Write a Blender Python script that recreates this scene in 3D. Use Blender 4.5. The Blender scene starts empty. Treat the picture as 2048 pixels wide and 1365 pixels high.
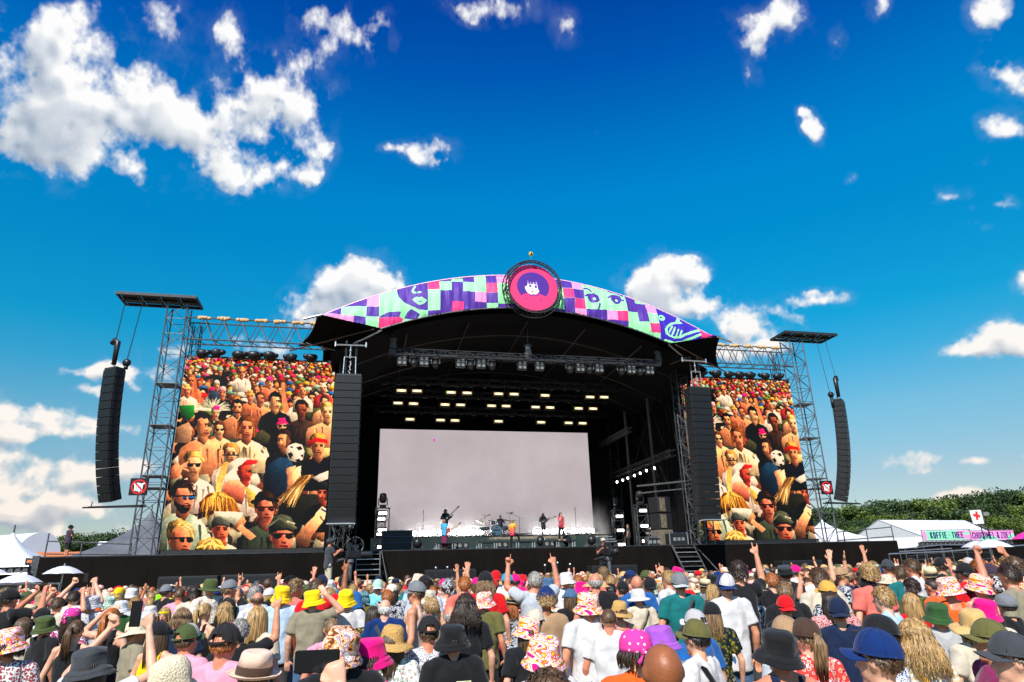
import bpy, bmesh, math, random
import numpy as np
from mathutils import Vector, Matrix, noise as mnoise
random.seed(7)
SC = bpy.context.scene
COL = SC.collection

# ------------------------------------------------------------------ camera
F = 1324.87; PITCH, ROLL, YAW = .3378, -.0278, .2305
CAM = np.array([-10.5345, -42.0, 2.0])
_fw = np.array([math.sin(YAW)*math.cos(PITCH), math.cos(YAW)*math.cos(PITCH), math.sin(PITCH)])
_r = np.array([math.cos(YAW), -math.sin(YAW), 0.0]); _u = np.cross(_r, _fw)
_c, _s = math.cos(ROLL), math.sin(ROLL)
_r, _u = _c*_r+_s*_u, -_s*_r+_c*_u
cam_d = bpy.data.cameras.new('camera'); cam = bpy.data.objects.new('camera', cam_d); COL.objects.link(cam)
cam_d.sensor_width = 36; cam_d.lens = F/2048*36; cam_d.clip_start = .05; cam_d.clip_end = 5000
M = Matrix(((_r[0], _u[0], -_fw[0], CAM[0]), (_r[1], _u[1], -_fw[1], CAM[1]), (_r[2], _u[2], -_fw[2], CAM[2]), (0, 0, 0, 1)))
cam.matrix_world = M
SC.camera = cam
def at(px, py, y=None, z=None, d=None):
    """the point of the place seen at a spot of the photograph, on the plane y (or z), or at distance d"""
    v = _fw+_r*(px-1024)/F+_u*(682.5-py)/F
    if d is not None: t = d
    else: t = (y-CAM[1])/v[1] if y is not None else (z-CAM[2])/v[2]
    return CAM+t*v

# ------------------------------------------------------------------ sky, sun, exposure
SUN_EL, SUN_AZ = math.radians(44), math.radians(208)   # azimuth clockwise from +Y: behind the camera, a little to its left
SC.view_settings.view_transform = 'Standard'; SC.view_settings.look = 'None'
SC.view_settings.exposure = 0.3; SC.view_settings.gamma = 1.0; SC.view_settings.use_curve_mapping = False
SC.render.engine = 'CYCLES'; SC.cycles.max_bounces = 6; SC.cycles.diffuse_bounces = 3; SC.cycles.glossy_bounces = 2
SC.cycles.transparent_max_bounces = 6; SC.cycles.volume_bounces = 0; SC.cycles.use_denoising = True
SC.cycles.sample_clamp_indirect = 6
sd = bpy.data.lights.new('sun', 'SUN'); sd.energy = 4.8; sd.angle = math.radians(.5); sd.color = (1, .955, .88)
sun = bpy.data.objects.new('sun', sd); COL.objects.link(sun)
sdir = Vector((math.sin(SUN_AZ)*math.cos(SUN_EL), math.cos(SUN_AZ)*math.cos(SUN_EL), math.sin(SUN_EL)))
sun.rotation_euler = sdir.to_track_quat('Z', 'Y').to_euler(); sun.location = (-20, -40, 40)

def fbm(h, w, oct0, octs, seed, wrap=True, ys=1.0, gain=.5):
    rng = np.random.default_rng(seed); out = np.zeros((h, w), np.float32); amp = 1.0; tot = 0
    for o in range(octs):
        n = int(oct0*2**o); m = max(2, int(n*h/w*ys))
        if n > w: break
        g = rng.random((m+1, n), dtype=np.float32)
        if wrap: g = np.concatenate([g, g[:, :1]], 1)
        else: g = np.concatenate([g, rng.random((m+1, 1), dtype=np.float32)], 1)
        yy = np.linspace(0, m, h, endpoint=False); xx = np.linspace(0, n, w, endpoint=False)
        y0 = yy.astype(int); x0 = xx.astype(int); fy = (yy-y0)[:, None]; fx = (xx-x0)[None]
        fy = fy*fy*(3-2*fy); fx = fx*fx*(3-2*fx)
        a = g[y0][:, x0]; b = g[y0][:, x0+1]; c = g[y0+1][:, x0]; d = g[y0+1][:, x0+1]
        out += amp*((a*(1-fx)+b*fx)*(1-fy)+(c*(1-fx)+d*fx)*fy); tot += amp; amp *= gain
    return out/tot
def make_image(name, arr, data=False):
    """arr: h x w x 4, row 0 at the bottom"""
    h, w = arr.shape[:2]
    im = bpy.data.images.new(name, w, h, alpha=True, float_buffer=False)
    if data: im.colorspace_settings.name = 'Non-Color'
    im.pixels.foreach_set(np.ascontiguousarray(arr, dtype=np.float32).ravel()); im.update(); im.pack()
    return im

# clouds: a map over azimuth (0..360) and elevation (0..90)
CW, CH = 4096, 1024
def cloud_map():
    az = (np.arange(CW)+.5)/CW*2*math.pi-math.pi; el = (np.arange(CH)+.5)/CH*math.pi/2
    AZ, EL = np.meshgrid(az, el)
    dx = np.sin(AZ)*np.cos(EL); dy = np.cos(AZ)*np.cos(EL); dz = np.sin(EL)
    zc = dx*_fw[0]+dy*_fw[1]+dz*_fw[2]
    xc = dx*_r[0]+dy*_r[1]+dz*_r[2]; yc = dx*_u[0]+dy*_u[1]+dz*_u[2]
    ok = zc > .25; zs = np.where(ok, zc, 1)
    PX = np.where(ok, 1024+F*xc/zs, -9999); PY = np.where(ok, 682.5-F*yc/zs, -9999)
    n1 = fbm(CH, CW, 96, 6, 3, gain=.62); n2 = fbm(CH, CW, 150, 5, 5, gain=.65); n3 = fbm(CH, CW, 14, 4, 9)
    wa = fbm(CH, CW, 60, 6, 21, gain=.6); wb = fbm(CH, CW, 60, 6, 22, gain=.6)
    PX0, PY0 = PX, PY; PX = PX+(wa-.5)*90; PY = PY+(wb-.5)*80
    env = np.zeros_like(PX)
    B = [  # centre x, y, radius x, y, weight
     (60,60,110,90,1),(20,160,90,90,1),(110,110,50,60,.7),(200,200,120,70,1.1),(310,160,90,50,.8),(150,300,150,70,1.1),(60,270,110,60,1),(250,360,70,45,.9),
     (330,240,90,60,1),(430,290,110,80,1.15),(520,200,80,90,1.1),(560,290,90,60,1.05),(600,240,50,50,.8),(470,350,70,30,.8),(610,345,30,15,.7),(655,300,22,22,.7),(640,200,60,50,.45),
     (260,20,110,45,.75),(340,60,50,40,.6),(470,70,40,50,.75),(230,100,60,30,.45),(620,20,60,40,.7),(690,50,80,50,.85),(740,90,50,40,.6),(600,110,60,40,.35),(980,5,90,30,.85),(1130,60,40,40,.45),
     (850,300,60,26,.85),(880,280,30,18,.7),(890,318,24,12,.6),(800,295,30,12,.5),(1210,262,34,16,.48),(1200,240,20,12,.4),
     (1500,60,50,45,0.56),(1590,20,50,50,0.57),(1520,110,30,50,0.49),(1680,70,22,40,0.49),(1490,150,14,20,0.41),(1760,10,30,25,0.57),(1612,250,22,36,.85),(1600,210,16,14,.5),
     (2010,30,60,50,.95),(1990,150,40,40,.8),(2030,180,40,40,.6),(1985,262,46,26,1),(1905,385,42,20,.85),(1985,393,36,16,.8),(1945,442,22,14,.75),(1690,352,20,12,.5),(2040,560,30,30,.8),(1950,320,20,8,.4),
     (1980,690,70,42,1.15),(2040,690,60,55,1.1),(1900,705,42,22,.8),(1645,598,62,18,1),(1590,608,30,10,.6),
     (690,560,75,55,1.1),(740,590,80,50,1.1),(650,610,80,40,1.1),(790,560,40,15,.6),(690,640,120,40,.8),
     (1350,535,62,32,1.15),(1290,560,50,40,1),(1250,575,40,40,1),(1320,590,60,30,.8),(1380,610,50,30,.75),(1400,540,30,14,.7),(1470,640,50,22,.8),(1560,630,60,26,.78),(1500,670,60,25,.75),(1590,650,40,18,.6),(1420,600,60,20,.5),
     (150,748,55,18,.85),(190,742,50,22,.8),(240,750,30,18,.8),(170,785,45,12,.65),(265,780,20,10,.6),
     (30,830,60,40,1.1),(110,848,80,32,1.1),(70,870,90,26,.9),(170,860,40,24,.8),(255,860,36,22,.85),(20,870,60,14,.8),(40,888,50,14,.7),
     (60,950,120,45,1.15),(150,960,60,30,1),(10,950,60,50,1),(250,945,50,28,1.0),(280,930,24,16,.6),
     (30,1030,90,26,1.05),(110,1020,60,24,1.1),(200,1025,60,22,.85),(60,1055,80,15,.6),(120,1075,90,14,.6),(230,1060,60,16,.55),(320,760,40,60,.7),(330,850,30,40,.5),(340,700,60,16,.6),(520,700,160,30,.75),
     (1815,915,62,26,1.0),(1850,900,24,16,.6),(1760,930,30,10,.5),(1935,925,40,12,.75),(1890,903,30,10,.6),(1980,988,56,20,.7),(1925,990,54,22,1),(1890,1000,40,16,.8),(1700,1005,40,14,.55),(2040,905,20,10,.5),(1700,925,16,8,.4),
     (1440,715,130,20,.75),(1500,700,80,16,.65),(1690,1030,60,16,.5),
    ]
    for x, y, rx, ry, w in B:
        env = np.maximum(env, w*np.exp(-.5*((PX-x)/(rx*.80))**2-.5*((PY-y)/(ry*.80))**2)) if False else env + w*np.exp(-(((PX-x)/rx)**2+((PY-y)/ry)**2)*1.15)
    env = np.minimum(env, 1.25)
    # beyond the frame unseen cumulus, kept sparser to lower the ambient light
    out = (PX < -60) | (PX > 2110) | (PY < -50)
    far = np.clip((n3-.60)*7, 0, 1)*1.0
    env = np.where(out, np.maximum(env, far), env)
    rid = 1-np.abs(2*n1-1)
    gate = np.clip(env/.42, 0, 1); gate = gate*gate*(3-2*gate)
    dens = env*1.15+(n1-.5)*2.7*(.35+.65*gate)+(n2-.5)*1.6*gate-.55-1.2*(1-gate)
    a = np.clip(dens*1.45+.03, 0, 1)**1.35
    def sh_(A, dy, dx): return np.roll(np.roll(A, dy, 0), dx, 1)
    soft = (dens+sh_(dens, 3, 0)+sh_(dens, -3, 0)+sh_(dens, 0, 3)+sh_(dens, 0, -3))/5; cl = np.clip(soft, 0, 1.2)
    above = sum(sh_(cl, -k, int(-k*.5)) for k in (6, 13, 22, 34))/4      # what lies above each point, towards the sun
    k = np.clip(1.12-.45*above*np.clip(cl*1.5, 0, 1)+.55*(cl-sh_(cl, -7, -4))+.25*(n2-.5), 0, 1)[..., None]
    elw = np.clip(EL/math.radians(22), 0, 1)[..., None]
    shd = np.array([.40, .50, .63]); hi = np.array([1, 1, 1.0]); warm = np.array([1, .95, .90])
    col = shd*(1-k)+(hi*elw+warm*(1-elw))*k
    wisp = np.clip((env-.10)*1.5, 0, 1)*np.clip((n1-.40)*2.4, 0, 1)*np.clip((n2-.3)*1.6, 0, 1)*.85
    a = np.maximum(a, wisp)
    a *= np.where(EL < math.radians(3), .75, 1)
    return np.concatenate([col, a[..., None]], 2).astype(np.float32)
world = bpy.data.worlds.new('World'); SC.world = world; world.use_nodes = True
NT = world.node_tree; NT.nodes.clear(); W = NT.nodes; L = NT.links
def wn(t, **k):
    n = W.new(t)
    for a, b in k.items(): setattr(n, a, b)
    return n
def wmath(op, a, b=None):
    n = wn('ShaderNodeMath', operation=op)
    for i, v in enumerate((a, b)):
        if v is None: continue
        if isinstance(v, (int, float)): n.inputs[i].default_value = v
        else: L.new(v, n.inputs[i])
    return n.outputs[0]
sky = wn('ShaderNodeTexSky', sky_type='NISHITA'); sky.sun_disc = False
sky.sun_elevation = SUN_EL; sky.sun_rotation = SUN_AZ; sky.air_density = 1.0; sky.dust_density = .4; sky.ozone_density = 2.0
tc = wn('ShaderNodeTexCoord'); sep = wn('ShaderNodeSeparateXYZ'); L.new(tc.outputs['Generated'], sep.inputs[0])
elv = wmath('ARCSINE', sep.outputs[2]); azm = wmath('ARCTAN2', sep.outputs[0], sep.outputs[1])
uu = wmath('ADD', wmath('DIVIDE', azm, 2*math.pi), .5); vv = wmath('MAXIMUM', wmath('DIVIDE', elv, math.pi/2), .002)
cmb = wn('ShaderNodeCombineXYZ'); L.new(uu, cmb.inputs[0]); L.new(vv, cmb.inputs[1])
tex = wn('ShaderNodeTexImage', extension='EXTEND', interpolation='Linear'); tex.image = make_image('cloud_map', cloud_map())
L.new(cmb.outputs[0], tex.inputs[0])
ramp = wn('ShaderNodeValToRGB'); L.new(vv, ramp.inputs[0])       # deep polarised blue aloft, paler towards the horizon
R_ = [(0, (0.496, 0.448, 0.416)), (0.068, (0.480, 0.504, 0.494)), (0.128, (0.360, 0.640, 0.624)), (0.175, (0.120, 0.672, 0.736)), (0.21, (0.024, 0.696, 0.800)), (0.3, (0.002, 0.704, 0.960)), (0.345, (0.000, 0.744, 1.064)), (0.394, (0.000, 0.624, 1.064)), (0.458, (0.000, 0.400, 0.976)), (0.51, (0.000, 0.288, 0.880)), (1, (0.000, 0.200, 0.560))]
while len(ramp.color_ramp.elements) < len(R_): ramp.color_ramp.elements.new(.5)
for e, (p, c) in zip(ramp.color_ramp.elements, R_): e.position = p; e.color = (*c, 1)
mul = wn('ShaderNodeMixRGB', blend_type='MULTIPLY'); mul.inputs[0].default_value = 1
L.new(sky.outputs[0], mul.inputs[1]); L.new(ramp.outputs[0], mul.inputs[2])
bg = wn('ShaderNodeBackground'); bg.inputs[1].default_value = .15; L.new(mul.outputs[0], bg.inputs[0])
bc = wn('ShaderNodeBackground'); bc.inputs[1].default_value = .80; L.new(tex.outputs[0], bc.inputs[0])
mx = wn('ShaderNodeMixShader'); L.new(tex.outputs[1], mx.inputs[0]); L.new(bg.outputs[0], mx.inputs[1]); L.new(bc.outputs[0], mx.inputs[2])
wo = wn('ShaderNodeOutputWorld'); L.new(mx.outputs[0], wo.inputs[0])

# ------------------------------------------------------------------ helpers
class MB:
    def __init__(s): s.v = []; s.f = []; s.m = []; s.k = 0
    def add(s, vs, fs, k=None):
        o = len(s.v); s.v.extend([tuple(map(float, v)) for v in vs]); s.f.extend([tuple(i+o for i in f) for f in fs]); s.m.extend([s.k if k is None else k]*len(fs)); return s
    def box(s, c, sz, rz=0, rx=0, ry=0, k=None):
        c = Vector(c); R = Matrix.Rotation(rz, 3, 'Z')@Matrix.Rotation(ry, 3, 'Y')@Matrix.Rotation(rx, 3, 'X')
        P = [c+R@Vector((a*sz[0]/2, b*sz[1]/2, d*sz[2]/2)) for d in (-1, 1) for b in (-1, 1) for a in (-1, 1)]
        return s.add(P, [(0, 2, 3, 1), (4, 5, 7, 6), (0, 1, 5, 4), (2, 6, 7, 3), (0, 4, 6, 2), (1, 3, 7, 5)], k)
    def bbox(s, c, sz, b=.01, rz=0, k=None):
        """box with chamfered vertical and top edges"""
        x, y, z = sz[0]/2, sz[1]/2, sz[2]/2; c = Vector(c); R = Matrix.Rotation(rz, 3, 'Z')
        def ring(ix, iy, h): return [(-ix+b, -iy, h), (ix-b, -iy, h), (ix, -iy+b, h), (ix, iy-b, h), (ix-b, iy, h), (-ix+b, iy, h), (-ix, iy-b, h), (-ix, -iy+b, h)]
        P = [c+R@Vector(p) for p in ring(x-b, y-b, -z)+ring(x, y, -z+b)+ring(x, y, z-b)+ring(x-b, y-b, z)]
        f = [tuple(range(7, -1, -1)), tuple(range(24, 32))]
        for a in range(3):
            for i in range(8): j = (i+1) % 8; f.append((a*8+i, a*8+j, a*8+8+j, a*8+8+i))
        return s.add(P, f, k)
    def tube(s, a, b, r, n=6, r2=None, cap=True, k=None):
        a = Vector(a); b = Vector(b); r2 = r if r2 is None else r2; d = (b-a)
        if d.length < 1e-6: return s
        d.normalize(); x = d.orthogonal().normalized(); y = d.cross(x)
        P = [p+(x*math.cos(t)+y*math.sin(t))*q for p, q in ((a, r), (b, r2)) for t in [2*math.pi*i/n for i in range(n)]]
        f = [(i, (i+1) % n, n+(i+1) % n, n+i) for i in range(n)]
        if cap: f += [tuple(range(n-1, -1, -1)), tuple(range(n, 2*n))]
        return s.add(P, f, k)
    def path(s, pts, r, n=6, rs=None, k=None):
        pts = [Vector(p) for p in pts]; m = len(pts); P = []; px = None
        for i, p in enumerate(pts):
            d = (pts[min(i+1, m-1)]-pts[max(i-1, 0)]).normalized()
            x = (px-d*px.dot(d)).normalized() if px is not None and (px-d*px.dot(d)).length > 1e-4 else d.orthogonal().normalized()
            px = x; y = d.cross(x); q = r if rs is None else rs[i]
            P += [p+(x*math.cos(2*math.pi*j/n)+y*math.sin(2*math.pi*j/n))*q for j in range(n)]
        f = [(i*n+j, i*n+(j+1) % n, (i+1)*n+(j+1) % n, (i+1)*n+j) for i in range(m-1) for j in range(n)]
        f += [tuple(range(n-1, -1, -1)), tuple(range((m-1)*n, m*n))]
        return s.add(P, f, k)
    def lathe(s, prof, n=16, c=(0, 0, 0), R=None, sy=1, k=None, cap=True):
        c = Vector(c); P = []
        for r, z in prof:
            for i in range(n):
                t = 2*math.pi*i/n; v = Vector((r*math.cos(t), r*math.sin(t)*sy, z)); P.append(c+(R@v if R else v))
        m = len(prof); f = [(i*n+j, i*n+(j+1) % n, (i+1)*n+(j+1) % n, (i+1)*n+j) for i in range(m-1) for j in range(n)]
        if cap: f += [tuple(range(n-1, -1, -1)), tuple(range((m-1)*n, m*n))]
        return s.add(P, f, k)
    def ball(s, c, r, n=10, m=7, R=None, k=None):
        r = (r, r, r) if isinstance(r, (int, float)) else r; c = Vector(c); P = []
        for i in range(m+1):
            t = math.pi*i/m
            t = min(max(t, .03), math.pi-.03)
            for j in range(n):
                p = 2*math.pi*j/n; v = Vector((r[0]*math.sin(t)*math.cos(p), r[1]*math.sin(t)*math.sin(p), -r[2]*math.cos(t))); P.append(c+(R@v if R else v))
        f = [(i*n+j, i*n+(j+1) % n, (i+1)*n+(j+1) % n, (i+1)*n+j) for i in range(m) for j in range(n)]
        f += [tuple(range(n-1, -1, -1)), tuple(range(m*n, m*n+n))]
        return s.add(P, f, k)
    def quad(s, a, b, c, d, k=None): return s.add([a, b, c, d], [(0, 1, 2, 3)], k)
    def slab(s, pts, off, k=None):
        """a flat outline given depth along the vector off"""
        n = len(pts); o = Vector(off); P = [Vector(p) for p in pts]+[Vector(p)+o for p in pts]
        f = [tuple(range(n-1, -1, -1)), tuple(range(n, 2*n))]+[(i, (i+1) % n, n+(i+1) % n, n+i) for i in range(n)]
        return s.add(P, f, k)
    def mesh(s, name, mats, smooth=False):
        me = bpy.data.meshes.new(name); me.from_pydata(s.v, [], s.f); me.update()
        mats = list(mats) if isinstance(mats, (list, tuple)) else [mats]
        for m in mats: me.materials.append(m)
        if len(mats) > 1: me.polygons.foreach_set('material_index', s.m)
        if smooth: me.polygons.foreach_set('use_smooth', [True]*len(me.polygons))
        return me
    def build(s, name, mats, parent=None, smooth=False, loc=None, recalc=False):
        me = s.mesh(name, mats, smooth)
        return link(name, me, parent, loc)
def link(name, me, parent=None, loc=None, rot=None):
    o = bpy.data.objects.new(name, me); COL.objects.link(o)
    if parent: o.parent = parent
    if loc is not None: o.location = loc
    if rot is not None: o.rotation_euler = rot
    return o
def tag(o, label=None, cat=None, group=None, kind=None):
    for k, v in (('label', label), ('category', cat), ('group', group), ('kind', kind)):
        if v: o[k] = v
    return o
def thing(name, label, cat, loc=(0, 0, 0), rz=0, group=None):
    o = bpy.data.objects.new(name, None); COL.objects.link(o); o.empty_display_size = .2
    o.location = loc; o.rotation_euler = (0, 0, rz); return tag(o, label, cat, group)
def copy_tree(o, parent=None):
    c = o.copy(); COL.objects.link(c)
    if parent: c.parent = parent
    for ch in o.children: copy_tree(ch, c)
    return c

# ------------------------------------------------------------------ materials
def srgb(r, g, b): return tuple(((c/255)/12.92 if c/255 <= .04045 else ((c/255+.055)/1.055)**2.4) for c in (r, g, b))
MATS = {}
def nodes(m): return m.node_tree.nodes, m.node_tree.links
def mat(name, col, rough=.7, metal=0, var=.12, scale=6, bump=0, bscale=30, spec=.5, emit=None, es=0, sheen=0, tr=0):
    if name in MATS: return MATS[name]
    m = bpy.data.materials.new(name); m.use_nodes = True; N, K = nodes(m); b = N['Principled BSDF']
    b.inputs['Roughness'].default_value = rough; b.inputs['Metallic'].default_value = metal
    b.inputs['Specular IOR Level'].default_value = spec
    tcn = N.new('ShaderNodeTexCoord')
    if var:
        nz = N.new('ShaderNodeTexNoise'); nz.inputs['Scale'].default_value = scale; nz.inputs['Detail'].default_value = 5; K.new(tcn.outputs['Object'], nz.inputs[0])
        mr = N.new('ShaderNodeMapRange'); mr.inputs[1].default_value = .3; mr.inputs[2].default_value = .7; mr.inputs[3].default_value = 1-var; mr.inputs[4].default_value = 1+var; K.new(nz.outputs[0], mr.inputs[0])
        mm = N.new('ShaderNodeMixRGB'); mm.blend_type = 'MULTIPLY'; mm.inputs[0].default_value = 1; mm.inputs[1].default_value = (*col, 1); K.new(mr.outputs[0], mm.inputs[2]); K.new(mm.outputs[0], b.inputs['Base Color'])
        mr2 = N.new('ShaderNodeMapRange'); mr2.inputs[3].default_value = max(.05, rough-.12); mr2.inputs[4].default_value = min(1, rough+.12); K.new(nz.outputs[0], mr2.inputs[0]); K.new(mr2.outputs[0], b.inputs['Roughness'])
    else: b.inputs['Base Color'].default_value = (*col, 1)
    if bump:
        n2 = N.new('ShaderNodeTexNoise'); n2.inputs['Scale'].default_value = bscale; n2.inputs['Detail'].default_value = 4; K.new(tcn.outputs['Object'], n2.inputs[0])
        bp = N.new('ShaderNodeBump'); bp.inputs['Strength'].default_value = bump; bp.inputs['Distance'].default_value = .02; K.new(n2.outputs[0], bp.inputs['Height']); K.new(bp.outputs[0], b.inputs['Normal'])
    if emit: b.inputs['Emission Color'].default_value = (*emit, 1); b.inputs['Emission Strength'].default_value = es
    if sheen: b.inputs['Sheen Weight'].default_value = sheen
    MATS[name] = m; return m
def img_mat(name, im, emit=0, rough=.6, alpha=False, spec=.3):
    m = bpy.data.materials.new(name); m.use_nodes = True; N, K = nodes(m); b = N['Principled BSDF']
    t = N.new('ShaderNodeTexImage'); t.image = im; t.extension = 'EXTEND'; uv = N.new('ShaderNodeUVMap'); K.new(uv.outputs[0], t.inputs[0])
    b.inputs['Roughness'].default_value = rough; b.inputs['Specular IOR Level'].default_value = spec
    if emit:
        b.inputs['Base Color'].default_value = (.006, .006, .006, 1); b.inputs['Specular IOR Level'].default_value = .1; K.new(t.outputs[0], b.inputs['Emission Color']); b.inputs['Emission Strength'].default_value = emit
    else: K.new(t.outputs[0], b.inputs['Base Color'])
    MATS[name] = m; return m
M_black = mat('black_cloth', (.006, .006, .007), .9, var=.3, scale=2, bump=.3, bscale=6, spec=.1)
M_skirt = mat('stage_skirt', (.013, .010, .009), .8, var=.35, scale=.5, bump=.25, bscale=2, spec=.2)
M_steel = mat('galvanised_steel', (.14, .14, .145), .5, .6, var=.35, scale=9)
M_dark = mat('dark_steel', (.045, .047, .052), .5, .5, var=.3, scale=9)
M_alu = mat('aluminium', (.55, .56, .58), .38, .8, var=.2, scale=12)
M_box = mat('black_cabinet', (.011, .0115, .013), .55, var=.25, scale=8, bump=.15, bscale=60)
M_grille = mat('speaker_grille', (.014, .0145, .016), .45, .3, var=.2, scale=30, bump=.3, bscale=200)
M_rain = mat('rain_cover', (.012, .012, .014), .4, var=.3, scale=5, bump=.5, bscale=9)
M_wood = mat('plywood', srgb(190, 150, 100), .8, var=.25, scale=7)
M_pad = mat('tan_padding', srgb(212, 170, 120), .8, var=.2, scale=12, bump=.4, bscale=20)
M_chrome = mat('bright_metal', (.7, .7, .72), .25, 1, var=.1)
M_white = mat('white_pvc', (.78, .78, .80), .55, var=.05, scale=.6, bump=.15, bscale=1.2)
M_greypvc = mat('dark_grey_pvc', (.11, .115, .13), .6, var=.2, scale=.8, bump=.15, bscale=1.5)

def truss(p0, p1, w, h, bays, up=(0, 0, 1), r=.028, rb=.016, n=5, posts=True):
    """chords (list of 4 MBs) and a list of bay MBs for a box truss between two points"""
    p0 = Vector(p0); p1 = Vector(p1); d = (p1-p0); Ln = d.length; d.normalize(); up = Vector(up); s = d.cross(up).normalized(); up = s.cross(d)
    cs = [(a, b) for a, b in ((-1, -1), (1, -1), (1, 1), (-1, 1))]
    P = lambda c, t: p0+d*(Ln*t)+s*(c[0]*w/2)+up*(c[1]*h/2)
    chords = [MB().tube(P(c, 0), P(c, 1), r, n) for c in cs]
    bl = []
    for i in range(bays):
        m = MB(); t0, t1 = i/bays, (i+1)/bays
        for j in range(4):
            a, b = cs[j], cs[(j+1) % 4]
            if posts: m.tube(P(a, t0), P(b, t0), rb, 4, cap=False)
            if (i+j) % 2: m.tube(P(a, t0), P(b, t1), rb, 4, cap=False)
            else: m.tube(P(b, t0), P(a, t1), rb, 4, cap=False)
        bl.append(m)
    return chords, bl
def add_truss(parent, p0, p1, w, h, bays, mat_, chord='chord', brace='cross_brace', **k):
    ch, bl = truss(p0, p1, w, h, bays, **k)
    for m in ch: m.build(chord, mat_, parent)
    for m in bl: m.build(brace, mat_, parent)
def grid_uv(me, fn):
    uv = me.uv_layers.new(name='UVMap'); co = [v.co for v in me.vertices]
    for l in me.loops: uv.data[l.index].uv = fn(co[l.vertex_index])

# ------------------------------------------------------------------ flat print: a small painter for banners, screens and signs
class Canvas:
    """paints in the units of a caller's coordinates; x0..x1 left to right, y0..y1 top to bottom"""
    def __init__(s, w, h, x0, y0, x1, y1, bgc=(0, 0, 0), seed=1):
        s.w, s.h = w, h; s.b = (x0, y0, x1, y1); s.a = np.zeros((h, w, 3), np.float32); s.a[:] = np.array(bgc)/255.
        xs = x0+(np.arange(w)+.5)/w*(x1-x0); ys = y0+(np.arange(h)+.5)/h*(y1-y0); s.X, s.Y = np.meshgrid(xs, ys); s.px = abs(x1-x0)/w
        s.rng = np.random.default_rng(seed)
    def win(s, x0, x1, y0, y1):
        bx0, by0, bx1, by1 = s.b
        i0 = int((x0-bx0)/(bx1-bx0)*s.w)-2; i1 = int((x1-bx0)/(bx1-bx0)*s.w)+3
        ya, yb = sorted(((y0-by0)/(by1-by0)*s.h, (y1-by0)/(by1-by0)*s.h)); j0 = int(ya)-2; j1 = int(yb)+3
        return max(0, j0), min(s.h, j1), max(0, i0), min(s.w, i1)
    def put(s, j0, j1, i0, i1, m, c):
        if m.size == 0: return
        c = np.array(c, np.float32); c = c/255. if c.ndim == 1 else c
        s.a[j0:j1, i0:i1] = s.a[j0:j1, i0:i1]*(1-m[..., None])+c*m[..., None]
    def poly(s, pts, c):
        xs = [p[0] for p in pts]; ys = [p[1] for p in pts]
        j0, j1, i0, i1 = s.win(min(xs), max(xs), min(ys), max(ys))
        if j1 <= j0 or i1 <= i0: return
        acc = np.zeros((j1-j0, i1-i0), np.float32)
        for ox, oy in ((-.25, -.25), (.25, -.25), (-.25, .25), (.25, .25)):
            X = s.X[j0:j1, i0:i1]+ox*s.px; Y = s.Y[j0:j1, i0:i1]+oy*s.px; ins = np.zeros(X.shape, bool); n = len(pts)
            for i in range(n):
                x1, y1 = pts[i]; x2, y2 = pts[(i+1) % n]
                if y1 == y2: continue
                ins ^= ((y1 > Y) != (y2 > Y)) & (X < (x2-x1)*(Y-y1)/(y2-y1)+x1)
            acc += ins*.25
        s.put(j0, j1, i0, i1, acc, c)
    def spoly(s, pts, c, light=.5, ld=(.55, -.6), tex=.12):
        xs = [p[0] for p in pts]; ys = [p[1] for p in pts]; j0, j1, i0, i1 = s.win(min(xs), max(xs), min(ys), max(ys))
        if j1 <= j0 or i1 <= i0: return
        X = s.X[j0:j1, i0:i1]; Y = s.Y[j0:j1, i0:i1]; n = len(pts); acc = np.zeros(X.shape, np.float32)
        for ox, oy in ((-.25, -.25), (.25, -.25), (-.25, .25), (.25, .25)):
            ins = np.zeros(X.shape, bool); A = X+ox*s.px; B = Y+oy*s.px
            for i in range(n):
                x1, y1 = pts[i]; x2, y2 = pts[(i+1) % n]
                if y1 != y2: ins ^= ((y1 > B) != (y2 > B)) & (A < (x2-x1)*(B-y1)/(y2-y1)+x1)
            acc += ins*.25
        cx, cy = (min(xs)+max(xs))/2, (min(ys)+max(ys))/2; hx, hy = (max(xs)-min(xs))/2+1e-6, (max(ys)-min(ys))/2+1e-6
        k = np.clip(1+light*((X-cx)/hx*ld[0]+(Y-cy)/hy*ld[1])+tex*(s.rng.random(X.shape)-.5)*2, .12, 2.2)
        s.put(j0, j1, i0, i1, acc, np.clip(np.array(c)/255.*k[..., None], 0, 1))
    def blob(s, x, y, rx, ry, c, rot=0, soft=.12, light=.0, ld=(.5, -.7), tex=0, wob=0):
        R = max(rx, ry)*(1.15+soft+wob); j0, j1, i0, i1 = s.win(x-R, x+R, y-R, y+R)
        if j1 <= j0 or i1 <= i0: return
        X = s.X[j0:j1, i0:i1]-x; Y = s.Y[j0:j1, i0:i1]-y; co, si = math.cos(rot), math.sin(rot)
        U = (X*co+Y*si)/rx; V = (-X*si+Y*co)/ry; d = np.sqrt(U*U+V*V)
        if wob: t = np.arctan2(V, U); ph = s.rng.random()*6; d = d+wob*(np.sin(t*5+ph)*.5+np.sin(t*9+ph*2)*.3+np.sin(t*17+ph*3)*.25)
        sf = max(soft, s.px*1.2/min(rx, ry)); m = np.clip((1-d)/sf+.5, 0, 1)
        col = np.ones(X.shape+(3,), np.float32)*np.array(c)/255.
        if light: col = col*np.clip(1+light*((X/rx)*ld[0]+(Y/ry)*ld[1])-light*.3*d*d, .15, 1.9)[..., None]
        if tex: col = col*(1+tex*(s.rng.random(X.shape)-.5))[..., None]
        s.put(j0, j1, i0, i1, m, np.clip(col, 0, 1))
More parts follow.
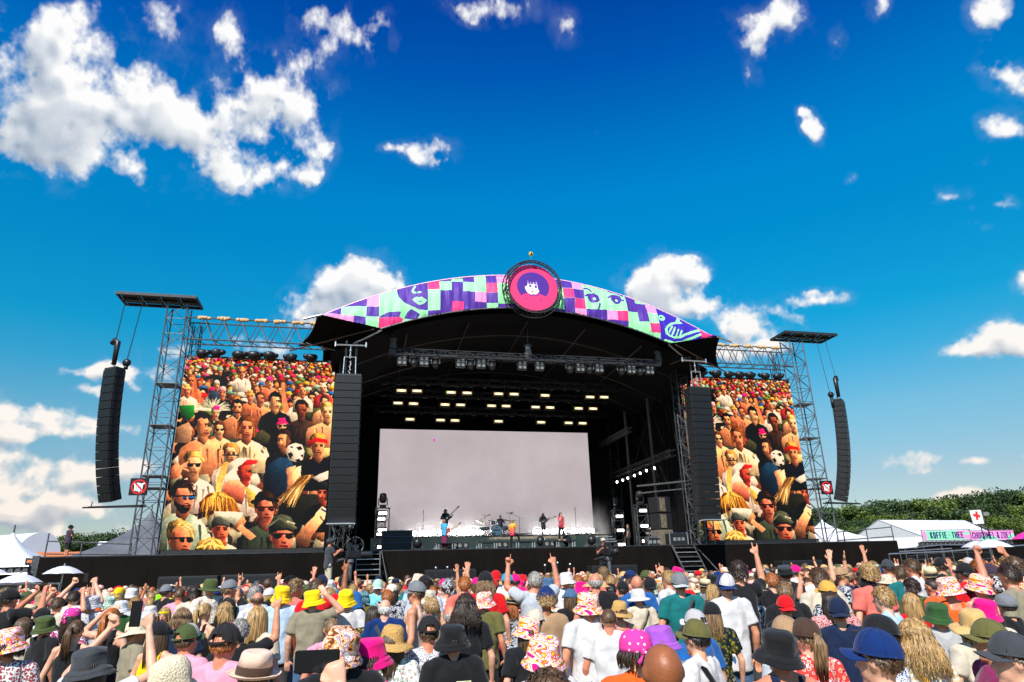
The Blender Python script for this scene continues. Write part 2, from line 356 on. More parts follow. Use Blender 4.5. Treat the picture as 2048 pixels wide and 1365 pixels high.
    def stroke(s, pts, r, c, r2=None, soft=.25):
        r2 = r if r2 is None else r2; n = len(pts)-1
        for i in range(n):
            (x1, y1), (x2, y2) = pts[i], pts[i+1]; ra = r+(r2-r)*i/n; rb = r+(r2-r)*(i+1)/n; R = max(ra, rb)+s.px*2
            j0, j1, i0, i1 = s.win(min(x1, x2)-R, max(x1, x2)+R, min(y1, y2)-R, max(y1, y2)+R)
            if j1 <= j0 or i1 <= i0: continue
            X = s.X[j0:j1, i0:i1]; Y = s.Y[j0:j1, i0:i1]; dx, dy = x2-x1, y2-y1; L2 = dx*dx+dy*dy+1e-9
            t = np.clip(((X-x1)*dx+(Y-y1)*dy)/L2, 0, 1); d = np.hypot(X-x1-t*dx, Y-y1-t*dy); rr = ra+(rb-ra)*t
            s.put(j0, j1, i0, i1, np.clip((rr-d)/(s.px*1.2)+.5, 0, 1), c)
    def text(s, x, y, txt, h, c, wd=.62, t=.17, slant=0, fit=None):
        """condensed sans capitals drawn in strokes; x, y = top left"""
        if fit:
            n = sum(.55/.72 if q == ' ' else .25 if q == 'I' else 1.25 if q == 'M' else .5 if q == '.' else 1 for q in txt); wd = (fit-(len(txt.replace(' ', '')))*h*t*1.4)/(h*.72*n)
        V = {'K': [[(0, 0), (0, 1)], [(0, .55), (1, 0)], [(.25, .45), (1, 1)]], 'O': [[(.25, 0), (.75, 0), (1, .18), (1, .82), (.75, 1), (.25, 1), (0, .82), (0, .18), (.25, 0)]],
             'F': [[(1, 0), (0, 0), (0, 1)], [(0, .48), (.85, .48)]], 'I': [[(.5, 0), (.5, 1)]], 'E': [[(1, 0), (0, 0), (0, 1), (1, 1)], [(0, .48), (.85, .48)]], 'T': [[(0, 0), (1, 0)], [(.5, 0), (.5, 1)]],
             'H': [[(0, 0), (0, 1)], [(1, 0), (1, 1)], [(0, .48), (1, .48)]], 'C': [[(1, .25), (1, .18), (.75, 0), (.25, 0), (0, .18), (0, .82), (.25, 1), (.75, 1), (1, .82), (1, .75)]],
             'M': [[(0, 1), (0, 0), (.5, .7), (1, 0), (1, 1)]], 'L': [[(0, 0), (0, 1), (1, 1)]], 'Z': [[(0, 0), (1, 0), (0, 1), (1, 1)]], 'N': [[(0, 1), (0, 0), (1, 1), (1, 0)]],
             'G': [[(1, .25), (1, .18), (.75, 0), (.25, 0), (0, .18), (0, .82), (.25, 1), (.75, 1), (1, .82), (1, .5), (.6, .5)]], 'B': [[(0, 0), (0, 1), (.75, 1), (1, .85), (1, .6), (.75, .48), (0, .48)], [(.75, .48), (.95, .35), (.95, .15), (.75, 0), (0, 0)]],
             'A': [[(0, 1), (.5, 0), (1, 1)], [(.2, .65), (.8, .65)]], 'R': [[(0, 1), (0, 0), (.75, 0), (1, .15), (1, .35), (.75, .5), (0, .5)], [(.5, .5), (1, 1)]], 'P': [[(0, 1), (0, 0), (.75, 0), (1, .15), (1, .38), (.75, .52), (0, .52)]],
             'S': [[(1, .18), (.75, 0), (.25, 0), (0, .16), (0, .36), (1, .62), (1, .84), (.75, 1), (.25, 1), (0, .82)]], '&': [[(1, 1), (.2, .2), (.35, 0), (.65, 0), (.75, .2), (0, .7), (.15, 1), (.6, 1), (1, .6)]], 'Y': [[(0, 0), (.5, .5), (1, 0)], [(.5, .5), (.5, 1)]],
             '.': [[(.4, .5), (.6, .5)]], '7': [[(0, 0), (1, 0), (.3, 1)]]}
        for ch in txt:
            if ch == ' ': x += h*wd*.55; continue
            w = h*wd*(.25 if ch == 'I' else 1.25 if ch == 'M' else .5 if ch == '.' else 1)*.72
            for st in V.get(ch, []): s.stroke([(x+a*w+(1-b)*slant*h, y+b*h) for a, b in st], t*h/2, c)
            x += w+h*t*(1.4 if fit else 1.75)
        return x
    def arr(s, alpha=None):
        a = np.clip(s.a, 0, 1)[::-1]; al = np.ones((s.h, s.w, 1), np.float32) if alpha is None else alpha
        return np.concatenate([a, al], 2)

PUR, MINT, HOT, LPK, IND = (80, 40, 150), (158, 240, 168), (236, 50, 122), (255, 150, 200), (50, 24, 168)
def paint_banner():
    X0, X1, Z0, Z1 = -13.7, 13.7, 16.1, 21.2
    cv = Canvas(1500, 280, X0, Z1, X1, Z0, MINT)
    A = lambda P: [(lambda q: (q[0], q[2]))(at(600+x/4.6545, 500+y/4.6545, y=-3)) for x, y in P]
    B = lambda P: [(lambda q: (q[0], q[2]))(at(1000+x/4.452, 500+y/4.452, y=-3)) for x, y in P]
    p = lambda T, P, c: cv.poly(T(P), c)
    p(A, [(120, 590), (300, 480), (395, 440), (384, 612)], PUR); p(A, [(385, 500), (385, 440), (640, 380), (620, 516)], PUR)
    p(A, [(387, 503), (620, 515), (612, 612), (380, 600)], MINT); p(A, [(150, 575), (380, 600), (500, 613), (497, 690), (300, 650)], LPK); p(A, [(500, 615), (612, 620), (612, 720), (497, 680)], PUR)
    p(A, [(622, 518), (740, 525), (735, 624), (615, 618)], PUR); p(A, [(628, 380), (742, 360), (740, 524), (622, 516)], LPK); p(A, [(618, 622), (735, 626), (730, 740), (612, 720)], MINT)
    p(A, [(745, 360), (915, 300), (915, 560), (738, 560)], MINT)
    p(A, [(735, 628), (800, 588), (870, 574), (940, 580), (922, 632)], PUR); p(A, [(735, 632), (925, 628), (965, 645), (940, 690), (728, 750)], HOT)
    p(A, [(968, 642), (1000, 580), (1035, 553), (1075, 575), (1118, 602), (1085, 650)], PUR)
    p(A, [(908, 310), (1197, 240), (1190, 565), (1110, 560), (1030, 520), (965, 482), (920, 425), (908, 370)], PUR)
    cv.stroke(A([(1078, 315), (1062, 340), (1052, 368), (1060, 382), (1078, 386)]), .07, MINT, .075)
    cv.stroke(A([(1106, 385), (1124, 384)]), .075, MINT)
    p(A, [(1045, 455), (1070, 438), (1090, 430), (1112, 440), (1135, 432), (1160, 452), (1184, 468), (1160, 495), (1130, 512), (1105, 512), (1080, 495)], MINT); cv.stroke(A([(1095, 474), (1112, 482), (1132, 478)]), .035, PUR)
    p(A, [(1200, 225), (1307, 215), (1305, 358), (1197, 352)], HOT); p(A, [(1195, 355), (1305, 358), (1303, 564), (1192, 567)], MINT); p(A, [(1192, 567), (1303, 565), (1303, 640), (1190, 640)], PUR)
    p(A, [(1310, 215), (1417, 215), (1417, 265), (1310, 263)], PUR); p(A, [(1310, 265), (1417, 267), (1415, 371), (1308, 367)], MINT)
    p(A, [(1308, 368), (1420, 370), (1740, 385), (1740, 620), (1303, 620)], PUR); p(A, [(1418, 268), (1527, 275), (1522, 480), (1415, 475)], PUR); p(A, [(1420, 205), (1527, 200), (1527, 276), (1420, 268)], MINT)
    p(A, [(1527, 200), (1632, 200), (1632, 285), (1527, 278)], PUR); p(A, [(1527, 278), (1634, 285), (1630, 388), (1522, 381)], MINT); p(A, [(1632, 190), (1737, 190), (1737, 390), (1630, 388)], MINT)
    p(A, [(1632, 388), (1737, 392), (1737, 492), (1628, 485)], LPK); p(A, [(1415, 475), (1525, 480), (1523, 620), (1412, 620)], HOT); p(A, [(1740, 495), (1843, 498), (1848, 600), (1740, 600)], MINT)
    p(A, [(1740, 190), (1842, 190), (1840, 297), (1738, 293)], PUR); p(A, [(1738, 293), (1840, 298), (1840, 398), (1738, 393)], HOT); p(A, [(1738, 394), (1842, 399), (1843, 498), (1738, 493)], PUR)
    p(A, [(1842, 190), (2100, 190), (2100, 300), (1840, 298)], LPK); p(A, [(1840, 300), (2100, 302), (2100, 502), (1843, 500)], MINT); p(A, [(1843, 502), (2200, 505), (2200, 620), (1845, 620)], PUR)
    p(B, [(420, 200), (656, 215), (655, 330), (420, 318)], PUR); p(B, [(655, 215), (750, 240), (752, 336), (657, 330)], LPK); p(B, [(420, 320), (567, 328), (575, 518), (430, 510)], MINT); p(B, [(567, 328), (662, 334), (664, 426), (570, 420)], HOT)
    p(B, [(661, 333), (757, 340), (757, 430), (663, 427)], PUR); p(B, [(572, 423), (665, 428), (671, 610), (576, 600)], PUR); p(B, [(667, 428), (758, 432), (767, 526), (668, 521)], HOT); p(B, [(670, 521), (767, 526), (780, 650), (675, 640)], LPK)
    p(B, [(430, 512), (668, 546), (672, 640), (430, 600)], PUR); p(B, [(750, 240), (1130, 330), (1142, 546), (768, 526)], MINT); p(B, [(768, 527), (953, 537), (962, 700), (778, 700)], PUR)
    p(B, [(955, 537), (1048, 540), (1055, 700), (962, 700)], LPK); p(B, [(1048, 540), (1141, 545), (1145, 720), (1055, 720)], HOT); p(B, [(960, 622), (1143, 637), (1150, 740), (965, 740)], PUR)
    p(B, [(1128, 330), (1220, 380), (1225, 458), (1315, 463), (1332, 642), (1240, 640), (1232, 549), (1142, 545)], PUR); p(B, [(1142, 548), (1232, 550), (1240, 642), (1332, 645), (1340, 736), (1430, 741), (1446, 860), (1150, 760)], MINT)
    p(B, [(1222, 380), (1318, 420), (1316, 464), (1224, 457)], MINT); p(B, [(1316, 420), (1410, 455), (1416, 556), (1322, 548)], LPK); p(B, [(1322, 549), (1416, 556), (1424, 654), (1331, 648)], MINT); p(B, [(1334, 649), (1423, 655), (1431, 742), (1342, 737)], HOT)
    p(B, [(1409, 450), (1790, 620), (1795, 900), (1440, 900)], IND)
    cv.blob(*B([(1451, 595)])[0], .24, .24, MINT); cv.blob(*B([(1446, 592)])[0], .08, .08, IND)
    cv.stroke(B([(1618, 580), (1612, 610), (1590, 640), (1530, 655), (1495, 680), (1480, 710), (1485, 745), (1505, 765)]), .07, MINT, .10)
    p(B, [(1600, 590), (1625, 586), (1622, 625), (1640, 650), (1590, 652), (1570, 640)], MINT)
    for q in ([(1535, 680), (1508, 735)], [(1560, 692), (1530, 762)], [(1592, 708), (1562, 778)], [(1618, 722), (1600, 770)]): cv.stroke(B(q), .055, MINT)
    cv.stroke(B([(1505, 765), (1550, 785), (1600, 780), (1650, 755), (1705, 735), (1790, 712)]), .06, MINT, .10); cv.stroke(B([(1470, 805), (1540, 830), (1620, 822), (1700, 790), (1800, 750)]), .07, MINT, .09)
    p(B, [(1785, 640), (1877, 690), (1885, 790), (1790, 830)], HOT); p(B, [(1877, 680), (1990, 740), (1990, 790), (1884, 790)], PUR)
    for q, c in (([(762, 328), (790, 325), (812, 338), (824, 352)], .07), ([(985, 348), (1020, 352), (1060, 362), (1112, 388)], .07), ([(770, 402), (800, 388), (840, 382), (880, 402), (886, 440)], .08), ([(978, 412), (1010, 392), (1050, 388), (1080, 400), (1095, 435), (1113, 438)], .07), ([(892, 478), (886, 505), (874, 535)], .06)):
        cv.stroke(B(q), c, PUR)
    cv.blob(*B([(838, 425)])[0], .42, .38, PUR); cv.blob(*B([(1042, 435)])[0], .38, .34, PUR); cv.blob(*B([(845, 432)])[0], .11, .11, MINT); cv.blob(*B([(1048, 440)])[0], .11, .11, MINT)
    return make_image('banner_print', cv.arr()), (X0, X1, Z0, Z1)
def paint_emblem():
    cv = Canvas(220, 220, -1.1, -1.1, 1.1, 1.1, (238, 62, 120)); P = (84, 44, 150)
    cv.blob(0, -.06, .72, .68, P, soft=.02); cv.poly([(-.9, .42), (.9, .42), (.9, .9), (-.9, .9)], (238, 62, 120))
    cv.poly([(-.62, .62), (-.5, .35), (-.2, .22), (.22, .24), (.52, .36), (.66, .62)], (238, 62, 120))
    cv.blob(-.03, -.04, .34, .37, (250, 245, 245), soft=.03); cv.blob(-.02, -.46, .36, .20, P, soft=.03, wob=.15); cv.blob(.3, -.15, .1, .3, P); cv.blob(-.34, -.25, .1, .2, P)
    for x in (-.2, -.08, .06, .18): cv.stroke([(x, -.28), (x+.05, -.2)], .035, P)
    cv.blob(-.13, -.08, .05, .065, P); cv.blob(.12, -.06, .055, .065, P); cv.stroke([(-.2, -.18), (-.08, -.2)], .015, P); cv.stroke([(.05, -.19), (.2, -.17)], .015, P)
    cv.stroke([(-.04, .02), (-.06, .07)], .012, P); cv.blob(-.04, .17, .05, .03, (200, 40, 90))
    cv.stroke([(-.2, .3), (-.08, .38), (0, .3), (.1, .38), (.24, .3)], .02, P); cv.blob(-.02, .52, .02, .02, P); cv.stroke([(-.35, .45), (-.3, .6)], .015, P); cv.stroke([(.35, .45), (.32, .6)], .015, P)
    cv.poly([(.02, -1.05), (.16, -1.05), (.2, -.9), (.06, -.9)], (190, 20, 60))
    return make_image('emblem_print', cv.arr())
def paint_screen():
    W_, H_ = 640, 820
    P0 = [(180, 45), (1172, 88), (1100, 1315), (0, 1335)]
    q = [at(320+x/3.331, 700+y/3.331, y=1.42) for x, y in P0]
    # the crowd picture is laid out in units of the screen itself: 0..1000 across, 0..1280 down
    def T(x, y):
        a = at(320+x/3.331, 700+y/3.331, y=1.42); return ((a[0]+21.56)/(21.56-12.41)*1000, (15.5-a[2])/(15.5-3.8)*1280)
    cv = Canvas(W_, H_, 0, 0, 1000, 1280, (96, 52, 30), seed=4); rg = random.Random(11)
    for i in range(500): cv.blob(cv.rng.random()*1000, 450+cv.rng.random()*830, 40, 50, [(60, 50, 40), (196, 140, 100), (40, 36, 34), (150, 150, 130), (210, 200, 190), (120, 70, 44)][i % 6], light=.6, tex=.1, wob=.1)
    SK = [(222, 150, 108), (214, 134, 98), (234, 174, 132), (196, 114, 76), (216, 112, 88), (140, 84, 56)]
    HR = [(52, 30, 18), (90, 54, 26), (140, 92, 40), (214, 168, 84), (30, 20, 16), (176, 128, 60)]
    HT = [(246, 240, 226), (230, 30, 120), (245, 215, 120), (60, 120, 190), (200, 40, 40), (120, 150, 70), (240, 190, 60), (250, 245, 240), (170, 215, 190), (35, 32, 34), (236, 96, 150)]
    SH = [(240, 232, 220), (30, 26, 26), (190, 40, 50), (60, 80, 110), (214, 120, 90), (80, 84, 50), (226, 150, 110), (200, 190, 170), (40, 34, 30), (235, 220, 150)]
    ld = (.55, -.6)
    def head(x, y, r, sk=None, hair=None, hat=None, shirt=None, gl=None, face=0, vis=False):
        sk = sk or rg.choice(SK); hair = hair or rg.choice(HR)
        if shirt: cv.blob(x, y+r*2.3, r*1.9, r*1.35, shirt, soft=.1, light=.35, ld=ld, tex=.12)
        dk = lambda c, k: tuple(min(255, v*k) for v in c)
        cv.blob(x-r*.05, y+r*1.1, r*.42, r*.6, dk(sk, .62), light=.5, ld=ld); cv.blob(x-r*.1, y+r*.95, r*.5, r*.28, dk(sk, .42), soft=.8)
        cv.blob(x-face*r*.12, y-r*.16, r*.92, r*1.08, dk(hair, .8), soft=.18, light=.9, ld=ld, tex=.5, wob=.10)
        cv.blob(x+face*r*.25, y+r*.20, r*.70, r*.96, sk, soft=.10, light=.95, ld=ld, tex=.10); cv.blob(x+face*r*.25-r*.42, y+r*.3, r*.36, r*.75, dk(sk, .55), soft=.9)
        fx = x+face*r*.3
        if r > 24:
            for i in range(int(r*1.1)):
                a = -rg.uniform(.1, 3.05); q0 = .62+.42*rg.random(); ln = rg.uniform(.15, .4); hc = dk(hair, rg.uniform(.4, 1.1) if math.cos(a) < .2 else rg.uniform(.8, 2.2))
                cv.stroke([(x+math.cos(a)*r*.9*q0, y-r*.16+math.sin(a)*r*1.08*q0), (x+math.cos(a+ln)*r*.95*(q0+.12), y-r*.14+math.sin(a+ln)*r*1.12*(q0+.12))], r*.05, hc, r*.02)
            cv.blob(fx+r*.34, y+r*.22, r*.22, r*.34, dk(sk, 1.22), soft=1); cv.blob(fx+r*.05, y-r*.36, r*.36, r*.15, dk(sk, 1.2), soft=1); cv.blob(fx+r*.06, y+r*.26, r*.10, r*.26, dk(sk, 1.18), soft=.9)
        if r > 9:
            if gl:
                for s_ in (-1, 1): cv.blob(fx+s_*r*.30, y+r*.06, r*.26, r*.17, gl, light=1.2, ld=(.3, -.9))
                cv.stroke([(fx-r*.66, y-r*.02), (fx+r*.6, y-r*.02)], r*.05, (20, 14, 12))
            else:
                for s_ in (-1, 1): cv.blob(fx+s_*r*.28, y+r*.04, r*.22, r*.13, dk(sk, .42), soft=1); cv.blob(fx+s_*r*.28, y+r*.07, r*.08, r*.04, dk(sk, .2), soft=.6)
            cv.blob(fx-r*.10, y+r*.46, r*.13, r*.08, dk(sk, .5), soft=.9); cv.blob(fx, y+r*.70, r*.24, r*.07, (128, 50, 42), soft=.8); cv.blob(fx, y+r*.84, r*.2, r*.07, dk(sk, .66), soft=.9)
        if hat:
            if vis: cv.blob(x+face*r*.5, y-r*.42, r*1.3, r*.3, hat, rot=-.12, light=.5, ld=ld)
            else: cv.blob(x, y-r*.42, r*1.32, r*.36, tuple(c*.82 for c in hat), rot=.06, light=.5, ld=ld)
            cv.blob(x, y-r*.78, r*.92, r*.55, hat, light=.5, ld=ld, tex=.08)
    def hd(x, y, r, **k): X, Y = T(x, y); head(X, Y, r*.98, **k)
    def bl(x, y, rx, ry, c, **k): X, Y = T(x, y); k.setdefault('ld', ld); k['light'] = k.get('light', 0)*1.5; k.setdefault('tex', .12); cv.blob(X, Y, rx, ry, c, **k)
    def st(P, r, c, r2=None): cv.stroke([T(*p) for p in P], r, c, r2)
    y = -10
    while y < 560:
        r = 11+max(0, y)*.062; x = rg.uniform(-20, 10)
        while x < 1010:
            rr = r*rg.uniform(.82, 1.15)
            head(x, y+rg.uniform(-.5, .5)*r, rr, hat=rg.choice(HT) if rg.random() < .5 else None, shirt=rg.choice(SH), gl=(24, 18, 16) if rg.random() < .35 else None, face=rg.choice((-1, 0, 0, .6)), vis=rg.random() < .5)
            if rg.random() < .05: cv.stroke([(x+rr, y+rr*2), (x+rr*rg.uniform(.6, 1.8), y-rr*1.8)], rr*.3, rg.choice(SK), rr*.22)
            x += r*rg.uniform(1.9, 2.7)
        y += r*1.35
    cv.a[:] = np.clip(cv.a, 0, 1)
    def dkk(c, k): return tuple(min(255, v*k) for v in c)
    def bust(x, y, r, sk, hair, shirt=None, face=0, style='short', gl=None, w=2.1, beard=None, hat=None, jag=.055):
        o = lambda P, ox=0: [T(x+(px_+ox)*r*(1 if face >= 0 else -1), y+py_*r) for px_, py_ in P]; f = abs(face)
        def jg(P, k=jag): return [(a+rg.uniform(-k, k), b+rg.uniform(-k, k)) for a, b in P]
        LT = .75
        if shirt:
            cv.spoly(o([(-w, 4.4), (-w, 2.6), (-w*.88, 1.95), (-1.2, 1.5), (-.5, 1.2), (.5, 1.2), (1.2, 1.5), (w*.88, 1.95), (w, 2.6), (w, 4.4)]), shirt, .6, tex=.04)
            for i in range(5): u = rg.uniform(-w*.8, w*.8); cv.stroke(o([(u, 1.9+rg.random()*.5), (u+rg.uniform(-.4, .4), 3.2+rg.random())]), r*.10, dkk(shirt, rg.choice((.55, .7, 1.25))), r*.02)
        cv.spoly(o([(-.5, 1.35), (-.42, .5), (.42, .5), (.46, 1.3), (.1, 1.75)]), dkk(sk, .72), .9, tex=.05)
        if style == 'long': cv.spoly(o(jg([(-.95, .9), (-1.0, 0), (-.85, -.7), (-.4, -1.15), (.2, -1.25), (.75, -.95), (1.0, -.3), (1.05, .5), (.85, 1.0), (.55, .5), (-.5, .5)])), hair, LT, tex=.35)
        F_ = [(-.58, -.5), (-.64, .05), (-.58, .5), (-.40, .85), (-.12, 1.04), (.18, 1.04), (.42, .84), (.6, .48), (.66, .05), (.60, -.5), (.2, -.8), (-.3, -.78)]
        if f > .5: F_ = [(-.5, -.5), (-.52, .3), (-.35, .8), (.1, 1.0), (.5, .98), (.66, .78), (.62, .55), (.80, .34), (.66, .1), (.68, -.2), (.56, -.6), (.1, -.85)]
        cv.spoly(o(F_), sk, .70, tex=.05)
        L_ = [(-.62, -.45), (-.64, .05), (-.58, .5), (-.36, .9), (-.14, .95), (-.24, .5), (-.28, 0), (-.30, -.5)]; cv.spoly(o(L_, .02), dkk(sk, .56), .3, tex=.05)
        cv.spoly(o([(-.60, -.1), (-.74, -.05), (-.72, .3), (-.58, .38)]), dkk(sk, .75), .3)
        cv.spoly(o([(.18, .18), (.40, .12), (.50, .4), (.34, .58), (.18, .5)]), dkk(sk, 1.22), .2); cv.spoly(o([(-.05, -.5), (.34, -.52), (.4, -.28), (0, -.26)]), dkk(sk, 1.18), .2)
        fx = .10 if f < .5 else .34
        if gl:
            for q in (-.36, .30) if f < .5 else (-.1, .30): cv.spoly(o([(fx+q-.25, -.12), (fx+q+.25, -.14), (fx+q+.22, .14), (fx+q, .22), (fx+q-.22, .14)]), gl, 1.3, (.2, -1))
            cv.stroke(o([(-.62, -.06), (fx+.5, -.10)]), r*.05, (18, 14, 14))
        else:
            for q in (-.30, .26) if f < .5 else (.0, .24): cv.spoly(o([(fx+q-.17, -.10), (fx+q+.16, -.12), (fx+q+.16, .10), (fx+q-.12, .12)]), dkk(sk, .42), .2); cv.stroke(o([(fx+q-.18, -.16), (fx+q+.18, -.18)]), r*.045, dkk(hair, .6))
        cv.spoly(o([(fx-.04, -.05), (fx+.08, -.05), (fx+.13, .40), (fx-.02, .42)]), dkk(sk, 1.15), .2); cv.stroke(o([(fx-.12, .44), (fx+.10, .46)]), r*.05, dkk(sk, .48)); cv.stroke(o([(fx-.20, .66), (fx+.18, .66)]), r*.06, (112, 44, 38)); cv.stroke(o([(fx-.12, .79), (fx+.14, .79)]), r*.045, dkk(sk, .66))
        if beard: cv.spoly(o(jg([(-.62, .1), (-.58, .55), (-.4, .95), (-.1, 1.18), (.25, 1.16), (.5, .9), (.6, .5), (.40, .52), (.3, .62), (-.1, .60), (-.3, .45)], .03)), beard, .5, tex=.3); cv.stroke(o([(fx-.16, .70), (fx+.15, .70)]), r*.05, (150, 80, 66))
        if style != 'bald' and not hat:
            cv.spoly(o(jg([(-.76, .15), (-.82, -.4), (-.68, -.9), (-.4, -1.15), (-.1, -1.26), (.25, -1.24), (.55, -1.05), (.76, -.7), (.74, -.25), (.62, -.45), (.42, -.66), (.1, -.62), (-.25, -.7), (-.46, -.5), (-.56, -.1)])), dkk(hair, .85), LT, tex=.12)
            for i in range(int(max(10, r*.9))):
                a = -rg.uniform(.1, 3.05); q = .70+.50*rg.random(); lit = max(0, math.cos(a)*.6-math.sin(a)*.6); cv.stroke([T(x+math.cos(a)*r*.74*q, y-r*.25+math.sin(a)*r*.86*q), T(x+math.cos(a+.3)*r*.78*(q+.08), y-r*.22+math.sin(a+.3)*r*.9*(q+.08))], r*.045, dkk(hair, .35+lit*rg.uniform(.6, 1.9)), r*.015)
        if hat == 'cap': cv.spoly(o([(-.78, -.1), (-.8, -.6), (-.5, -1.1), (0, -1.28), (.5, -1.12), (.78, -.6), (.72, -.22), (.3, -.34), (-.3, -.32)]), hair, .8, tex=.12); cv.stroke(o([(-.76, -.14), (-.3, -.34), (.3, -.36), (.74, -.2)]), r*.05, dkk(hair, .5))
        if hat == 'bucket': cv.spoly(o([(-.62, -.5), (-.55, -1.1), (.45, -1.22), (.62, -.55)]), hair, .6); cv.spoly(o([(-1.05, .0), (-.66, -.6), (.62, -.66), (1.1, -.2), (.4, -.28), (-.4, -.2)]), dkk(hair, .9), .6)
        if hat == 'straw': cv.spoly(o([(-.55, -.5), (-.45, -1.1), (.45, -1.12), (.6, -.5)]), hair, .6, tex=.3); cv.spoly(o([(-1.2, -.1), (-.6, -.55), (.6, -.6), (1.25, -.3), (.6, -.3), (-.5, -.25)]), dkk(hair, .85), .6, tex=.3)
        if style == 'long':
            for i in range(12): u = rg.choice((-1, 1))*rg.uniform(.66, .98); cv.stroke(o([(u*.8, -.6), (u, .1), (u*.95, .9)]), r*.06, dkk(hair, rg.uniform(.5, 1.6)), r*.02)
    BLK = (24, 22, 22); B = bust
    B(205, 205, 34, SK[3], (150, 100, 50), SK[3], gl=BLK); st([(240, 330), (232, 200)], 14, SK[3], 10); B(180, 268, 34, SK[1], (240, 190, 120), (226, 190, 170), hat='bucket'); B(400, 138, 24, SK[0], (140, 200, 176), SH[1], hat='bucket'); B(543, 150, 30, SK[1], HR[3], (240, 236, 228), gl=BLK)
    B(378, 234, 27, SK[0], (244, 238, 228), SH[3], hat='cap'); B(676, 246, 27, SK[1], (50, 104, 196), SH[0], hat='cap', gl=BLK); B(730, 215, 30, SK[2], (236, 50, 150), SH[4], hat='cap'); B(600, 310, 36, SK[1], (234, 180, 90), (200, 120, 80), hat='straw'); B(415, 285, 34, SK[1], (226, 150, 170), SH[1], hat='cap'); B(665, 325, 38, SK[1], HR[1], SK[1], face=1)
    B(905, 335, 36, SK[1], HR[1], SH[0]); B(1010, 325, 34, SK[0], HR[0], SH[5]); B(950, 275, 32, SK[0], HR[5], SH[7], style='bald'); B(1085, 255, 30, SK[0], (240, 226, 206), (190, 60, 66), hat='bucket'); B(1095, 348, 38, SK[2], HR[1], SK[2], face=1); st([(840, 400), (822, 300), (818, 225)], 20, SK[0], 10)
    for i in range(30): a = -math.pi*(i/29); X, Y = T(345, 400); cv.stroke([(X, Y), (X+math.cos(a)*rg.uniform(80, 125), Y+math.sin(a)*85*rg.uniform(.7, 1.05))], 8, rg.choice([(236, 240, 214), (140, 156, 130), (250, 250, 236), (176, 190, 166)]), 2)
    B(370, 420, 36, SK[2], (200, 206, 180), (130, 170, 140)); cv.spoly([T(*q) for q in ((355, 372), (398, 374), (394, 402), (358, 398))], (236, 36, 160), .3)
    cv.spoly([T(*q) for q in ((128, 372), (228, 368), (226, 440), (190, 470), (140, 430))], (22, 112, 40), .7); cv.spoly([T(*q) for q in ((105, 520), (190, 480), (215, 520), (205, 620), (95, 620))], (172, 136, 108), .5)
    B(512, 385, 46, SK[0], HR[4], SK[0], w=2.2); cv.stroke([T(496, 418), T(530, 416)], 4, (40, 24, 18)); B(765, 345, 52, SK[2], HR[4], (26, 24, 26), face=1); B(940, 400, 54, SK[5], (46, 28, 18), (70, 52, 40), gl=(150, 30, 24)); B(1112, 415, 54, SK[2], (222, 186, 110), SK[2], face=.4, w=2.6)
    cv.spoly([T(*q) for q in ((640, 800), (640, 660), (690, 590), (760, 560), (860, 600), (900, 800))], (36, 32, 24), .5); cv.spoly([T(*q) for q in ((590, 640), (620, 560), (680, 530), (735, 570), (720, 620))], (70, 70, 48), .6)
    B(812, 505, 44, SK[2], (238, 30, 132), (30, 26, 26), gl=BLK, hat='bucket'); B(395, 530, 46, SK[2], (110, 64, 34), SK[2], style='long', gl=BLK)
    B(285, 505, 74, SK[0], (46, 28, 20), SK[0], face=1, w=2.2); B(575, 520, 68, SK[1], (128, 78, 34), (206, 190, 156), style='long', w=2.2)
    for i in range(34): u, v = rg.uniform(400, 690), rg.uniform(640, 780); st([(u, v), (u+rg.uniform(-14, 14), v+rg.uniform(8, 30))], 5, rg.choice([(90, 84, 60), (150, 140, 110), (236, 226, 196)]), 2)
    B(825, 600, 60, SK[0], (70, 44, 26), (34, 30, 30), face=-1); cv.spoly([T(*q) for q in ((680, 990), (690, 830), (720, 760), (800, 715), (860, 720), (900, 790), (880, 990))], (32, 60, 86), .7, tex=.2); cv.spoly([T(*q) for q in ((840, 790), (905, 770), (890, 900), (850, 900))], (214, 156, 120), .4)
    cv.spoly([T(*q) for q in ((838, 690), (850, 640), (900, 618), (945, 632), (962, 680), (950, 735), (905, 748), (860, 735))], (236, 234, 230), .5)
    for q in ([(850, 690), (872, 680), (886, 700), (868, 728)], [(905, 650), (935, 640), (948, 662), (925, 672)], [(900, 735), (925, 725), (935, 742), (912, 747)], [(862, 648), (880, 640), (886, 655)], [(935, 700), (955, 695), (950, 720)]): cv.spoly([T(*p) for p in q], (26, 20, 20), .2)
    B(1050, 640, 68, SK[0], (214, 158, 70), (26, 26, 46), w=2.2); cv.spoly([T(*q) for q in ((980, 610), (1040, 586), (1115, 598), (1116, 628), (1045, 612), (985, 640))], (196, 26, 32), .4); cv.spoly([T(*q) for q in ((830, 985), (860, 850), (910, 780), (940, 770), (935, 860), (900, 985))], SK[2], .6); cv.spoly([T(*q) for q in ((1010, 850), (1125, 800), (1125, 860), (1060, 880))], (226, 220, 222), .5, tex=.3)
    B(470, 690, 60, SK[2], (196, 140, 72), (236, 228, 220)); st([(420, 700), (520, 700)], 4, (60, 24, 18)); B(222, 765, 74, SK[2], (206, 160, 84), (236, 220, 214), gl=BLK, w=2.0); cv.spoly([T(*q) for q in ((60, 870), (75, 780), (120, 750), (150, 800), (130, 850))], SK[1], .6)
    for i in range(5): st([(105, 800-i*9), (178+rg.uniform(-12, 18), 742+i*16)], 7, SK[2], 4)
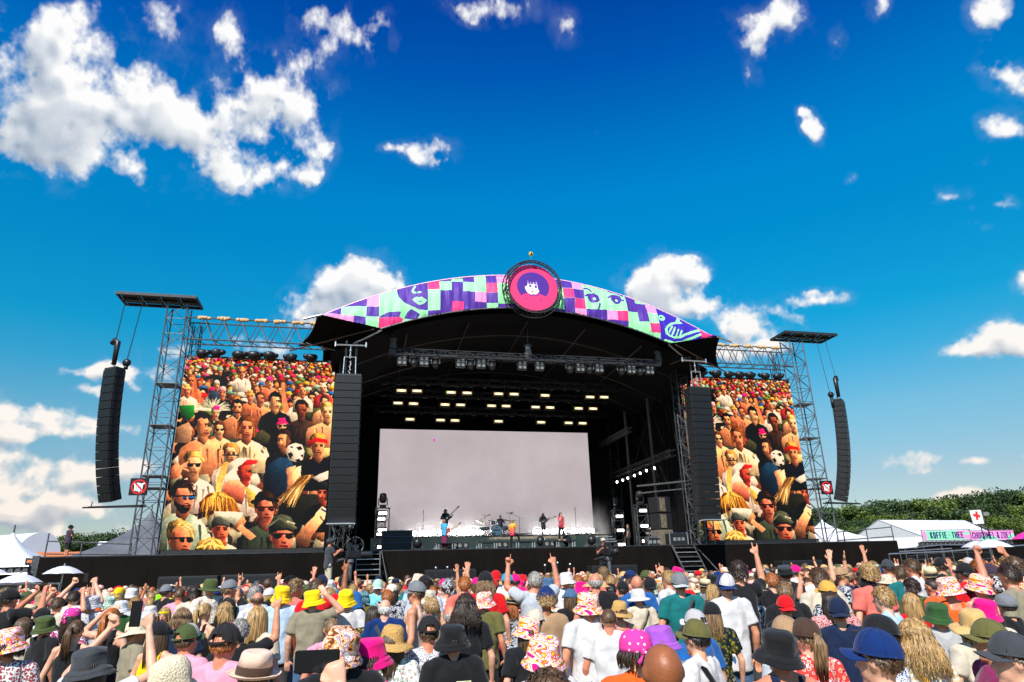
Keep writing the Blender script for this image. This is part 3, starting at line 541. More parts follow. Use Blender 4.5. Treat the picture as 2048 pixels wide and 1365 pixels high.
    B(560, 810, 68, (206, 80, 60), (220, 176, 96), (236, 226, 220), face=1, style='bald'); st([(440, 770), (400, 860), (385, 960)], 26, (228, 190, 104), 14); cv.spoly([T(*q) for q in ((440, 830), (455, 760), (520, 718), (600, 720), (560, 760), (500, 780))], (240, 234, 228), .5); cv.spoly([T(*q) for q in ((520, 790), (580, 728), (655, 740), (640, 760), (560, 770))], (206, 40, 46), .5)
    cv.spoly([T(*q) for q in ((415, 960), (420, 900), (460, 866), (520, 864), (560, 900), (565, 980), (545, 1030), (460, 1000))], (204, 116, 92), 1.0, (.3, -.8), .05); cv.spoly([T(*q) for q in ((560, 900), (640, 960), (650, 1060), (590, 1040))], (228, 184, 92), .8, tex=.4)
    cv.spoly([T(*q) for q in ((780, 1110), (800, 1010), (880, 960), (1040, 960), (1110, 1040), (1110, 1150), (820, 1180))], (46, 46, 40), .5)
    for i in range(44): u = i/43; st([(1010-u*70+rg.uniform(-10, 10), 838+u*10), (960-u*90, 900+u*20), (900-u*110+rg.uniform(-14, 14), 1000+rg.uniform(-20, 50))], 7, rg.choice([(232, 196, 120), (170, 126, 66), (248, 222, 160), (120, 84, 42)]), 2)
    B(1085, 950, 60, (206, 110, 88), (40, 42, 44), BLK, hat='cap', face=-.3)
    B(150, 980, 92, (206, 130, 102), (56, 34, 24), (150, 172, 160), face=1, gl=(24, 100, 170), beard=(40, 24, 18), w=1.8)
    cv.spoly([T(*q) for q in ((250, 1130), (262, 1020), (320, 955), (420, 945), (500, 1000), (535, 1080), (500, 1130), (380, 1080))], (140, 90, 36), .9, tex=.3)
    for i in range(90): u = rg.random(); x0 = 390+rg.uniform(-40, 40); x1 = 260+u*270; st([(x0, 955), ((x0+x1)/2+(x1-390)*.25, 985), (x1, 1040+rg.uniform(0, 90))], 5, rg.choice([(206, 152, 60), (150, 98, 36), (238, 196, 96), (96, 58, 24)]), 2)
    B(700, 1055, 92, (206, 122, 100), (52, 34, 26), (72, 84, 70), face=.3, gl=(84, 26, 26), w=1.7); st([(616, 1012), (700, 990), (785, 1006)], 11, (30, 28, 30)); B(405, 1195, 80, (206, 108, 76), (90, 96, 90), (140, 152, 144), hat='cap', w=1.8); cv.spoly([T(*q) for q in ((360, 1075), (552, 1082), (545, 1112), (372, 1110))], (228, 234, 224), .2); cv.spoly([T(*q) for q in ((380, 1110), (545, 1112), (500, 1170), (440, 1130))], (150, 158, 150), .4); cv.spoly([T(*q) for q in ((510, 1190), (540, 1160), (640, 1240), (600, 1270))], SK[2], .5)
    cv.spoly([T(*q) for q in ((905, 1315), (900, 1240), (1010, 1120), (1080, 1040), (1110, 1060), (1100, 1120), (1010, 1240), (990, 1315))], (232, 166, 124), .8, (.3, -.7)); st([(1076, 1060), (1104, 1078)], 5, (70, 54, 120)); st([(1066, 1110), (1085, 1140)], 4, (120, 84, 72))
    B(812, 1235, 112, (206, 118, 96), (70, 76, 64), (50, 54, 50), gl=BLK, hat='cap', w=1.6); st([(715, 1180), (800, 1120), (905, 1185)], 7, (110, 118, 100)); st([(850, 1140), (895, 1156)], 5, (200, 200, 190))
    B(130, 1262, 104, (206, 128, 94), (216, 178, 104), (190, 170, 150), face=1, gl=BLK, w=1.5)
    cv.spoly([T(*q) for q in ((230, 1340), (250, 1280), (320, 1250), (400, 1262), (450, 1340))], (206, 168, 84), .8, tex=.3)
    for i in range(40): u = rg.random(); st([(340+rg.uniform(-20, 20), 1252), (240+u*200, 1300+rg.random()*40)], 5, rg.choice([(232, 200, 110), (170, 126, 56), (248, 226, 150)]), 2)
    st([(250, 1318), (340, 1290), (440, 1316)], 6, (230, 228, 130))
    a = cv.a; wx = fbm(H_, W_, 30, 4, 61, wrap=False, gain=.6)-.5; wy = fbm(H_, W_, 30, 4, 62, wrap=False, gain=.6)-.5
    JJ, II = np.mgrid[0:H_, 0:W_]; k = np.clip(JJ/H_*1.4, .25, 1)
    a = a[np.clip((JJ+wy*7*k).astype(int), 0, H_-1), np.clip((II+wx*7*k).astype(int), 0, W_-1)]
    tex = fbm(H_, W_, 70, 3, 63, wrap=False, gain=.7)-.5; big = fbm(H_, W_, 14, 4, 64, wrap=False, gain=.6)-.5
    a = a*(1+.30*tex+.40*big)[..., None]
    b_ = (a+np.roll(a, 1, 0)+np.roll(a, 1, 1)+np.roll(np.roll(a, 1, 0), 1, 1))/4; a = b_
    g = a.mean(2, keepdims=True); a = g+(a-g)*.92; a = np.clip((a-.5)*1.35+.48, 0, 1)
    a = a*(np.array([1.02, .88, .74])); cv.a = a.astype(np.float32)
    return make_image('screen_picture', cv.arr())
def paint_nosign():
    cv = Canvas(160, 160, 0, 0, 100, 100, (14, 14, 15)); cv.blob(50, 50, 43, 43, (215, 30, 36), soft=.03); cv.blob(50, 50, 34, 34, (16, 16, 18), soft=.03)
    W4 = (238, 238, 238)
    for x, y0, b in ((30, 36, 70), (42, 30, 72), (54, 32, 76), (66, 34, 72)): cv.stroke([(x, y0), (x+1, b)], 5, W4)
    cv.stroke([(24, 32), (40, 44), (62, 42), (76, 30)], 4.5, W4); cv.blob(52, 34, 7, 6, W4); cv.stroke([(20, 20), (80, 80)], 4.5, (215, 30, 36))
    return make_image('no_crowd_surfing_print', cv.arr())
def paint_food(word, seed, left):
    cv = Canvas(520, 118, 0, 0, 100, 22, (140, 226, 176) if left else (246, 150, 200), seed=seed)
    if left:
        cv.blob(0, 11, 8, 16, (246, 150, 200)); cv.blob(96, 8, 26, 14, (246, 150, 200)); cv.blob(92, 7, 7, 4, (140, 226, 176)); cv.text(16, 4, word, 14, (34, 26, 110), t=.16, fit=70)
    else:
        cv.blob(40, 22, 22, 10, (140, 226, 176)); cv.blob(100, 20, 16, 12, (140, 226, 176)); cv.text(5, 4, word, 14, (34, 26, 110), t=.14, fit=91)
    return make_image('food_sign_'+('coffee' if left else 'snack'), cv.arr())

# ------------------------------------------------------------------ ground
def ground():
    m = MB(); n = 60
    S = [(-1)**(i < 0)*abs(i)**2.6*.09 for i in range(-n//2, n//2+1)]
    P = [(x, y, 0) for y in S for x in S]; k = n+1
    m.add(P, [(i*k+j, i*k+j+1, (i+1)*k+j+1, (i+1)*k+j) for i in range(n) for j in range(n)])
    g = mat('trampled_grass', (.085, .075, .032), .95, var=.45, scale=.35, bump=.6, bscale=8)
    o = m.build('ground', g); o['kind'] = 'structure'; o.location = (0, 0, .13)
    q = MB().quad((-900, -300, -.3), (900, -300, -.3), (900, 1500, -.3), (-900, 1500, -.3)); e = q.build('terrain', g); e['kind'] = 'structure'
ground()
DZ = 3.476
# ------------------------------------------------------------------ stage deck with its black skirt
st = thing('stage', 'long black stage platform with a dark skirt running the whole width of the field', 'stage', (0, 0, 0))
def edge(x): return DZ
MB().box((0, 7.5, DZ-.12), (27.4, 15, .24)).build('deck', M_skirt, st)
for s in (-1, 1): MB().box((s*20.35, 3.0, DZ-.12), (13.2, 6, .24)).build('wing_deck', M_skirt, st)
x = -27.0
cloth = mat('skirt_cloth', (.0062, .0042, .0032), .85, var=.4, scale=.7, bump=.35, bscale=3, spec=.12)
def cloth_panel(x0, x1, z0, z1, y, dep=.03, n=18, ph=0):
    m = MB(); P = []
    for j in range(3):
        for i in range(n+1):
            t = i/n; z = z0+(z1-z0)*j/2
            P.append((x0+(x1-x0)*t, y+dep*math.sin(t*19+ph)*(1-j*.35)*.6+dep*.4*math.sin(t*47+ph*3), z))
    m.add(P, [(j*(n+1)+i, j*(n+1)+i+1, (j+1)*(n+1)+i+1, (j+1)*(n+1)+i) for j in range(2) for i in range(n)]); return m
for i in range(20): cloth_panel(x+i*2.7, x+(i+1)*2.7+.03, 0.02, DZ-.01, -.04-.004*(i%2), ph=i).build('skirt_panel', cloth, st, True)
for s in (-1, 1): MB().box((s*27.02, 3, DZ/2), (.05, 6, DZ)).build('end_panel', cloth, st)
MB().box((0, .0, DZ+.02), (54.0, .1, .06)).build('edge_trim', M_dark, st)
# ------------------------------------------------------------------ roof
roof = thing('stage_roof', 'arched stage roof with a patterned purple, mint and pink banner along its front', 'stage roof', (0, 0, 0))
zt = lambda x: 20.95-.0209*x*x
zb = lambda x: (18.45-.021*x*x) if abs(x) < 9.67 else 16.49+(abs(x)-9.67)/(13.42-9.67)*(17.19-16.49)
def banner():
    im, (X0, X1, Z0, Z1) = paint_banner(); me_m = MB(); n, k = 220, 14; P = []
    for i in range(n+1):
        x = -13.42+26.84*i/n; a, b = zb(x), zt(x); b = max(a+.01, b)
        for j in range(k+1):
            t = j/k; z = a+(b-a)*t
            w = .028*math.sin(x*7.5+3*math.sin(x*1.3))*(1-abs(2*t-1))*1.2+.02*math.sin(x*21+t*3+math.sin(x*4)*2)*(t**4+(1-t)**3)+.05*mnoise.noise(Vector((x*.9, t*2.5, 3)))
            lowf = .10*max(0, mnoise.noise(Vector((x*1.5+9, t*9, 7))))*max(0, 1-t*3.4)
            P.append((x, -3.0-.22*(1-(2*t-1)**2)-w*1.7-lowf*1.6+.55*t, z))
    me_m.add(P, [(i*(k+1)+j, (i+1)*(k+1)+j, (i+1)*(k+1)+j+1, i*(k+1)+j+1) for i in range(n) for j in range(k)])
    m = img_mat('banner_fabric', im, rough=.55); N, K = nodes(m); b = N['Principled BSDF']; b.inputs['Sheen Weight'].default_value = .15
    tcx = N.new('ShaderNodeTexCoord'); mp = N.new('ShaderNodeMapping'); mp.inputs['Scale'].default_value = (3.2, 1, .5); K.new(tcx.outputs['Object'], mp.inputs[0])
    nz = N.new('ShaderNodeTexNoise'); nz.inputs['Scale'].default_value = 1.1; nz.inputs['Detail'].default_value = 3; K.new(mp.outputs[0], nz.inputs[0]); bp = N.new('ShaderNodeBump'); bp.inputs['Strength'].default_value = .8; bp.inputs['Distance'].default_value = .12
    K.new(nz.outputs[0], bp.inputs['Height']); K.new(bp.outputs[0], b.inputs['Normal'])
    o = me_m.build('banner', m, roof, True); grid_uv(o.data, lambda c: ((c.x-X0)/(X1-X0), (c.z-Z0)/(Z1-Z0)))
banner()
hem = mat('banner_hem', srgb(255, 190, 220), .6, var=.1)
MB().path([(x, -2.43, zt(x)+.03) for x in np.linspace(-13.42, 13.42, 60)], .05, 5).build('top_hem', hem, roof)
MB().path([(x, -2.98, zb(x)-.05) for x in np.linspace(-9.67, 9.67, 40)], .05, 5).build('lower_edge_pole', M_steel, roof)
# curved black skin
m = MB(); P = []; n, k = 40, 6
for i in range(n+1):
    x = -13.4+26.8*i/n
    for j in range(k+1):
        y = -2.35+17*j/k; P.append((x*(1-.0*j), y, zt(x)-.06-.06*j))
m.add(P, [(i*(k+1)+j, i*(k+1)+j+1, (i+1)*(k+1)+j+1, (i+1)*(k+1)+j) for i in range(n) for j in range(k)]); m.build('roof_skin', M_black, roof, True)
m = MB(); P = []     # inner lining under the arch
for i in range(n+1):
    x = -12.6+25.2*i/n
    for j in range(k+1): P.append((x, -2.3+16.9*j/k, 18.3-.021*x*x-.25*math.sin(j/k*math.pi)))
m.add(P, [(i*(k+1)+j, (i+1)*(k+1)+j, (i+1)*(k+1)+j+1, i*(k+1)+j+1) for i in range(n) for j in range(k)]); m.build('inner_lining', mat('lining_cloth', (.006, .006, .0065), .9, var=.3, scale=2, spec=.1), roof, True)
M_rib = mat('roof_rib_steel', (.022, .017, .015), .5, .4, var=.3)
for y in (.6, 4.5, 8.5, 12.5):
    MB().path([(x, y, 18.05-.021*x*x-(.6 if y > 3 else .25)) for x in np.linspace(-12.2, 12.2, 30)], .055, 6).build('arch_rib', M_rib, roof)
for x in (-8, -4, 0, 4, 8): MB().tube((x, -2, 17.9-.021*x*x), (x, 14, 17.4-.021*x*x), .04, 5).build('purlin', M_rib, roof)
# side sails, tip poles
for s in (-1, 1):
    tip = Vector((s*13.5, -3, 17.2)); cor = Vector((s*9.67, -2.9, 16.45)); lo = Vector((s*12.55, 0.2, 16.3)); out = Vector((s*14.9, 1.6, 16.62)) if s < 0 else Vector((s*14.25, -1.0, 15.6))
    m = MB(); n = 10; P = []
    for i in range(n+1):
        t = i/n; a = tip.lerp(cor, t)
        mid = (tip+out)/2+Vector((-s*.55, 0, -.1)); q = tip*(1-t)**2+mid*2*t*(1-t)+out*t*t
        c = q.lerp(cor.lerp(lo, t), 0); P += [c]
    # fan from the corner to the curved outer edge, then the lower flap
    P.append(cor); m.add(P, [(n+1, i, i+1) if s > 0 else (n+1, i+1, i) for i in range(n)]); m.add([out, cor, lo], [(0, 1, 2)])
    o = m.build('side_sail', M_black, roof); o.modifiers.new('solid', 'SOLIDIFY').thickness = .02
    MB().tube(tip+Vector((-s*.3, 0, -.05)), tip+Vector((s*.75, -.05, -.42 if s < 0 else -.42)), .07, 8).build('tip_pole', M_alu, roof)
    MB().tube(cor+Vector((s*.4, 0, -.02)), out+Vector((s*.5, 0, -.35)), .05, 6).build('sail_pole', mat('brown_pole', (.09, .045, .03), .5), roof)
    MB().tube(cor+Vector((-s*.1, 0, -.05)), cor+Vector((s*1.6, 1.0, -.7)), .06, 8).build('corner_pole', M_alu, roof)
    MB().tube((s*12.4, 0, 15.9), (s*14.3, .5, 16.5), .04, 6).build('strut', M_steel, roof)
    # corner towers holding the roof, black clad
    for y in (.2, 14.2):
        add_truss(roof, (s*11.65, y, DZ), (s*11.65, y, 16.9 if y > 1 else 15.9), .8, .9, 16, M_dark, 'column_chord', 'column_brace', up=(0, 1, 0), r=.05, rb=.028)
# black drapes: back and both sides of the stage house
house = thing('stage_drapes', 'tall black drapes closing the back and the sides of the stage house', 'curtain', (0, 0, 0))
for i in range(12):
    x0 = -12.9+i*2.15; top = 18.5-.0195*(x0+1)**2-.3+.5; cloth_panel(x0, x0+2.22, DZ, top, 14.45+.05*(i%2), .12, 14, i).build('back_drape', M_black, house, True)
for s in (-1, 1):
    for i in range(7):
        y0 = .9+i*1.95
        m = MB(); n = 14; P = []
        for j in range(2):
            for q in range(n+1): t = q/n; P.append((s*(12.0 if s < 0 else 12.9)+.1*math.sin(t*17+i)+.04*(i%2), y0+2.05*t, DZ+j*(12.6)))
        m.add(P, [(q, q+1, n+1+q+1, n+1+q) for q in range(n)]); m.build('side_drape', M_black, house, True)
    cloth_panel(min(s*11.9, s*12.38), max(s*11.9, s*12.38), DZ, 16.2, .85 if s < 0 else 1.4, .06, 8, 2).build('proscenium_drape', M_black, house, True)
for s in (-1, 1): MB().box((s*13.25, 8.4, (DZ+16.3)/2), (.06, 13.0, 16.3-DZ)).build('gap_backing', M_black, house)  # added behind the side drapes so no sky leaks through their gaps
MB().box((0, 14.75, (DZ+17)/2), (26.4, .06, 17-DZ)).build('gap_backing', M_black, house)  # unseen sheet added to seal the back drapes against the sky
# front corner on the left: dark set of hoists above the loudspeakers
# ------------------------------------------------------------------ emblem
em = thing('round_emblem', 'round pink emblem of a dark haired girl in a circular truss atop the roof', 'emblem', (0, -3.55, 19.62))
m = MB(); pr = [(0, 1.62)]; nn = 48
P = [(0, -.06, 0)]+[(1.66*math.cos(2*math.pi*i/nn), -.06, 1.66*math.sin(2*math.pi*i/nn)) for i in range(nn)]+[(1.66*math.cos(2*math.pi*i/nn), .1, 1.66*math.sin(2*math.pi*i/nn)) for i in range(nn)]
m.add(P, [(0, 1+i, 1+(i+1) % nn) for i in range(nn)]+[(1+i, 1+nn+i, 1+nn+(i+1) % nn, 1+(i+1) % nn) for i in range(nn)])
o = m.build('emblem_disc', img_mat('emblem_print_mat', paint_emblem(), rough=.5), em); grid_uv(o.data, lambda c: (.5+c.x/3.32*1.0, .5+c.z/3.32*1.0))
def ring(r, y, rr=.045): return MB().path([(r*math.cos(a), y, r*math.sin(a)) for a in np.linspace(0, 2*math.pi, 41)], rr, 6)
for r, y in ((1.86, -.3), (2.0, .25), (1.72, -.3), (1.78, .3)): ring(r, y, .04).build('truss_ring', M_dark, em)
for i in range(40):
    a = 2*math.pi*i/40; b = 2*math.pi*(i+1)/40; m = MB()
    m.tube((1.72*math.cos(a), -.3, 1.72*math.sin(a)), (1.86*math.cos(b), -.3, 1.86*math.sin(b)), .02, 4); m.tube((1.86*math.cos(a), -.3, 1.86*math.sin(a)), (2.0*math.cos(b), .25, 2.0*math.sin(b)), .02, 4)
    m.build('ring_brace', M_dark, em)
green = mat('green_led', (.02, .35, .08), .4, emit=(.05, .9, .2), es=.6)
MB().path([(1.78*math.cos(a)+.12, .0, 1.78*math.sin(a)) for a in np.linspace(-.8, -.05, 9)], .04, 5).build('green_cable', green, em)
fin = thing('roof_finial', 'small yellow ball flower on a thin stalk above the round emblem', 'ornament', (-.03, -3.5, 21.72))
MB().tube((0, 0, 0), (0, 0, .3), .025, 6).build('stalk', mat('green_paint', (.05, .3, .06), .5), fin)
m = MB().ball((0, 0, .42), .13, 10, 7)
for i in range(8): a = i*math.pi/4; m.ball((.13*math.cos(a), 0, .42+.13*math.sin(a)), .045, 6, 4)
m.build('ball_head', mat('yellow_paint', (.75, .5, .02), .5), fin, True); MB().ball((0, -.12, .42), (.05, .03, .05), 8, 5).build('ball_centre', M_black, fin)
# a second soft inner hanging rope below the emblem
# ------------------------------------------------------------------ video wall at the back
vw = thing('video_wall', 'huge pale grey video wall glowing behind the band', 'video wall', (0, 13.1, 0))
def vw_mat():
    m = bpy.data.materials.new('video_wall_glow'); m.use_nodes = True; N, K = nodes(m); b = N['Principled BSDF']; b.inputs['Base Color'].default_value = (.05, .05, .05, 1); b.inputs['Roughness'].default_value = .6
    t = N.new('ShaderNodeTexCoord'); nz = N.new('ShaderNodeTexNoise'); nz.inputs['Scale'].default_value = .22; nz.inputs['Detail'].default_value = 4; nz.inputs['Roughness'].default_value = .6; K.new(t.outputs['Object'], nz.inputs[0])
    cr = N.new('ShaderNodeValToRGB'); cr.color_ramp.elements[0].position = .3; cr.color_ramp.elements[0].color = (*srgb(170, 157, 160), 1); cr.color_ramp.elements[1].position = .7; cr.color_ramp.elements[1].color = (*srgb(184, 174, 175), 1); e = cr.color_ramp.elements.new(.5); e.color = (*srgb(177, 165, 168), 1)
    K.new(nz.outputs[0], cr.inputs[0]); K.new(cr.outputs[0], b.inputs['Emission Color']); b.inputs['Emission Strength'].default_value = .97
    return m
VM = vw_mat()
for i in range(12):
    for j in range(6):
        MB().box((-9+1.5*(i+.5), 0, 5.13+(13.58-5.13)/6*(j+.5)), (1.496, .1, (13.58-5.13)/6-.004)).build('wall_panel', VM, vw)
MB().box((0, .12, 9.35), (18.1, .12, 8.5)).build('wall_frame', M_box, vw)
MB().box((-4.55, -.054, 12.73), (.17, .02, .17)).build('stray_magenta_pixels', mat('magenta_pixels', (.6, .02, .4), emit=(.8, .03, .5), es=.9), vw)
# ------------------------------------------------------------------ side screens
simg = paint_screen(); M_scr = img_mat('screen_display', simg, emit=1.0, rough=.5)
def side_screen(s):
    x0, x1 = (-21.56, -12.41) if s < 0 else (12.41, 21.56); y = 1.42
    o = thing('video_screen', ('larger-looking video screen left of the stage showing a close-up of the sunny crowd' if s < 0 else 'video screen right of the stage showing a close-up of the sunny crowd'), 'video screen', ((x0+x1)/2, y, 0), group='side screens')
    w = (x1-x0); nx, nz = 8, 10
    for i in range(nx):
        for j in range(nz):
            c = (-w/2+w/nx*(i+.5), 0, 3.8+11.7/nz*(j+.5)); p = MB().box(c, (w/nx-.006, .09, 11.7/nz-.006)).build('display_panel', M_scr, o)
            grid_uv(p.data, lambda c: ((c.x+w/2)/w, (c.z-3.8)/11.7))
    MB().box((0, .14, 9.65), (w, .14, 11.8)).build('panel_frame', M_box, o)
    MB().box((0, .05, 15.56), (w+.05, .16, .1)).build('header_bar', M_dark, o)
    MB().box((-.0, .1, 3.67), (w, .3, .22)).build('base_beam', M_box, o)
    for i in range(7): MB().box((-w/2+.8+i*1.25, .1, 3.57), (1.0, .5, .16)).build('base_case', M_box, o)
    return o
side_screen(-1); side_screen(1)
# ------------------------------------------------------------------ screen towers with cantilevers, header trusses
for s in (-1, 1):
    side = 'left' if s < 0 else 'right'
    tw = thing('screen_tower', f'steel lattice tower at the outer edge of the {side} video screen, flat cantilever on top', 'tower', (s*22.35, 1.42, 0), group='lattice towers')
    add_truss(tw, (0, 0, DZ), (0, 0, 18.9), 1.15, 1.15, 15, M_steel, 'leg', 'cross_brace', up=(0, 1, 0), r=.05, rb=.024)
    for z in (7.3, 8.0, 11.0, 13.6): MB().box((0, 0, z), (1.25, 1.25, .05)).build('collar', M_steel, tw)
    # bolted outriggers and the thinner back tower leaning against it
    add_truss(tw, (s*-.9, 1.3, DZ), (s*-.9, 1.3, 18.2), .5, .5, 15, M_dark, 'back_leg', 'back_brace', up=(0, 1, 0), r=.035, rb=.018)
    # platform
    pf = [(-.9, -1.2), (3.3, -1.2), (3.3, 1.0), (-.9, 1.0)]
    for yy in (-1.0, -.1, .9): MB().box((s*1.15, yy, 19.2), (4.6, .14, .18)).build('platform_beam', M_dark, tw)
    for i in range(5): MB().box((s*(-1.1+i*1.15), -.05, 19.2), (.12, 2.0, .16)).build('platform_rung', M_dark, tw)
    for i in range(4):
        for yy in (-.55, .4): MB().box((s*(-.52+i*1.15), yy, 19.31), (1.0, .8, .03)).build('platform_panel', mat('weathered_panel', (.16, .12, .1), .7, var=.3), tw)
    # header
    hd_ = thing('header_truss', f'horizontal lattice truss above the {side} video screen with tan padding on its top tubes', 'truss', (0, 0, 0), group='header trusses')
    x0, x1 = (s*21.75, s*12.9)
    for yy in (.9, 1.9): MB().tube((x0, yy, 18.0), (x1, yy, 18.0), .05, 6).build('top_chord', M_steel, hd_); MB().tube((x0, yy, 16.55), (x1, yy, 16.55), .05, 6).build('bottom_chord', M_steel, hd_)
    nb = 8
    for i in range(nb):
        a = x0+(x1-x0)*i/nb; b = x0+(x1-x0)*(i+1)/nb; mid = (a+b)/2
        for yy in (.9, 1.9): MB().tube((a, yy, 18.0), (mid, yy, 16.55), .032, 5).tube((mid, yy, 16.55), (b, yy, 18.0), .032, 5).build('diagonal', M_steel, hd_)
        MB().tube((mid, .9, 16.55), (b, 1.9, 16.55), .022, 4).tube((a, .9, 18.0), (a, 1.9, 18.0), .022, 4).build('cross_tie', M_steel, hd_)
    npad = 7 if s < 0 else 6
    for i in range(npad):
        xx = x0+(x1-x0)*((.12+i*.13) if s < 0 else (.14+.135*i)); m = MB()
        for q in range(4): m.ball((xx-.27+.18*q, .9+random.uniform(-.03, .03), 18.02+random.uniform(-.04, .02)), (.16, .12, .13+random.uniform(-.02, .03)), 8, 6)
        m.build('padding', M_pad, hd_, True)
    # eight rain-covered lights over the screen
    xs = [372+35, 436, 481, 511, 542, 580, 620] if s < 0 else [1404, 1430, 1459, 1481, 1502, 1528, 1557]
    ys = [708, 707, 711, 712, 713, 716, 716] if s < 0 else [748, 748, 750, 751, 752, 753, 754]
    ord_ = ['nearest the tower', 'second', 'third', 'fourth', 'fifth', 'sixth', 'seventh']
    for i, (px, py) in enumerate(zip(xs, ys)):
        p = at(px, py, y=1.2); n = i+1 if s < 0 else 7-i
        lb = (f'rain-covered spotlight over the {side} screen, '+('right beside the lattice tower' if n == 1 else f'{ord_[n-1]} counted from the lattice tower'))
        t = thing('covered_spotlight', lb, 'spotlight', (p[0], p[1], 0), random.uniform(-.3, .3), group='rain-covered spotlights above the side screens')
        z = p[2]; dd = random.choice((-1, 1)) if i else 1; m = MB(); rr = random.uniform(.9, 1.1)
        m.lathe([(.05, -.02), (.26*rr, .0), (.36*rr, .16), (.40*rr, .34), (.30*rr, .44), (.1, .47)], 12, (-.1*dd, 0, z-.22), sy=.8)
        m.ball((.25*dd, 0, z+.06), (.24, .24, .17), 9, 6, R=Matrix.Rotation(-.5*dd, 3, 'Y')); o = m.build('rain_hood', M_rain, t, True)
        for v in o.data.vertices: v.co += Vector(mnoise.noise_vector(v.co*5+Vector((i, s, 0))))*.05
        MB().tube((0, 0, z+.24), (0, .3, 16.55), .008, 4).build('wire', M_dark, t)
        MB().box((0, .05, z-.27), (.5, .12, .08)).build('yoke', M_dark, t)
# ------------------------------------------------------------------ line arrays
def cabinet_mesh(w, h, dp, face):
    m = MB(); 
    m.bbox((0, 0, 0), (w, dp, h), .015); m.k = 1; m.box((0, -dp/2-.004, 0), (w*.94, .02, h*.9)); m.k = 0
    m.box((-w/2-.01, -dp*.3, 0), (.03, .08, h*.95)); m.box((w/2+.01, -dp*.3, 0), (.03, .08, h*.95)); m.box((w/2+.01, dp*.35, 0), (.05, .1, h*.5)); m.box((-w/2-.01, dp*.35, 0), (.05, .1, h*.5))
    return m.mesh('cabinet', [M_box, M_grille])
def line_array(label, x, y, zt_, zb_, n, w, dp, rz, curve, g, chain_to):
    t = thing('line_array', label, 'loudspeakers', (x, y, 0), rz, g); h = (zt_-zb_)/n; me = cabinet_mesh(w, h*.965, dp, 0); pos = [0, 0]; tilt = 0
    z = zt_; yy = 0
    for i in range(n):
        k = .03+(i/n)**1.5*curve; z -= h*math.cos(k)/2; yy += h*math.sin(k)/2
        o = link('cabinet', me, t, (0, yy, z), (k, 0, 0)); z -= h*math.cos(k)/2; yy += h*math.sin(k)/2
    MB().box((0, 0, zt_+.07), (w*.95, dp*.9, .12)).build('fly_frame', M_dark, t)
    for q in chain_to: MB().tube(q[0], q[1], .014, 4).tube(Vector(q[0])+Vector((.07, 0, 0)), Vector(q[1])+Vector((.07, 0, 0)), .014, 4).build('hoist_chain', M_dark, t)
    return t, z
SAR = [(-1, -25.15, 0.4, 14.15, 6.45, 16, -.60), (1, 24.85, .5, 13.75, 6.3, 18, .68)]
for s, x, y, a, b, n, rz in SAR:
    side = 'left' if s < 0 else 'right'
    t, zz = line_array(f'outer curved column of black loudspeaker cabinets hung outside the {side} lattice tower', x, y, a, b, n, 1.0, .72, rz, .33, 'hanging loudspeaker columns', [((-.3 if s < 0 else .35, -.1, a+1.7), (-.45 if s < 0 else .6, .2, 19.1)), ((.45 if s < 0 else -.75, .3, a+.6), (.6 if s < 0 else -.7, .6, 19.1))])
    # motor bags
    m = MB().path([(-.55*-s, -.1, a+1.75), (-.3*-s, -.1, a+1.95), (-.05*-s, -.1, a+1.8), (-.05*-s, -.1, a+.35)], .17, 8, [.14, .17, .17, .13]); m.build('chain_bag', M_rain, t, True)
    m = MB().ball((.5*-s, .3, a+.5), (.28, .22, .24), 10, 7); m.tube((.5*-s, .3, a+.3), (.5*-s, .3, a-.5 if s > 0 else a+.1), .12, 8); m.build('chain_motor', M_rain, t, True)
    MB().tube((0, .3, a+.1), (-.35*-s, -.1, a+.5), .03, 5).build('shackle', M_alu, t)
    ft = thing('pull_back_bar', f'thin steel stay between the foot of the outer {side} loudspeaker column and the tower', 'steel bar', (0, 0, 0))
    MB().tube((x-s*-.5, y+.3, 6.15), (s*22.5, 1.2, 6.25), .045, 6).tube((x-s*-.1, y-.1, 6.15), (s*22.5, .9, 6.3), .03, 6).tube((x, y+.1, 6.15), (x, y+.2, 6.45), .03, 5).build('bar', M_dark, ft)
for s, x in ((-1, -11.38), (1, 11.2)):
    side = 'left' if s < 0 else 'right'
    t, zz = line_array(f'tall inner column of black loudspeaker cabinets hung between the {side} screen and the band', x, -3.0, 13.25, 4.85, 19, 1.5, .85, -.04 if s < 0 else .05, .12, 'hanging loudspeaker columns', [((-.3, 0, 13.4), (-.3, 0, 15.6)), ((.3, 0, 13.4), (.3, 0, 15.6))])
    MB().tube((-.9, -.1, 15.25), (.9, -.1, 15.25), .05, 6).tube((-.9, -.1, 15.15), (-.9, -.1, 15.45), .05, 6).tube((.9, -.1, 15.15), (.9, -.1, 15.45), .05, 6).build('spreader_bar', M_alu, t)
    m = MB().tube((0, -.1, 15.2), (0, -.1, 14.4), .03, 6).ball((0, -.1, 14.9), .08, 8, 5).ball((0, -.1, 14.6), .07, 8, 5).tube((-.35, -.1, 14.5), (.35, -.1, 14.5), .035, 6).tube((-.33, -.1, 14.5), (-.36, -.1, 13.4), .035, 6).tube((.33, -.1, 14.5), (.36, -.1, 13.4), .035, 6)
    for q in range(8): m.ball((random.uniform(-.06, .06), -.1, 14.2-q*.1), .05, 6, 4)
    m.build('hook_block', M_alu, t)
    MB().tube((-.3, .3, 15.6), (-.3, 3.2, 15.9), .05, 5).build('outrigger', M_dark, t)
    MB().box((0, 0, zz-.04), (1.5, .8, .06)).build('bottom_plate', M_alu, t)
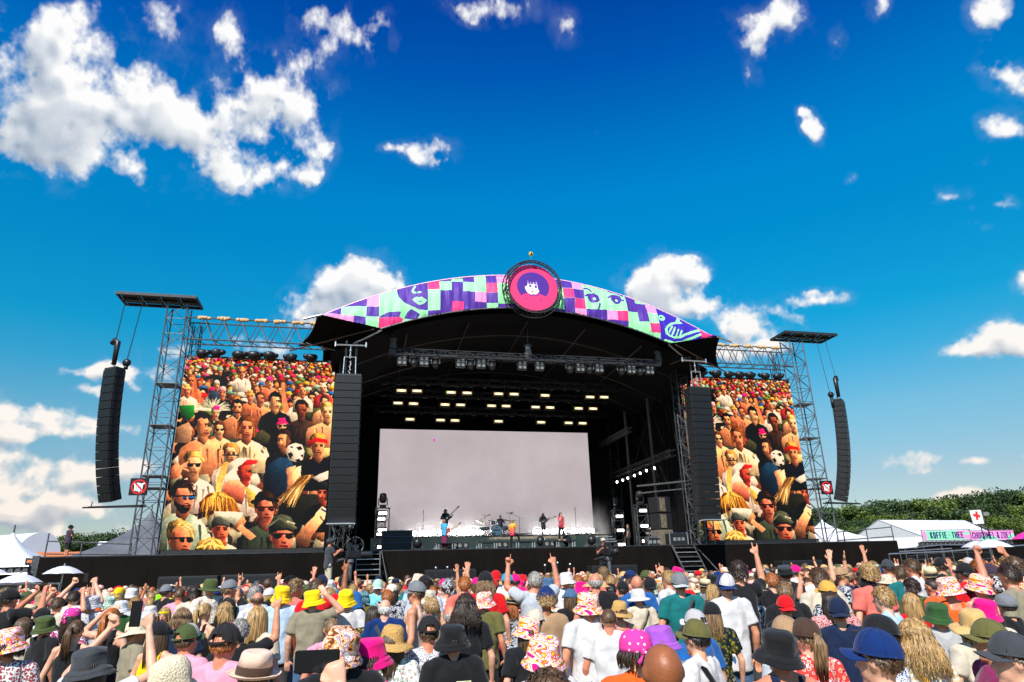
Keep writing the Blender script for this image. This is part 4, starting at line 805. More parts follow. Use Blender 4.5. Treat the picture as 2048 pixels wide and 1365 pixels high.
# ------------------------------------------------------------------ no-crowd-surfing signs on the towers
NSM = img_mat('no_surf_print', paint_nosign(), rough=.5)
for s, x in ((-1, -22.65), (1, 21.95)):
    side = 'left' if s < 0 else 'right'
    o = MB().box((0, 0, 0), (.95, .05, .95)).build('prohibition_sign', NSM, None, loc=(x, -.2, 7.2)); o.rotation_euler = (0, 0, 0)
    grid_uv(o.data, lambda c: (c.x/.95+.5, c.z/.95+.5)); tag(o, f'square black sign with a red ring and slash over white hands on the {side} tower', 'sign', 'no crowd surfing signs')
    MB().tube((0, .03, .3), (0, 1.3, .3), .025, 5).tube((0, .03, -.3), (0, 1.3, -.3), .025, 5).build('bracket', M_steel, o)

# ------------------------------------------------------------------ stage lights, trusses
def atx(px, py, x):
    v = _fw+_r*(px-1024)/F+_u*(682.5-py)/F; return CAM+(x-CAM[0])/v[0]*v
def lamp_mat(n, c, s): return mat(n, (.05, .05, .05), .4, var=0, emit=c, es=s)
L_warm = lamp_mat('lamp_warm', (1, .82, .46), 1.7); L_white = lamp_mat('lamp_white', (1, .93, .86), 11); L_off = mat('lamp_glass', (.22, .21, .19), .2, .0, var=.2, scale=20); L_dim = lamp_mat('lamp_dim', (1, .95, .85), 1.6)
ft = thing('front_truss', 'long front lighting truss hung under the roof arch with unlit lamps below it', 'truss', (0, 0, 0))
a = at(778, 706, y=-1.5); b = at(1318, 729, y=-1.5); b[2] = a[2] = (a[2]+b[2])/2
add_truss(ft, a, b, .55, .42, 26, M_dark, r=.035, rb=.02)
M_walk = mat('truss_sheet', (.05, .06, .075), .5, var=.3)
MB().box(((a[0]+b[0])/2, -1.5, a[2]-.08), (b[0]-a[0], .5, .03)).build('walkway', M_walk, ft)
for px, lab in ((786, 'left'), (1056, 'middle'), (1315, 'right')):
    p = at(px, 700, y=-1.5); t = thing('chain_hoist', f'grey chain hoist with its bag holding the {lab} of the front lighting truss', 'hoist', (p[0], -1.5, 0))
    m = MB().tube((0, 0, a[2]+.3), (0, 0, 17.6), .02, 5).ball((0, 0, a[2]+.9), (.28, .16, .14), 8, 6); m.build('motor', M_steel, t, True); MB().lathe([(.2, a[2]+.0), (.24, a[2]+.4), (.16, a[2]+.85)], 8).build('chain_bag', mat('grey_bag', (.1, .1, .1), .8), t); 
def blinder():
    t = thing('blinder_lamp', 'x', 'stage lamp', (0, 0, 0), group='four-lens blinders under the front truss')
    MB().bbox((0, 0, 0), (.62, .25, .62), .03).build('housing', M_box, t)
    for dx in (-.15, .15):
        for dz in (-.15, .15): MB().lathe([(.02, .0), (.10, .01), (.115, -.03)], 10, (dx, -.135, dz), Matrix.Rotation(math.pi/2, 3, 'X')).build('lens', L_off, t)
    MB().tube((-.35, 0, 0), (-.35, 0, .45), .02, 4).tube((.35, 0, 0), (.35, 0, .45), .02, 4).tube((-.35, 0, .45), (.35, 0, .45), .02, 4).build('yoke', M_dark, t); return t
def mover(big=1, lit=None):
    t = thing('moving_head_lamp', 'x', 'stage lamp', (0, 0, 0), group='moving heads under the front truss')
    MB().bbox((0, 0, .38), (.42, .36, .2), .03).build('base_box', M_box, t)
    MB().tube((-.25, 0, .35), (-.27, 0, -.1), .035, 5).tube((.25, 0, .35), (.27, 0, -.1), .035, 5).build('yoke', M_steel, t)
    MB().lathe([(.1, .18), (.2, .12), (.23, -.1), (.21, -.24), (.17, -.25), (.15, -.2)], 14, (0, -.03, -.1), Matrix.Rotation(-.5, 3, 'X')).build('head', M_box, t, True)
    MB().lathe([(.02, -.22), (.15, -.21)], 12, (0, -.03, -.1), Matrix.Rotation(-.5, 3, 'X')).build('lens', lit or L_off, t); return t
def relabel(t, lab, grp=None):
    t['label'] = lab
    if grp: t['group'] = grp
    return t
nth = ['first', 'second', 'third', 'fourth', 'fifth', 'sixth', 'seventh', 'eighth', 'ninth', 'tenth', 'eleventh', 'twelfth']
B0 = blinder(); used = False
for i, px in enumerate((804, 848, 921, 962, 1044, 1079, 1160, 1198, 1262, 1299)):
    py = 722+(px-804)/500*20; p = at(px, py, y=-1.5); t = B0 if i == 0 else copy_tree(B0); t.location = p; relabel(t, f'{nth[i]} of the four-lens blinders under the front truss, counted from the left')
V0 = mover()
for i, px in enumerate((827, 871, 941, 983, 1139, 1179, 1243, 1280)):
    py = 722+(px-804)/500*20; p = at(px, py, y=-1.5); t = V0 if i == 0 else copy_tree(V0); t.location = p; t.rotation_euler[2] = random.uniform(-.4, .4); relabel(t, f'{nth[i]} of the moving head lamps under the front truss, counted from the left')
ROWS = [(6.5, [(803,781),(834,781),(902,786),(934,787),(997,788),(1028,788),(1090,792),(1180,796),(1208,795)], 'upper'), (9., [(796,806),(827,808),(890,810),(921,810),(983,812),(1012,812),(1071,815),(1100,816),(1157,818),(1186,818)], 'middle'), (11.3, [(820,839),(881,841),(910,842),(997,843),(1082,845),(1137,846),(1165,847)], 'lower')]
def wash(dim=False):
    t = thing('wash_light', 'x', 'stage lamp', (0, 0, 0), group='lit wash lights over the band')
    MB().bbox((0, .1, 0), (.86, .28, .36), .03).build('housing', M_box, t)
    MB().box((0, -.05, 0), (.72, .02, .2)).build('halo_panel', lamp_mat('lamp_halo', (1, .72, .32), .55), t); MB().ball((0, -.06, 0), (.31, .03, .075), 14, 8).build('lens', L_warm, t, True)  # dim warm panel imitates the halo of light round the lens
    MB().tube((-.47, .1, -.05), (-.5, .1, .5), .025, 4).tube((.47, .1, -.05), (.5, .1, .5), .025, 4).tube((-.5, .1, .5), (.5, .1, .5), .03, 4).build('yoke', M_dark, t); return t
W0 = wash(); first = True
for y, lst, nm in ROWS:
    z = np.mean([at(px, py, y=y)[2] for px, py in lst])
    tr = thing('rear_truss', f'dark {nm} lighting truss over the band, its row of lamps lit', 'truss', (0, 0, 0), group='lighting trusses over the band')
    add_truss(tr, (-9.6, y+.1, z+.85), (10.0, y+.1, z+.85), .5, .45, 24, M_dark, r=.03, rb=.018)
    for i in range(18): MB().box((-9+i*1.08, y, z+.58), (random.uniform(.15, .4), .2, random.uniform(.12, .3))).build('cable_box', M_box, tr)
    for i, (px, py) in enumerate(lst):
        p = at(px, py, y=y); t = W0 if first else copy_tree(W0); first = False; t.location = (p[0], y, z+(p[2]-z)*.3); t.rotation_euler = (.12, 0, 0)
        relabel(t, f'{nth[i]} bright wash light on the {nm} truss over the band, counted from the left')
# right inner side: diagonal trusses, poles, row of small lamps
sd_ = thing('side_truss', 'sloping-looking truss along the right inner wall carrying a row of seven small lit lamps', 'truss', (0, 0, 0))
S3 = lambda x, y: (1150+x/3.69, 740+y/3.69)
XW = 11.4
pa = atx(*S3(280, 800), XW); pb = atx(*S3(720, 590), XW); zz = (pa[2]+pb[2])/2; add_truss(sd_, (XW, pa[1], zz), (XW, pb[1], zz), .4, .4, 14, M_dark, r=.03, rb=.018)
SL = None
for i, q in enumerate(((298, 830), (340, 817), (377, 802), (425, 782), (468, 766), (514, 746), (572, 727))):
    p = atx(*S3(*q), XW-.05)
    t = thing('small_lamp', f'{nth[i]} small lit lamp on the right side truss, counted from the video wall', 'stage lamp', p, .6, 'small lamps on the right side truss') if SL is None else copy_tree(SL)
    if SL is None: SL = t; MB().lathe([(.12, -.2), (.17, .12), (.17, .16)], 10, (0, 0, 0), Matrix.Rotation(math.pi/2, 3, 'X')).build('can', M_box, t); MB().ball((0, -.17, 0), (.14, .03, .10), 8, 5).build('bulb', L_white, t)
    t.location = p; t['label'] = f'{nth[i]} small lit lamp on the right side truss, counted from the video wall'
u2 = thing('short_side_truss', 'short lattice truss hanging in the dark right of the video wall', 'truss', (0, 0, 0)); pa = atx(*S3(150, 575), 10.6); pb = atx(*S3(405, 440), 10.6); zz = (pa[2]+pb[2])/2
add_truss(u2, (10.6, pa[1], zz), (10.6, pb[1], zz), .35, .35, 10, M_steel, r=.03, rb=.018)
po = None
for i, (q0, q1) in enumerate((((350, 170), (402, 720)), ((512, 60), (578, 640)))):
    a = atx(*S3(*q0), 11.9); b = atx(*S3(*q1), 11.9); MB().tube((11.9, (a[1]+b[1])/2, a[2]+1), (11.9, (a[1]+b[1])/2, DZ), .11, 8).build('wind_pole', mat('dull_pole', (.16, .14, .13), .8, var=.3), tag(thing('wind_pole', ['rear', 'front'][i]+' of the two thick grey poles against the right inner wall', 'pole', group='thick poles on the right inner wall')))
m = MB()
wires = thing('guy_wires', 'thin bracing wires crossing the dark right inner wall of the stage', 'wires')
for (q0, q1) in (((620, 60), (440, 700)), ((540, 230), (660, 560)), ((400, 130), (440, 420)), ((560, 560), (700, 880)), ((600, 60), (700, 430)), ((430, 640), (350, 1030)), ((640, 20), (760, 600)), ((470, 500), (620, 800))):
    MB().tube(atx(*S3(*q0), 11.7), atx(*S3(*q1), 11.7), .015, 4).build('wire', M_dark, wires)
gt = thing('scaffold_ladder', 'steel scaffold lattice climbing beside the inner right loudspeaker column', 'scaffolding')
add_truss(gt, (11.5, -.9, DZ), (11.5, -.9, 12.2), 1.1, 1.1, 9, M_steel, 'leg', 'cross_brace', up=(0, 1, 0), r=.04, rb=.025)
MB().tube((9.0, 3.2, 7.7), (12.3, -.4, 7.7), .07, 6).tube((9.0, 3.2, 7.2), (12.3, -.4, 7.2), .05, 6).build('ledger', M_steel, gt)
# lamp towers on the deck
def lamp_tower(lab, x, y, zb_, zt_, lamps, w=.75, head=True):
    t = thing('lamp_tower', lab, 'lamp tower', (x, y, 0), group='lamp towers at the wings'); add_truss(t, (0, 0, zb_), (0, 0, zt_), w, .5, max(3, int((zt_-zb_)/.7)), M_steel, 'post', 'cross_brace', up=(0, 1, 0), r=.03, rb=.018)
    for z in lamps: MB().bbox((0, -.28, z), (.66, .25, .34), .03).build('lamp_housing', M_box, t); MB().box((0, -.42, z), (.52, .02, .16)).build('lamp_lens', L_white, t)
    MB().box((0, 0, zt_+.03), (w+.1, .6, .05)).build('top_plate', M_dark, t)
    if head:
        MB().bbox((0, 0, zt_+.16), (.42, .4, .2), .03).build('head_base', M_box, t); MB().lathe([(.12, -.25), (.22, -.15), (.25, .2), (.2, .38), (.08, .42)], 12, (0, 0, zt_+.62)).build('moving_head', M_rain, t, True); MB().tube((-.28, 0, zt_+.2), (-.28, 0, zt_+.7), .04, 5).tube((.28, 0, zt_+.2), (.28, 0, zt_+.7), .04, 5).build('head_yoke', M_box, t)
    return t
S4 = lambda x, y: (640+x/6.827, 960+y/6.827)
yy = 5.0; X = at(*S4(880, 600), y=yy)[0]; zs = [at(*S4(885, q), y=yy)[2] for q in (465, 690, 920)]
lamp_tower('lamp tower with three bright lamps at the left foot of the video wall', X-.15, yy, DZ, at(*S4(885, 395), y=yy)[2], zs, .9)
X = at(*S4(870, 600), y=9)[0]; lamp_tower('second lamp tower half hidden behind the left one, two lamps glowing', X-.2, 9, DZ, at(*S4(885, 430), y=9)[2], [at(*S4(870, q), y=9)[2] for q in (545, 748)], .6, False)
for q, lab, yy in (((313, 1085, 1188, 1292, 1040), 'lamp tower with three bright lamps right beside the video wall', 8.0), ((490, 1043, 1155, 1267, 1000), 'lamp tower with three bright lamps near the right loudspeaker stack', 4.0)):
    X = at(*S3(q[0]+8, 1180), y=yy)[0]; lamp_tower(lab, X, yy, DZ, at(*S3(q[0], q[4]), y=yy)[2], [at(*S3(q[0], k), y=yy)[2] for k in q[1:4]], .8)
# riser and floor gear
rs = thing('band_riser', 'long low olive grey platform across the stage under the video wall', 'platform')
M_ris = mat('riser_front', (.42, .34, .23), .8, var=.15, scale=.6)
for i in range(7): MB().box((-9.4+18.1/7*(i+.5)-.1, 10.7, (DZ+4.68)/2), (18.1/7-.01, 4.0, 4.68-DZ)).build('riser_panel', M_ris, rs)
MB().box((-.45, 10.7, 4.70), (18.2, 4.1, .04)).build('riser_top', M_box, rs)
cb = [824, 845, 864, 884, 903, 922, 940, 957, 1071, 1088, 1106, 1124, 1147, 1163, 1180]; C0 = None
for i, px in enumerate(cb):
    p = at(px, 1064, y=12.2)
    if C0 is None:
        C0 = t = thing('floor_light', 'x', 'stage lamp', group='bright floor lights on the riser'); MB().bbox((0, .1, .42), (.6, .2, .34), .02).build('housing', M_box, t); MB().box((0, -.02, .43), (.52, .03, .26)).build('lens', lamp_mat('lamp_glare', (1, .94, .88), 70), t); MB().tube((0, .1, 0), (0, .1, .3), .05, 6).build('foot', M_dark, t)
    else: t = copy_tree(C0)
    t.location = (p[0], 12.0, 4.75); k = i if i < 8 else i-8; t['label'] = f'{nth[k]} glaring floor light on the riser '+('left of the drums' if i < 8 else 'right of the drums')+', counted from the left'
S5 = lambda x, y: (930+x/6.827, 960+y/6.827)
def small_riser(lab, px0, px1, py):
    a = at(px0, py, y=1.2); b = at(px1, py, y=1.2); t = thing('ego_riser', lab, 'small platform', ((a[0]+b[0])/2, 1.2, DZ), group='small platforms on the stage edge'); w = b[0]-a[0]
    MB().bbox((0, 0, .43), (w, .9, .07), .01).build('top', M_box, t)
    for sx in (-1, 1):
        for sy in (-1, 1): MB().tube((sx*(w/2-.07), sy*.4, 0), (sx*(w/2-.07), sy*.4, .4), .035, 6).tube((sx*(w/2-.22), sy*.4, 0), (sx*(w/2-.22), sy*.4, .4), .035, 6).build('leg', M_alu, t)
    return t
small_riser('small platform under the guitarist in the blue shirt', S4(1565, 0)[0], S4(1845, 0)[0], 1096); small_riser('empty small platform between the guitarist and the singers', S5(160, 0)[0], S5(430, 0)[0], 1096)
small_riser('small platform with the foot of the blond singer on it', S5(670, 0)[0], S5(945, 0)[0], 1094); small_riser('small platform that the dark-haired singer stands on', S5(1215, 0)[0], S5(1490, 0)[0], 1094)
def floor_thing(kind, lab, px, y, grp):
    p = at(px, 1095, y=y); t = thing(kind, lab, 'stage lamp' if 'lamp' in kind else 'loudspeaker', (p[0], y, DZ), 0, grp); return t
for px, nm in ((S4(1800, 0)[0], 'beside the platform of the guitarist'), (S4(1945, 0)[0], 'between the guitarist and the empty platform'), (S5(505, 0)[0], 'just left of the blond singer'), (S5(1150, 0)[0], 'between the two singers')):
    t = floor_thing('floor_blinder_lamp', 'two-lens floor lamp '+nm, px, 1.6, 'two-lens floor lamps'); MB().bbox((0, 0, .27), (.8, .3, .42), .03).build('housing', M_box, t)
    for dx in (-.19, .19): MB().lathe([(.02, .0), (.11, .01), (.13, -.03)], 10, (dx, -.16, .3), Matrix.Rotation(math.pi/2, 3, 'X')).build('lens', L_off, t)
    for dx in (-.19, .19): MB().box((dx, -.16, .03), (.16, .02, .05)).build('foot', M_alu, t)
for px, nm in ((S4(1330, 0)[0], 'left of the guitarist'), (S5(1035, 0)[0], 'between the two singers'), (S5(1400, 0)[0], 'behind the platform of the dark-haired singer'), (S5(1735, 0)[0], 'at the right end of the riser')):
    t = floor_thing('floor_moving_lamp', 'hunched black moving lamp on the deck '+nm, px, 2.2, 'moving lamps standing on the deck'); MB().bbox((0, 0, .1), (.5, .4, .2), .03).build('base_box', M_box, t); MB().ball((0, 0, .52), (.3, .28, .33), 10, 7).build('head', M_rain, t, True); MB().tube((-.33, 0, .15), (-.33, 0, .6), .04, 5).tube((.33, 0, .15), (.33, 0, .6), .04, 5).build('yoke', M_steel, t)
t = thing('flight_case', 'aluminium edged drawer case left of the band platform', 'case', (at(*S4(1045, 900), y=4)[0], 4, DZ)); MB().bbox((0, 0, .75), (2.0, .8, 1.3), .03).build('case_body', M_box, t)
for z in (.15, .6, 1.0, 1.38): MB().tube((-1, -.42, z), (1, -.42, z), .03, 5).build('edge_rail', M_steel, t)
# side-fill loudspeaker stack and cases on the right
p = at(*S3(650, 1280), y=1.8)
t = thing('side_fill_stack', 'battered side-fill loudspeaker stack on the right edge of the stage', 'loudspeakers', (p[0], 1.8, DZ), .3)
for k, z in enumerate((.55, 1.65, 2.75)): MB().bbox((0, 0, z), (1.15, 1.0, 1.06), .03).build('cabinet', M_box if k else mat('worn_cabinet', (.16, .13, .1), .6, var=.4), t); MB().box((-.2, -.51, z), (.5, .03, .9)).build('grille', mat('tan_grille', (.22, .18, .12), .5, .3, var=.4, scale=4), t)
p = at(*S3(768, 1290), y=.6)
for i, (dx, z, w) in enumerate(((0, .42, 1.3), (-1.4, .3, .9))):
    t = thing('flight_case', ['aluminium framed equipment rack above the right stage steps', 'smaller equipment case beside the side-fill stack'][i], 'case', (p[0]+dx, .9+i*.8, DZ)); MB().bbox((0, 0, z), (w, .7, z*1.8), .02).build('case_body', M_box, t)
    for sx in (-1, 1): MB().tube((sx*w/2, -.36, .02), (sx*w/2, -.36, z*1.9), .03, 5).build('corner_edge', M_chrome, t)
    for z2 in (.03, z*1.9): MB().tube((-w/2, -.36, z2), (w/2, -.36, z2), .03, 5).build('long_edge', M_chrome, t)
    for q in range(3): MB().box((-.3+.3*q, -.37, z), (.2, .03, .2)).build('drawer_front', M_alu, t)
for i in range(3):
    p = at(*S3(600-i*12, 1170+i*35), y=4.5); t = thing('tray_case', ['top', 'middle', 'lower'][i]+' of three silver trays stacked behind the side-fill stack', 'case', (p[0], 4.5, p[2])); MB().bbox((0, 0, 0), (1.1, .6, .16), .02).build('tray', M_alu, t); MB().tube((-.5, -.2, -.1), (-.5, -.2, DZ-p[2]), .03, 5).tube((.5, -.2, -.1), (.5, -.2, DZ-p[2]), .03, 5).build('leg', M_dark, t)
for i, (qx, qy) in enumerate(((1905, 775), (1920, 815), (1925, 850))):
    p = at(*S5(qx, qy), y=5.5); t = thing('stage_step', ['top', 'middle', 'bottom'][i]+' of the silver steps at the right end of the riser', 'step', (p[0], 5.5-i*.3, p[2])); MB().bbox((0, 0, 0), (1.1, .35, .07), .01).build('tread', M_alu, t); MB().tube((-.5, 0, 0), (-.5, 0, DZ-p[2]), .03, 4).tube((.5, 0, 0), (.5, 0, DZ-p[2]), .03, 4).build('leg', M_steel, t)
# clutter under the left loudspeaker column: cables, stands
ct = thing('cable_tangle', 'tangle of silver brackets, lamps and hanging cables under the left inner loudspeaker column', 'cables')
rg2 = random.Random(5)
for i in range(34):
    a = at(*S4(rg2.uniform(150, 480), rg2.uniform(600, 950)), y=rg2.uniform(-.5, 1.5)); m = MB()
    if i % 3: m.tube(a, a+np.array([rg2.uniform(-.35, .35), 0, rg2.uniform(-.9, .9)]), rg2.uniform(.012, .03), 4)
    else: m.path([a, a+np.array([.1, 0, .5]), a+np.array([rg2.uniform(-.3, .3), 0, 1.1]), a+np.array([rg2.uniform(-.4, .2), 0, 1.6])], .02, 4)
    for v in range(len(m.v)): m.v[v] = (m.v[v][0], m.v[v][1], max(DZ+.01, m.v[v][2]))
    m.build('bracket' if i % 3 else 'cable', rg2.choice([M_steel, M_alu, M_dark]), ct)
MB().ball(at(*S4(418, 640), y=.2), .13, 8, 6).build('round_lamp', L_off, ct)
t = thing('stage_fan', 'round stage fan standing behind the left stairs', 'fan', at(*S4(480, 900), y=1.6)); 
MB().path([(.5*math.cos(a), 0, .5*math.sin(a)) for a in np.linspace(0, 2*math.pi, 21)], .04, 5).build('guard_ring', M_steel, t)
for i in range(5): a = i*1.2566; MB().slab([(0, 0, 0), (.42*math.cos(a), .02, .42*math.sin(a)), (.42*math.cos(a+.6), -.03, .42*math.sin(a+.6))], (0, .02, 0)).build('blade', M_box, t)
MB().tube((0, .05, 0), (0, .05, DZ-t.location.z), .05, 5).build('stand', M_dark, t)
# stairs to the deck
def stairs(lab, px, w, n, dy):
    p = at(px, 1100, y=-.2); t = thing('stage_stairs', lab, 'stairs', (p[0], -.1, 0), group='stairs up to the stage')
    for i in range(n): z = DZ-.05-(i+.4)*(DZ/n); MB().bbox((0, -.15-i*dy, z), (w, .3, .05), .01).build('tread', M_alu if i % 2 else M_steel, t)
    for s in (-1, 1):
        MB().tube((s*w/2, -.1, DZ), (s*w/2, -n*dy-.1, .05), .04, 5).build('stringer', M_steel, t)
        MB().tube((s*(w/2+.08), -.1, DZ+.9 if False else DZ), (s*(w/2+.55), -n*dy-.6, .9), .035, 5).build('handrail', M_steel, t)
    return t
stairs('metal stairs up to the deck just left of the band', 737, 1.35, 12, .24); stairs('metal stairs up to the deck near the right video screen', 1367, 1.5, 12, .24)
# ------------------------------------------------------------------ instruments
def mic_stand(lab, px, py, y, zb_, tilt=0, grp='microphone stands'):
    p = at(px, py, y=y); t = thing('microphone_stand', lab, 'microphone stand', (p[0], y, zb_), 0, grp); h = p[2]-zb_
    MB().tube((0, 0, .03), (0, 0, h-(.35 if tilt else 0)), .018, 5).build('pole', M_dark, t); MB().lathe([(.02, .05), (.16, .03), (.17, 0)], 10).build('base', M_box, t)
    if tilt: MB().tube((-.2*tilt, 0, h-.42), (.55*tilt, 0, h-.02), .014, 4).build('boom', M_dark, t); MB().ball((.6*tilt, 0, h), (.07, .05, .05), 8, 5).build('microphone', M_box, t)
    else: MB().tube((0, 0, h), (0, 0, h+.18), .03, 6).build('microphone', M_box, t)
    return t
mic_stand('tall microphone stand at the left of the riser, no one behind it', *S4(1412, 450), 9.5, 4.75); mic_stand('boom microphone stand just left of the drum kit', *S5(230, 480), 9, 4.75, 1); mic_stand('boom microphone stand just right of the drum kit, pointing left', *S5(740, 460), 9, 4.75, -1); mic_stand('slim microphone stand right of the dark-haired singer', *S5(1503, 410), 9.5, 4.75)
for i, px in enumerate((839, 1078+0, 930)):
    pass
p = at(*S5(435, 745), y=9.4); dk = thing('drum_kit', 'drum kit with a white bass drum and raised cymbals in the middle of the riser', 'drum kit', (p[0], 9.6, 4.72)); dk.scale = (.86, .86, .80)
M_drum = mat('drum_chrome', (.5, .5, .52), .3, .7, var=.2); M_head = mat('drum_head', (.8, .8, .8), .5)
R90 = Matrix.Rotation(math.pi/2, 3, 'X')
MB().lathe([(.5, -.25), (.5, .25)], 20, (0, 0, .55), R90, cap=False).build('bass_drum', M_drum, dk, True)
cv = Canvas(96, 96, -1, -1, 1, 1, (232, 232, 230)); cv.stroke([(-.55, .05), (-.5, -.12), (-.4, .1), (-.3, -.1), (-.2, .08), (-.1, -.1), (.05, .08), (.15, -.12), (.3, .08), (.45, -.12), (.6, .05)], .045, (30, 30, 30)); cv.stroke([(-.08, -.5), (0, -.6), (.08, -.5)], .05, (30, 30, 30)); cv.blob(-.45, .6, .16, .16, (20, 20, 20))
nn = 24; m = MB(); m.add([(.48*math.cos(2*math.pi*i/nn), -.26, .55+.48*math.sin(2*math.pi*i/nn)) for i in range(nn)], [tuple(range(nn))]); o = m.build('drum_skin', img_mat('drum_skin_print', make_image('drum_print', cv.arr())), dk); grid_uv(o.data, lambda c: (c.x+.5, c.z-.05))
MB().path([(.5*math.cos(a), -.26, .55+.5*math.sin(a)) for a in np.linspace(0, 2*math.pi, 25)], .025, 5).build('hoop', M_chrome, dk)
for x, y, z, r in ((-.28, -.05, 1.12, .2), (.28, -.05, 1.12, .2), (-.85, .1, .62, .24), (-1.15, .3, .6, .24), (.85, .2, .7, .24), (1.05, .5, .6, .26)): MB().lathe([(r, 0), (r, .28)], 14, (x, y, z)).build('tom', M_drum, dk, True); MB().tube((x, y, z), (x, y, 0), .02, 4).build('tom_leg', M_chrome, dk)
for x, y, z, tl in ((-1.0, .1, 1.95, .05), (-1.5, 0, 1.35, .5), (-.65, -.1, 1.45, -.1), (1.35, .2, 2.2, -.1), (.9, 0, 1.5, .2), (1.6, .1, 1.45, -.15), (-1.6, .3, 1.0, .2)): MB().lathe([(.03, .05), (.12, .03), (.4, 0), (.4, -.01)], 16, (x, y, z), Matrix.Rotation(tl, 3, 'Y')).build('cymbal', mat('brass', (.35, .26, .12), .35, .8), dk, True); MB().tube((x, y, z), (x*.9, y+.1, 0), .018, 4).build('cymbal_stand', M_dark, dk)

def guitar(lab, loc, rot, colr, s=1):
    t = thing('guitar', lab, 'guitar', loc); t.rotation_euler = rot; t.scale = (s, s, s); m = MB()
    o = [(-.24, .02), (-.2, .17), (-.06, .12), (.05, .17), (.17, .12), (.12, .03), (.14, -.08), (.05, -.15), (-.08, -.11), (-.2, -.15)]
    m.slab([(x, 0, z) for x, z in o], (0, .05, 0)).build('body', mat('guitar_'+colr, {'red': (.35, .02, .03), 'black': (.02, .02, .02), 'white': (.6, .6, .6)}[colr], .25), t)
    MB().box((.48, -.005, .02), (.72, .03, .05)).build('neck', M_wood, t); MB().box((.9, 0, .03), (.16, .02, .08)).build('headstock', M_box, t); MB().box((.0, -.01, .02), (.1, .02, .06)).build('pickup', M_chrome, t); return t

# ------------------------------------------------------------------ tents, signs, parasols, fences, trees
S8 = lambda x, y: (1640+x/5.02, 960+y/5.02)
SL4 = lambda x, y: (x/2.926, 900+y/2.926)
def pagoda(lab, apx, apy, bpx0, bpx1, bpy, y, m_, eave=2.4, name='pagoda_tent'):
    a = at(apx, apy, y=y); b0 = at(bpx0, bpy, y=y); b1 = at(bpx1, bpy, y=y); r = (b1[0]-b0[0])/2; zb_ = (b0[2]+b1[2])/2; cx = (b0[0]+b1[0])/2
    t = thing(name, lab, 'tent', (cx, y, 0)); n = 12; m = MB(); P = []
    for j in range(n+1):
        u = j/n; rr = r*(u**1.55*.92+.08*u); z = a[2]+(zb_-a[2])*u
        for i in range(16):
            th = 2*math.pi*i/16+math.pi/4; k = 1/max(abs(math.cos(th-0)), abs(math.sin(th)))
            sq = (1-u)*1+u*k; P.append((rr*math.cos(th)*sq, rr*math.sin(th)*sq, z))
    m.add(P, [(j*16+i, (j+1)*16+i, (j+1)*16+(i+1) % 16, j*16+(i+1) % 16) for j in range(n) for i in range(16)]); m.build('canopy', m_, t, True)
    MB().tube((0, 0, a[2]-.3), (0, 0, a[2]+.35), .06, 6).build('mast_tip', M_steel, t)
    for sx in (-1, 1):
        for sy in (-1, 1): MB().tube((sx*r*.99, sy*r*.99, 0), (sx*r*.99, sy*r*.99, zb_), .05, 6).build('pole', M_steel, t)
    MB().box((0, -r, zb_-.2), (2*r, .03, .45)).build('valance', m_, t)
    for q in range(6): MB().box((-r+(q+.5)*r/3, -r-.02, (zb_-.4)/2), (r/3-.02, .03, max(.3, zb_-.4))).build('wall_panel', m_, t)
    return t
pagoda('pointed white pagoda tent at the far left edge', *SL4(30, 472), *([SL4(-140, 0)[0], SL4(230, 0)[0]]), SL4(0, 642)[1], 12, M_white)
pagoda('large dark grey star-shaped tent behind the left lattice tower', *SL4(905, 345), *([SL4(500, 0)[0], SL4(1180, 0)[0]]), SL4(0, 636)[1], 24, M_greypvc, name='star_tent')
pagoda('small pointed white tent behind the right lattice tower', *S8(20, 390), *([S8(-200, 0)[0], S8(300, 0)[0]]), S8(0, 600)[1], 25, M_white)
# arched hall tent
y = 30; al = at(*SL4(95, 610), y=y); ar = at(*SL4(352, 610), y=y); tp = at(*SL4(262, 483), y=y); t = thing('arched_tent', 'arched white hall tent with a grey gable behind the pagoda', 'tent'); r = (ar[0]-al[0])/2; cx = (al[0]+ar[0])/2; hh = tp[2]-al[2]
m = MB(); P = []; n = 16
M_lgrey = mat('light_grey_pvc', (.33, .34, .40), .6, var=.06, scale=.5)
arc = [(cx-r*math.cos(math.pi*i/n), al[2]+hh*math.sin(math.pi*i/n)) for i in range(n+1)]
for k in range(5):
    m = MB(); x0 = -k*4.2; x1 = -(k+1)*4.2+.02; P = [(x+x0, y+k*3, z) for x, z in arc]+[(x+x1, y+(k+1)*3, z) for x, z in arc]; m.add(P, [(i, i+1, n+2+i, n+1+i) for i in range(n)]); m.build('roof_panel', M_white, t, True)
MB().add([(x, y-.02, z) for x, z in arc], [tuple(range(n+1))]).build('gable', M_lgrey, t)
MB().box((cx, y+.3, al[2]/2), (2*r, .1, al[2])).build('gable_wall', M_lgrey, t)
MB().box((cx-2, y-.2, al[2]-.35), (2*r+10, .1, .9)).build('orange_band', mat('orange_sheet', (.75, .2, .06), .6), t)
t = thing('site_container', 'white container box far behind the guard, left of the dark grey tent', 'container', at(*SL4(690, 560), y=45)); MB().bbox((0, 0, -1.2), (3.4, 2.4, 3.2), .05).build('container_body', M_white, t); MB().box((.2, -1.23, -.3), (.8, .04, .4)).build('red_plate', mat('red_paint', (.5, .03, .03), .5), t)
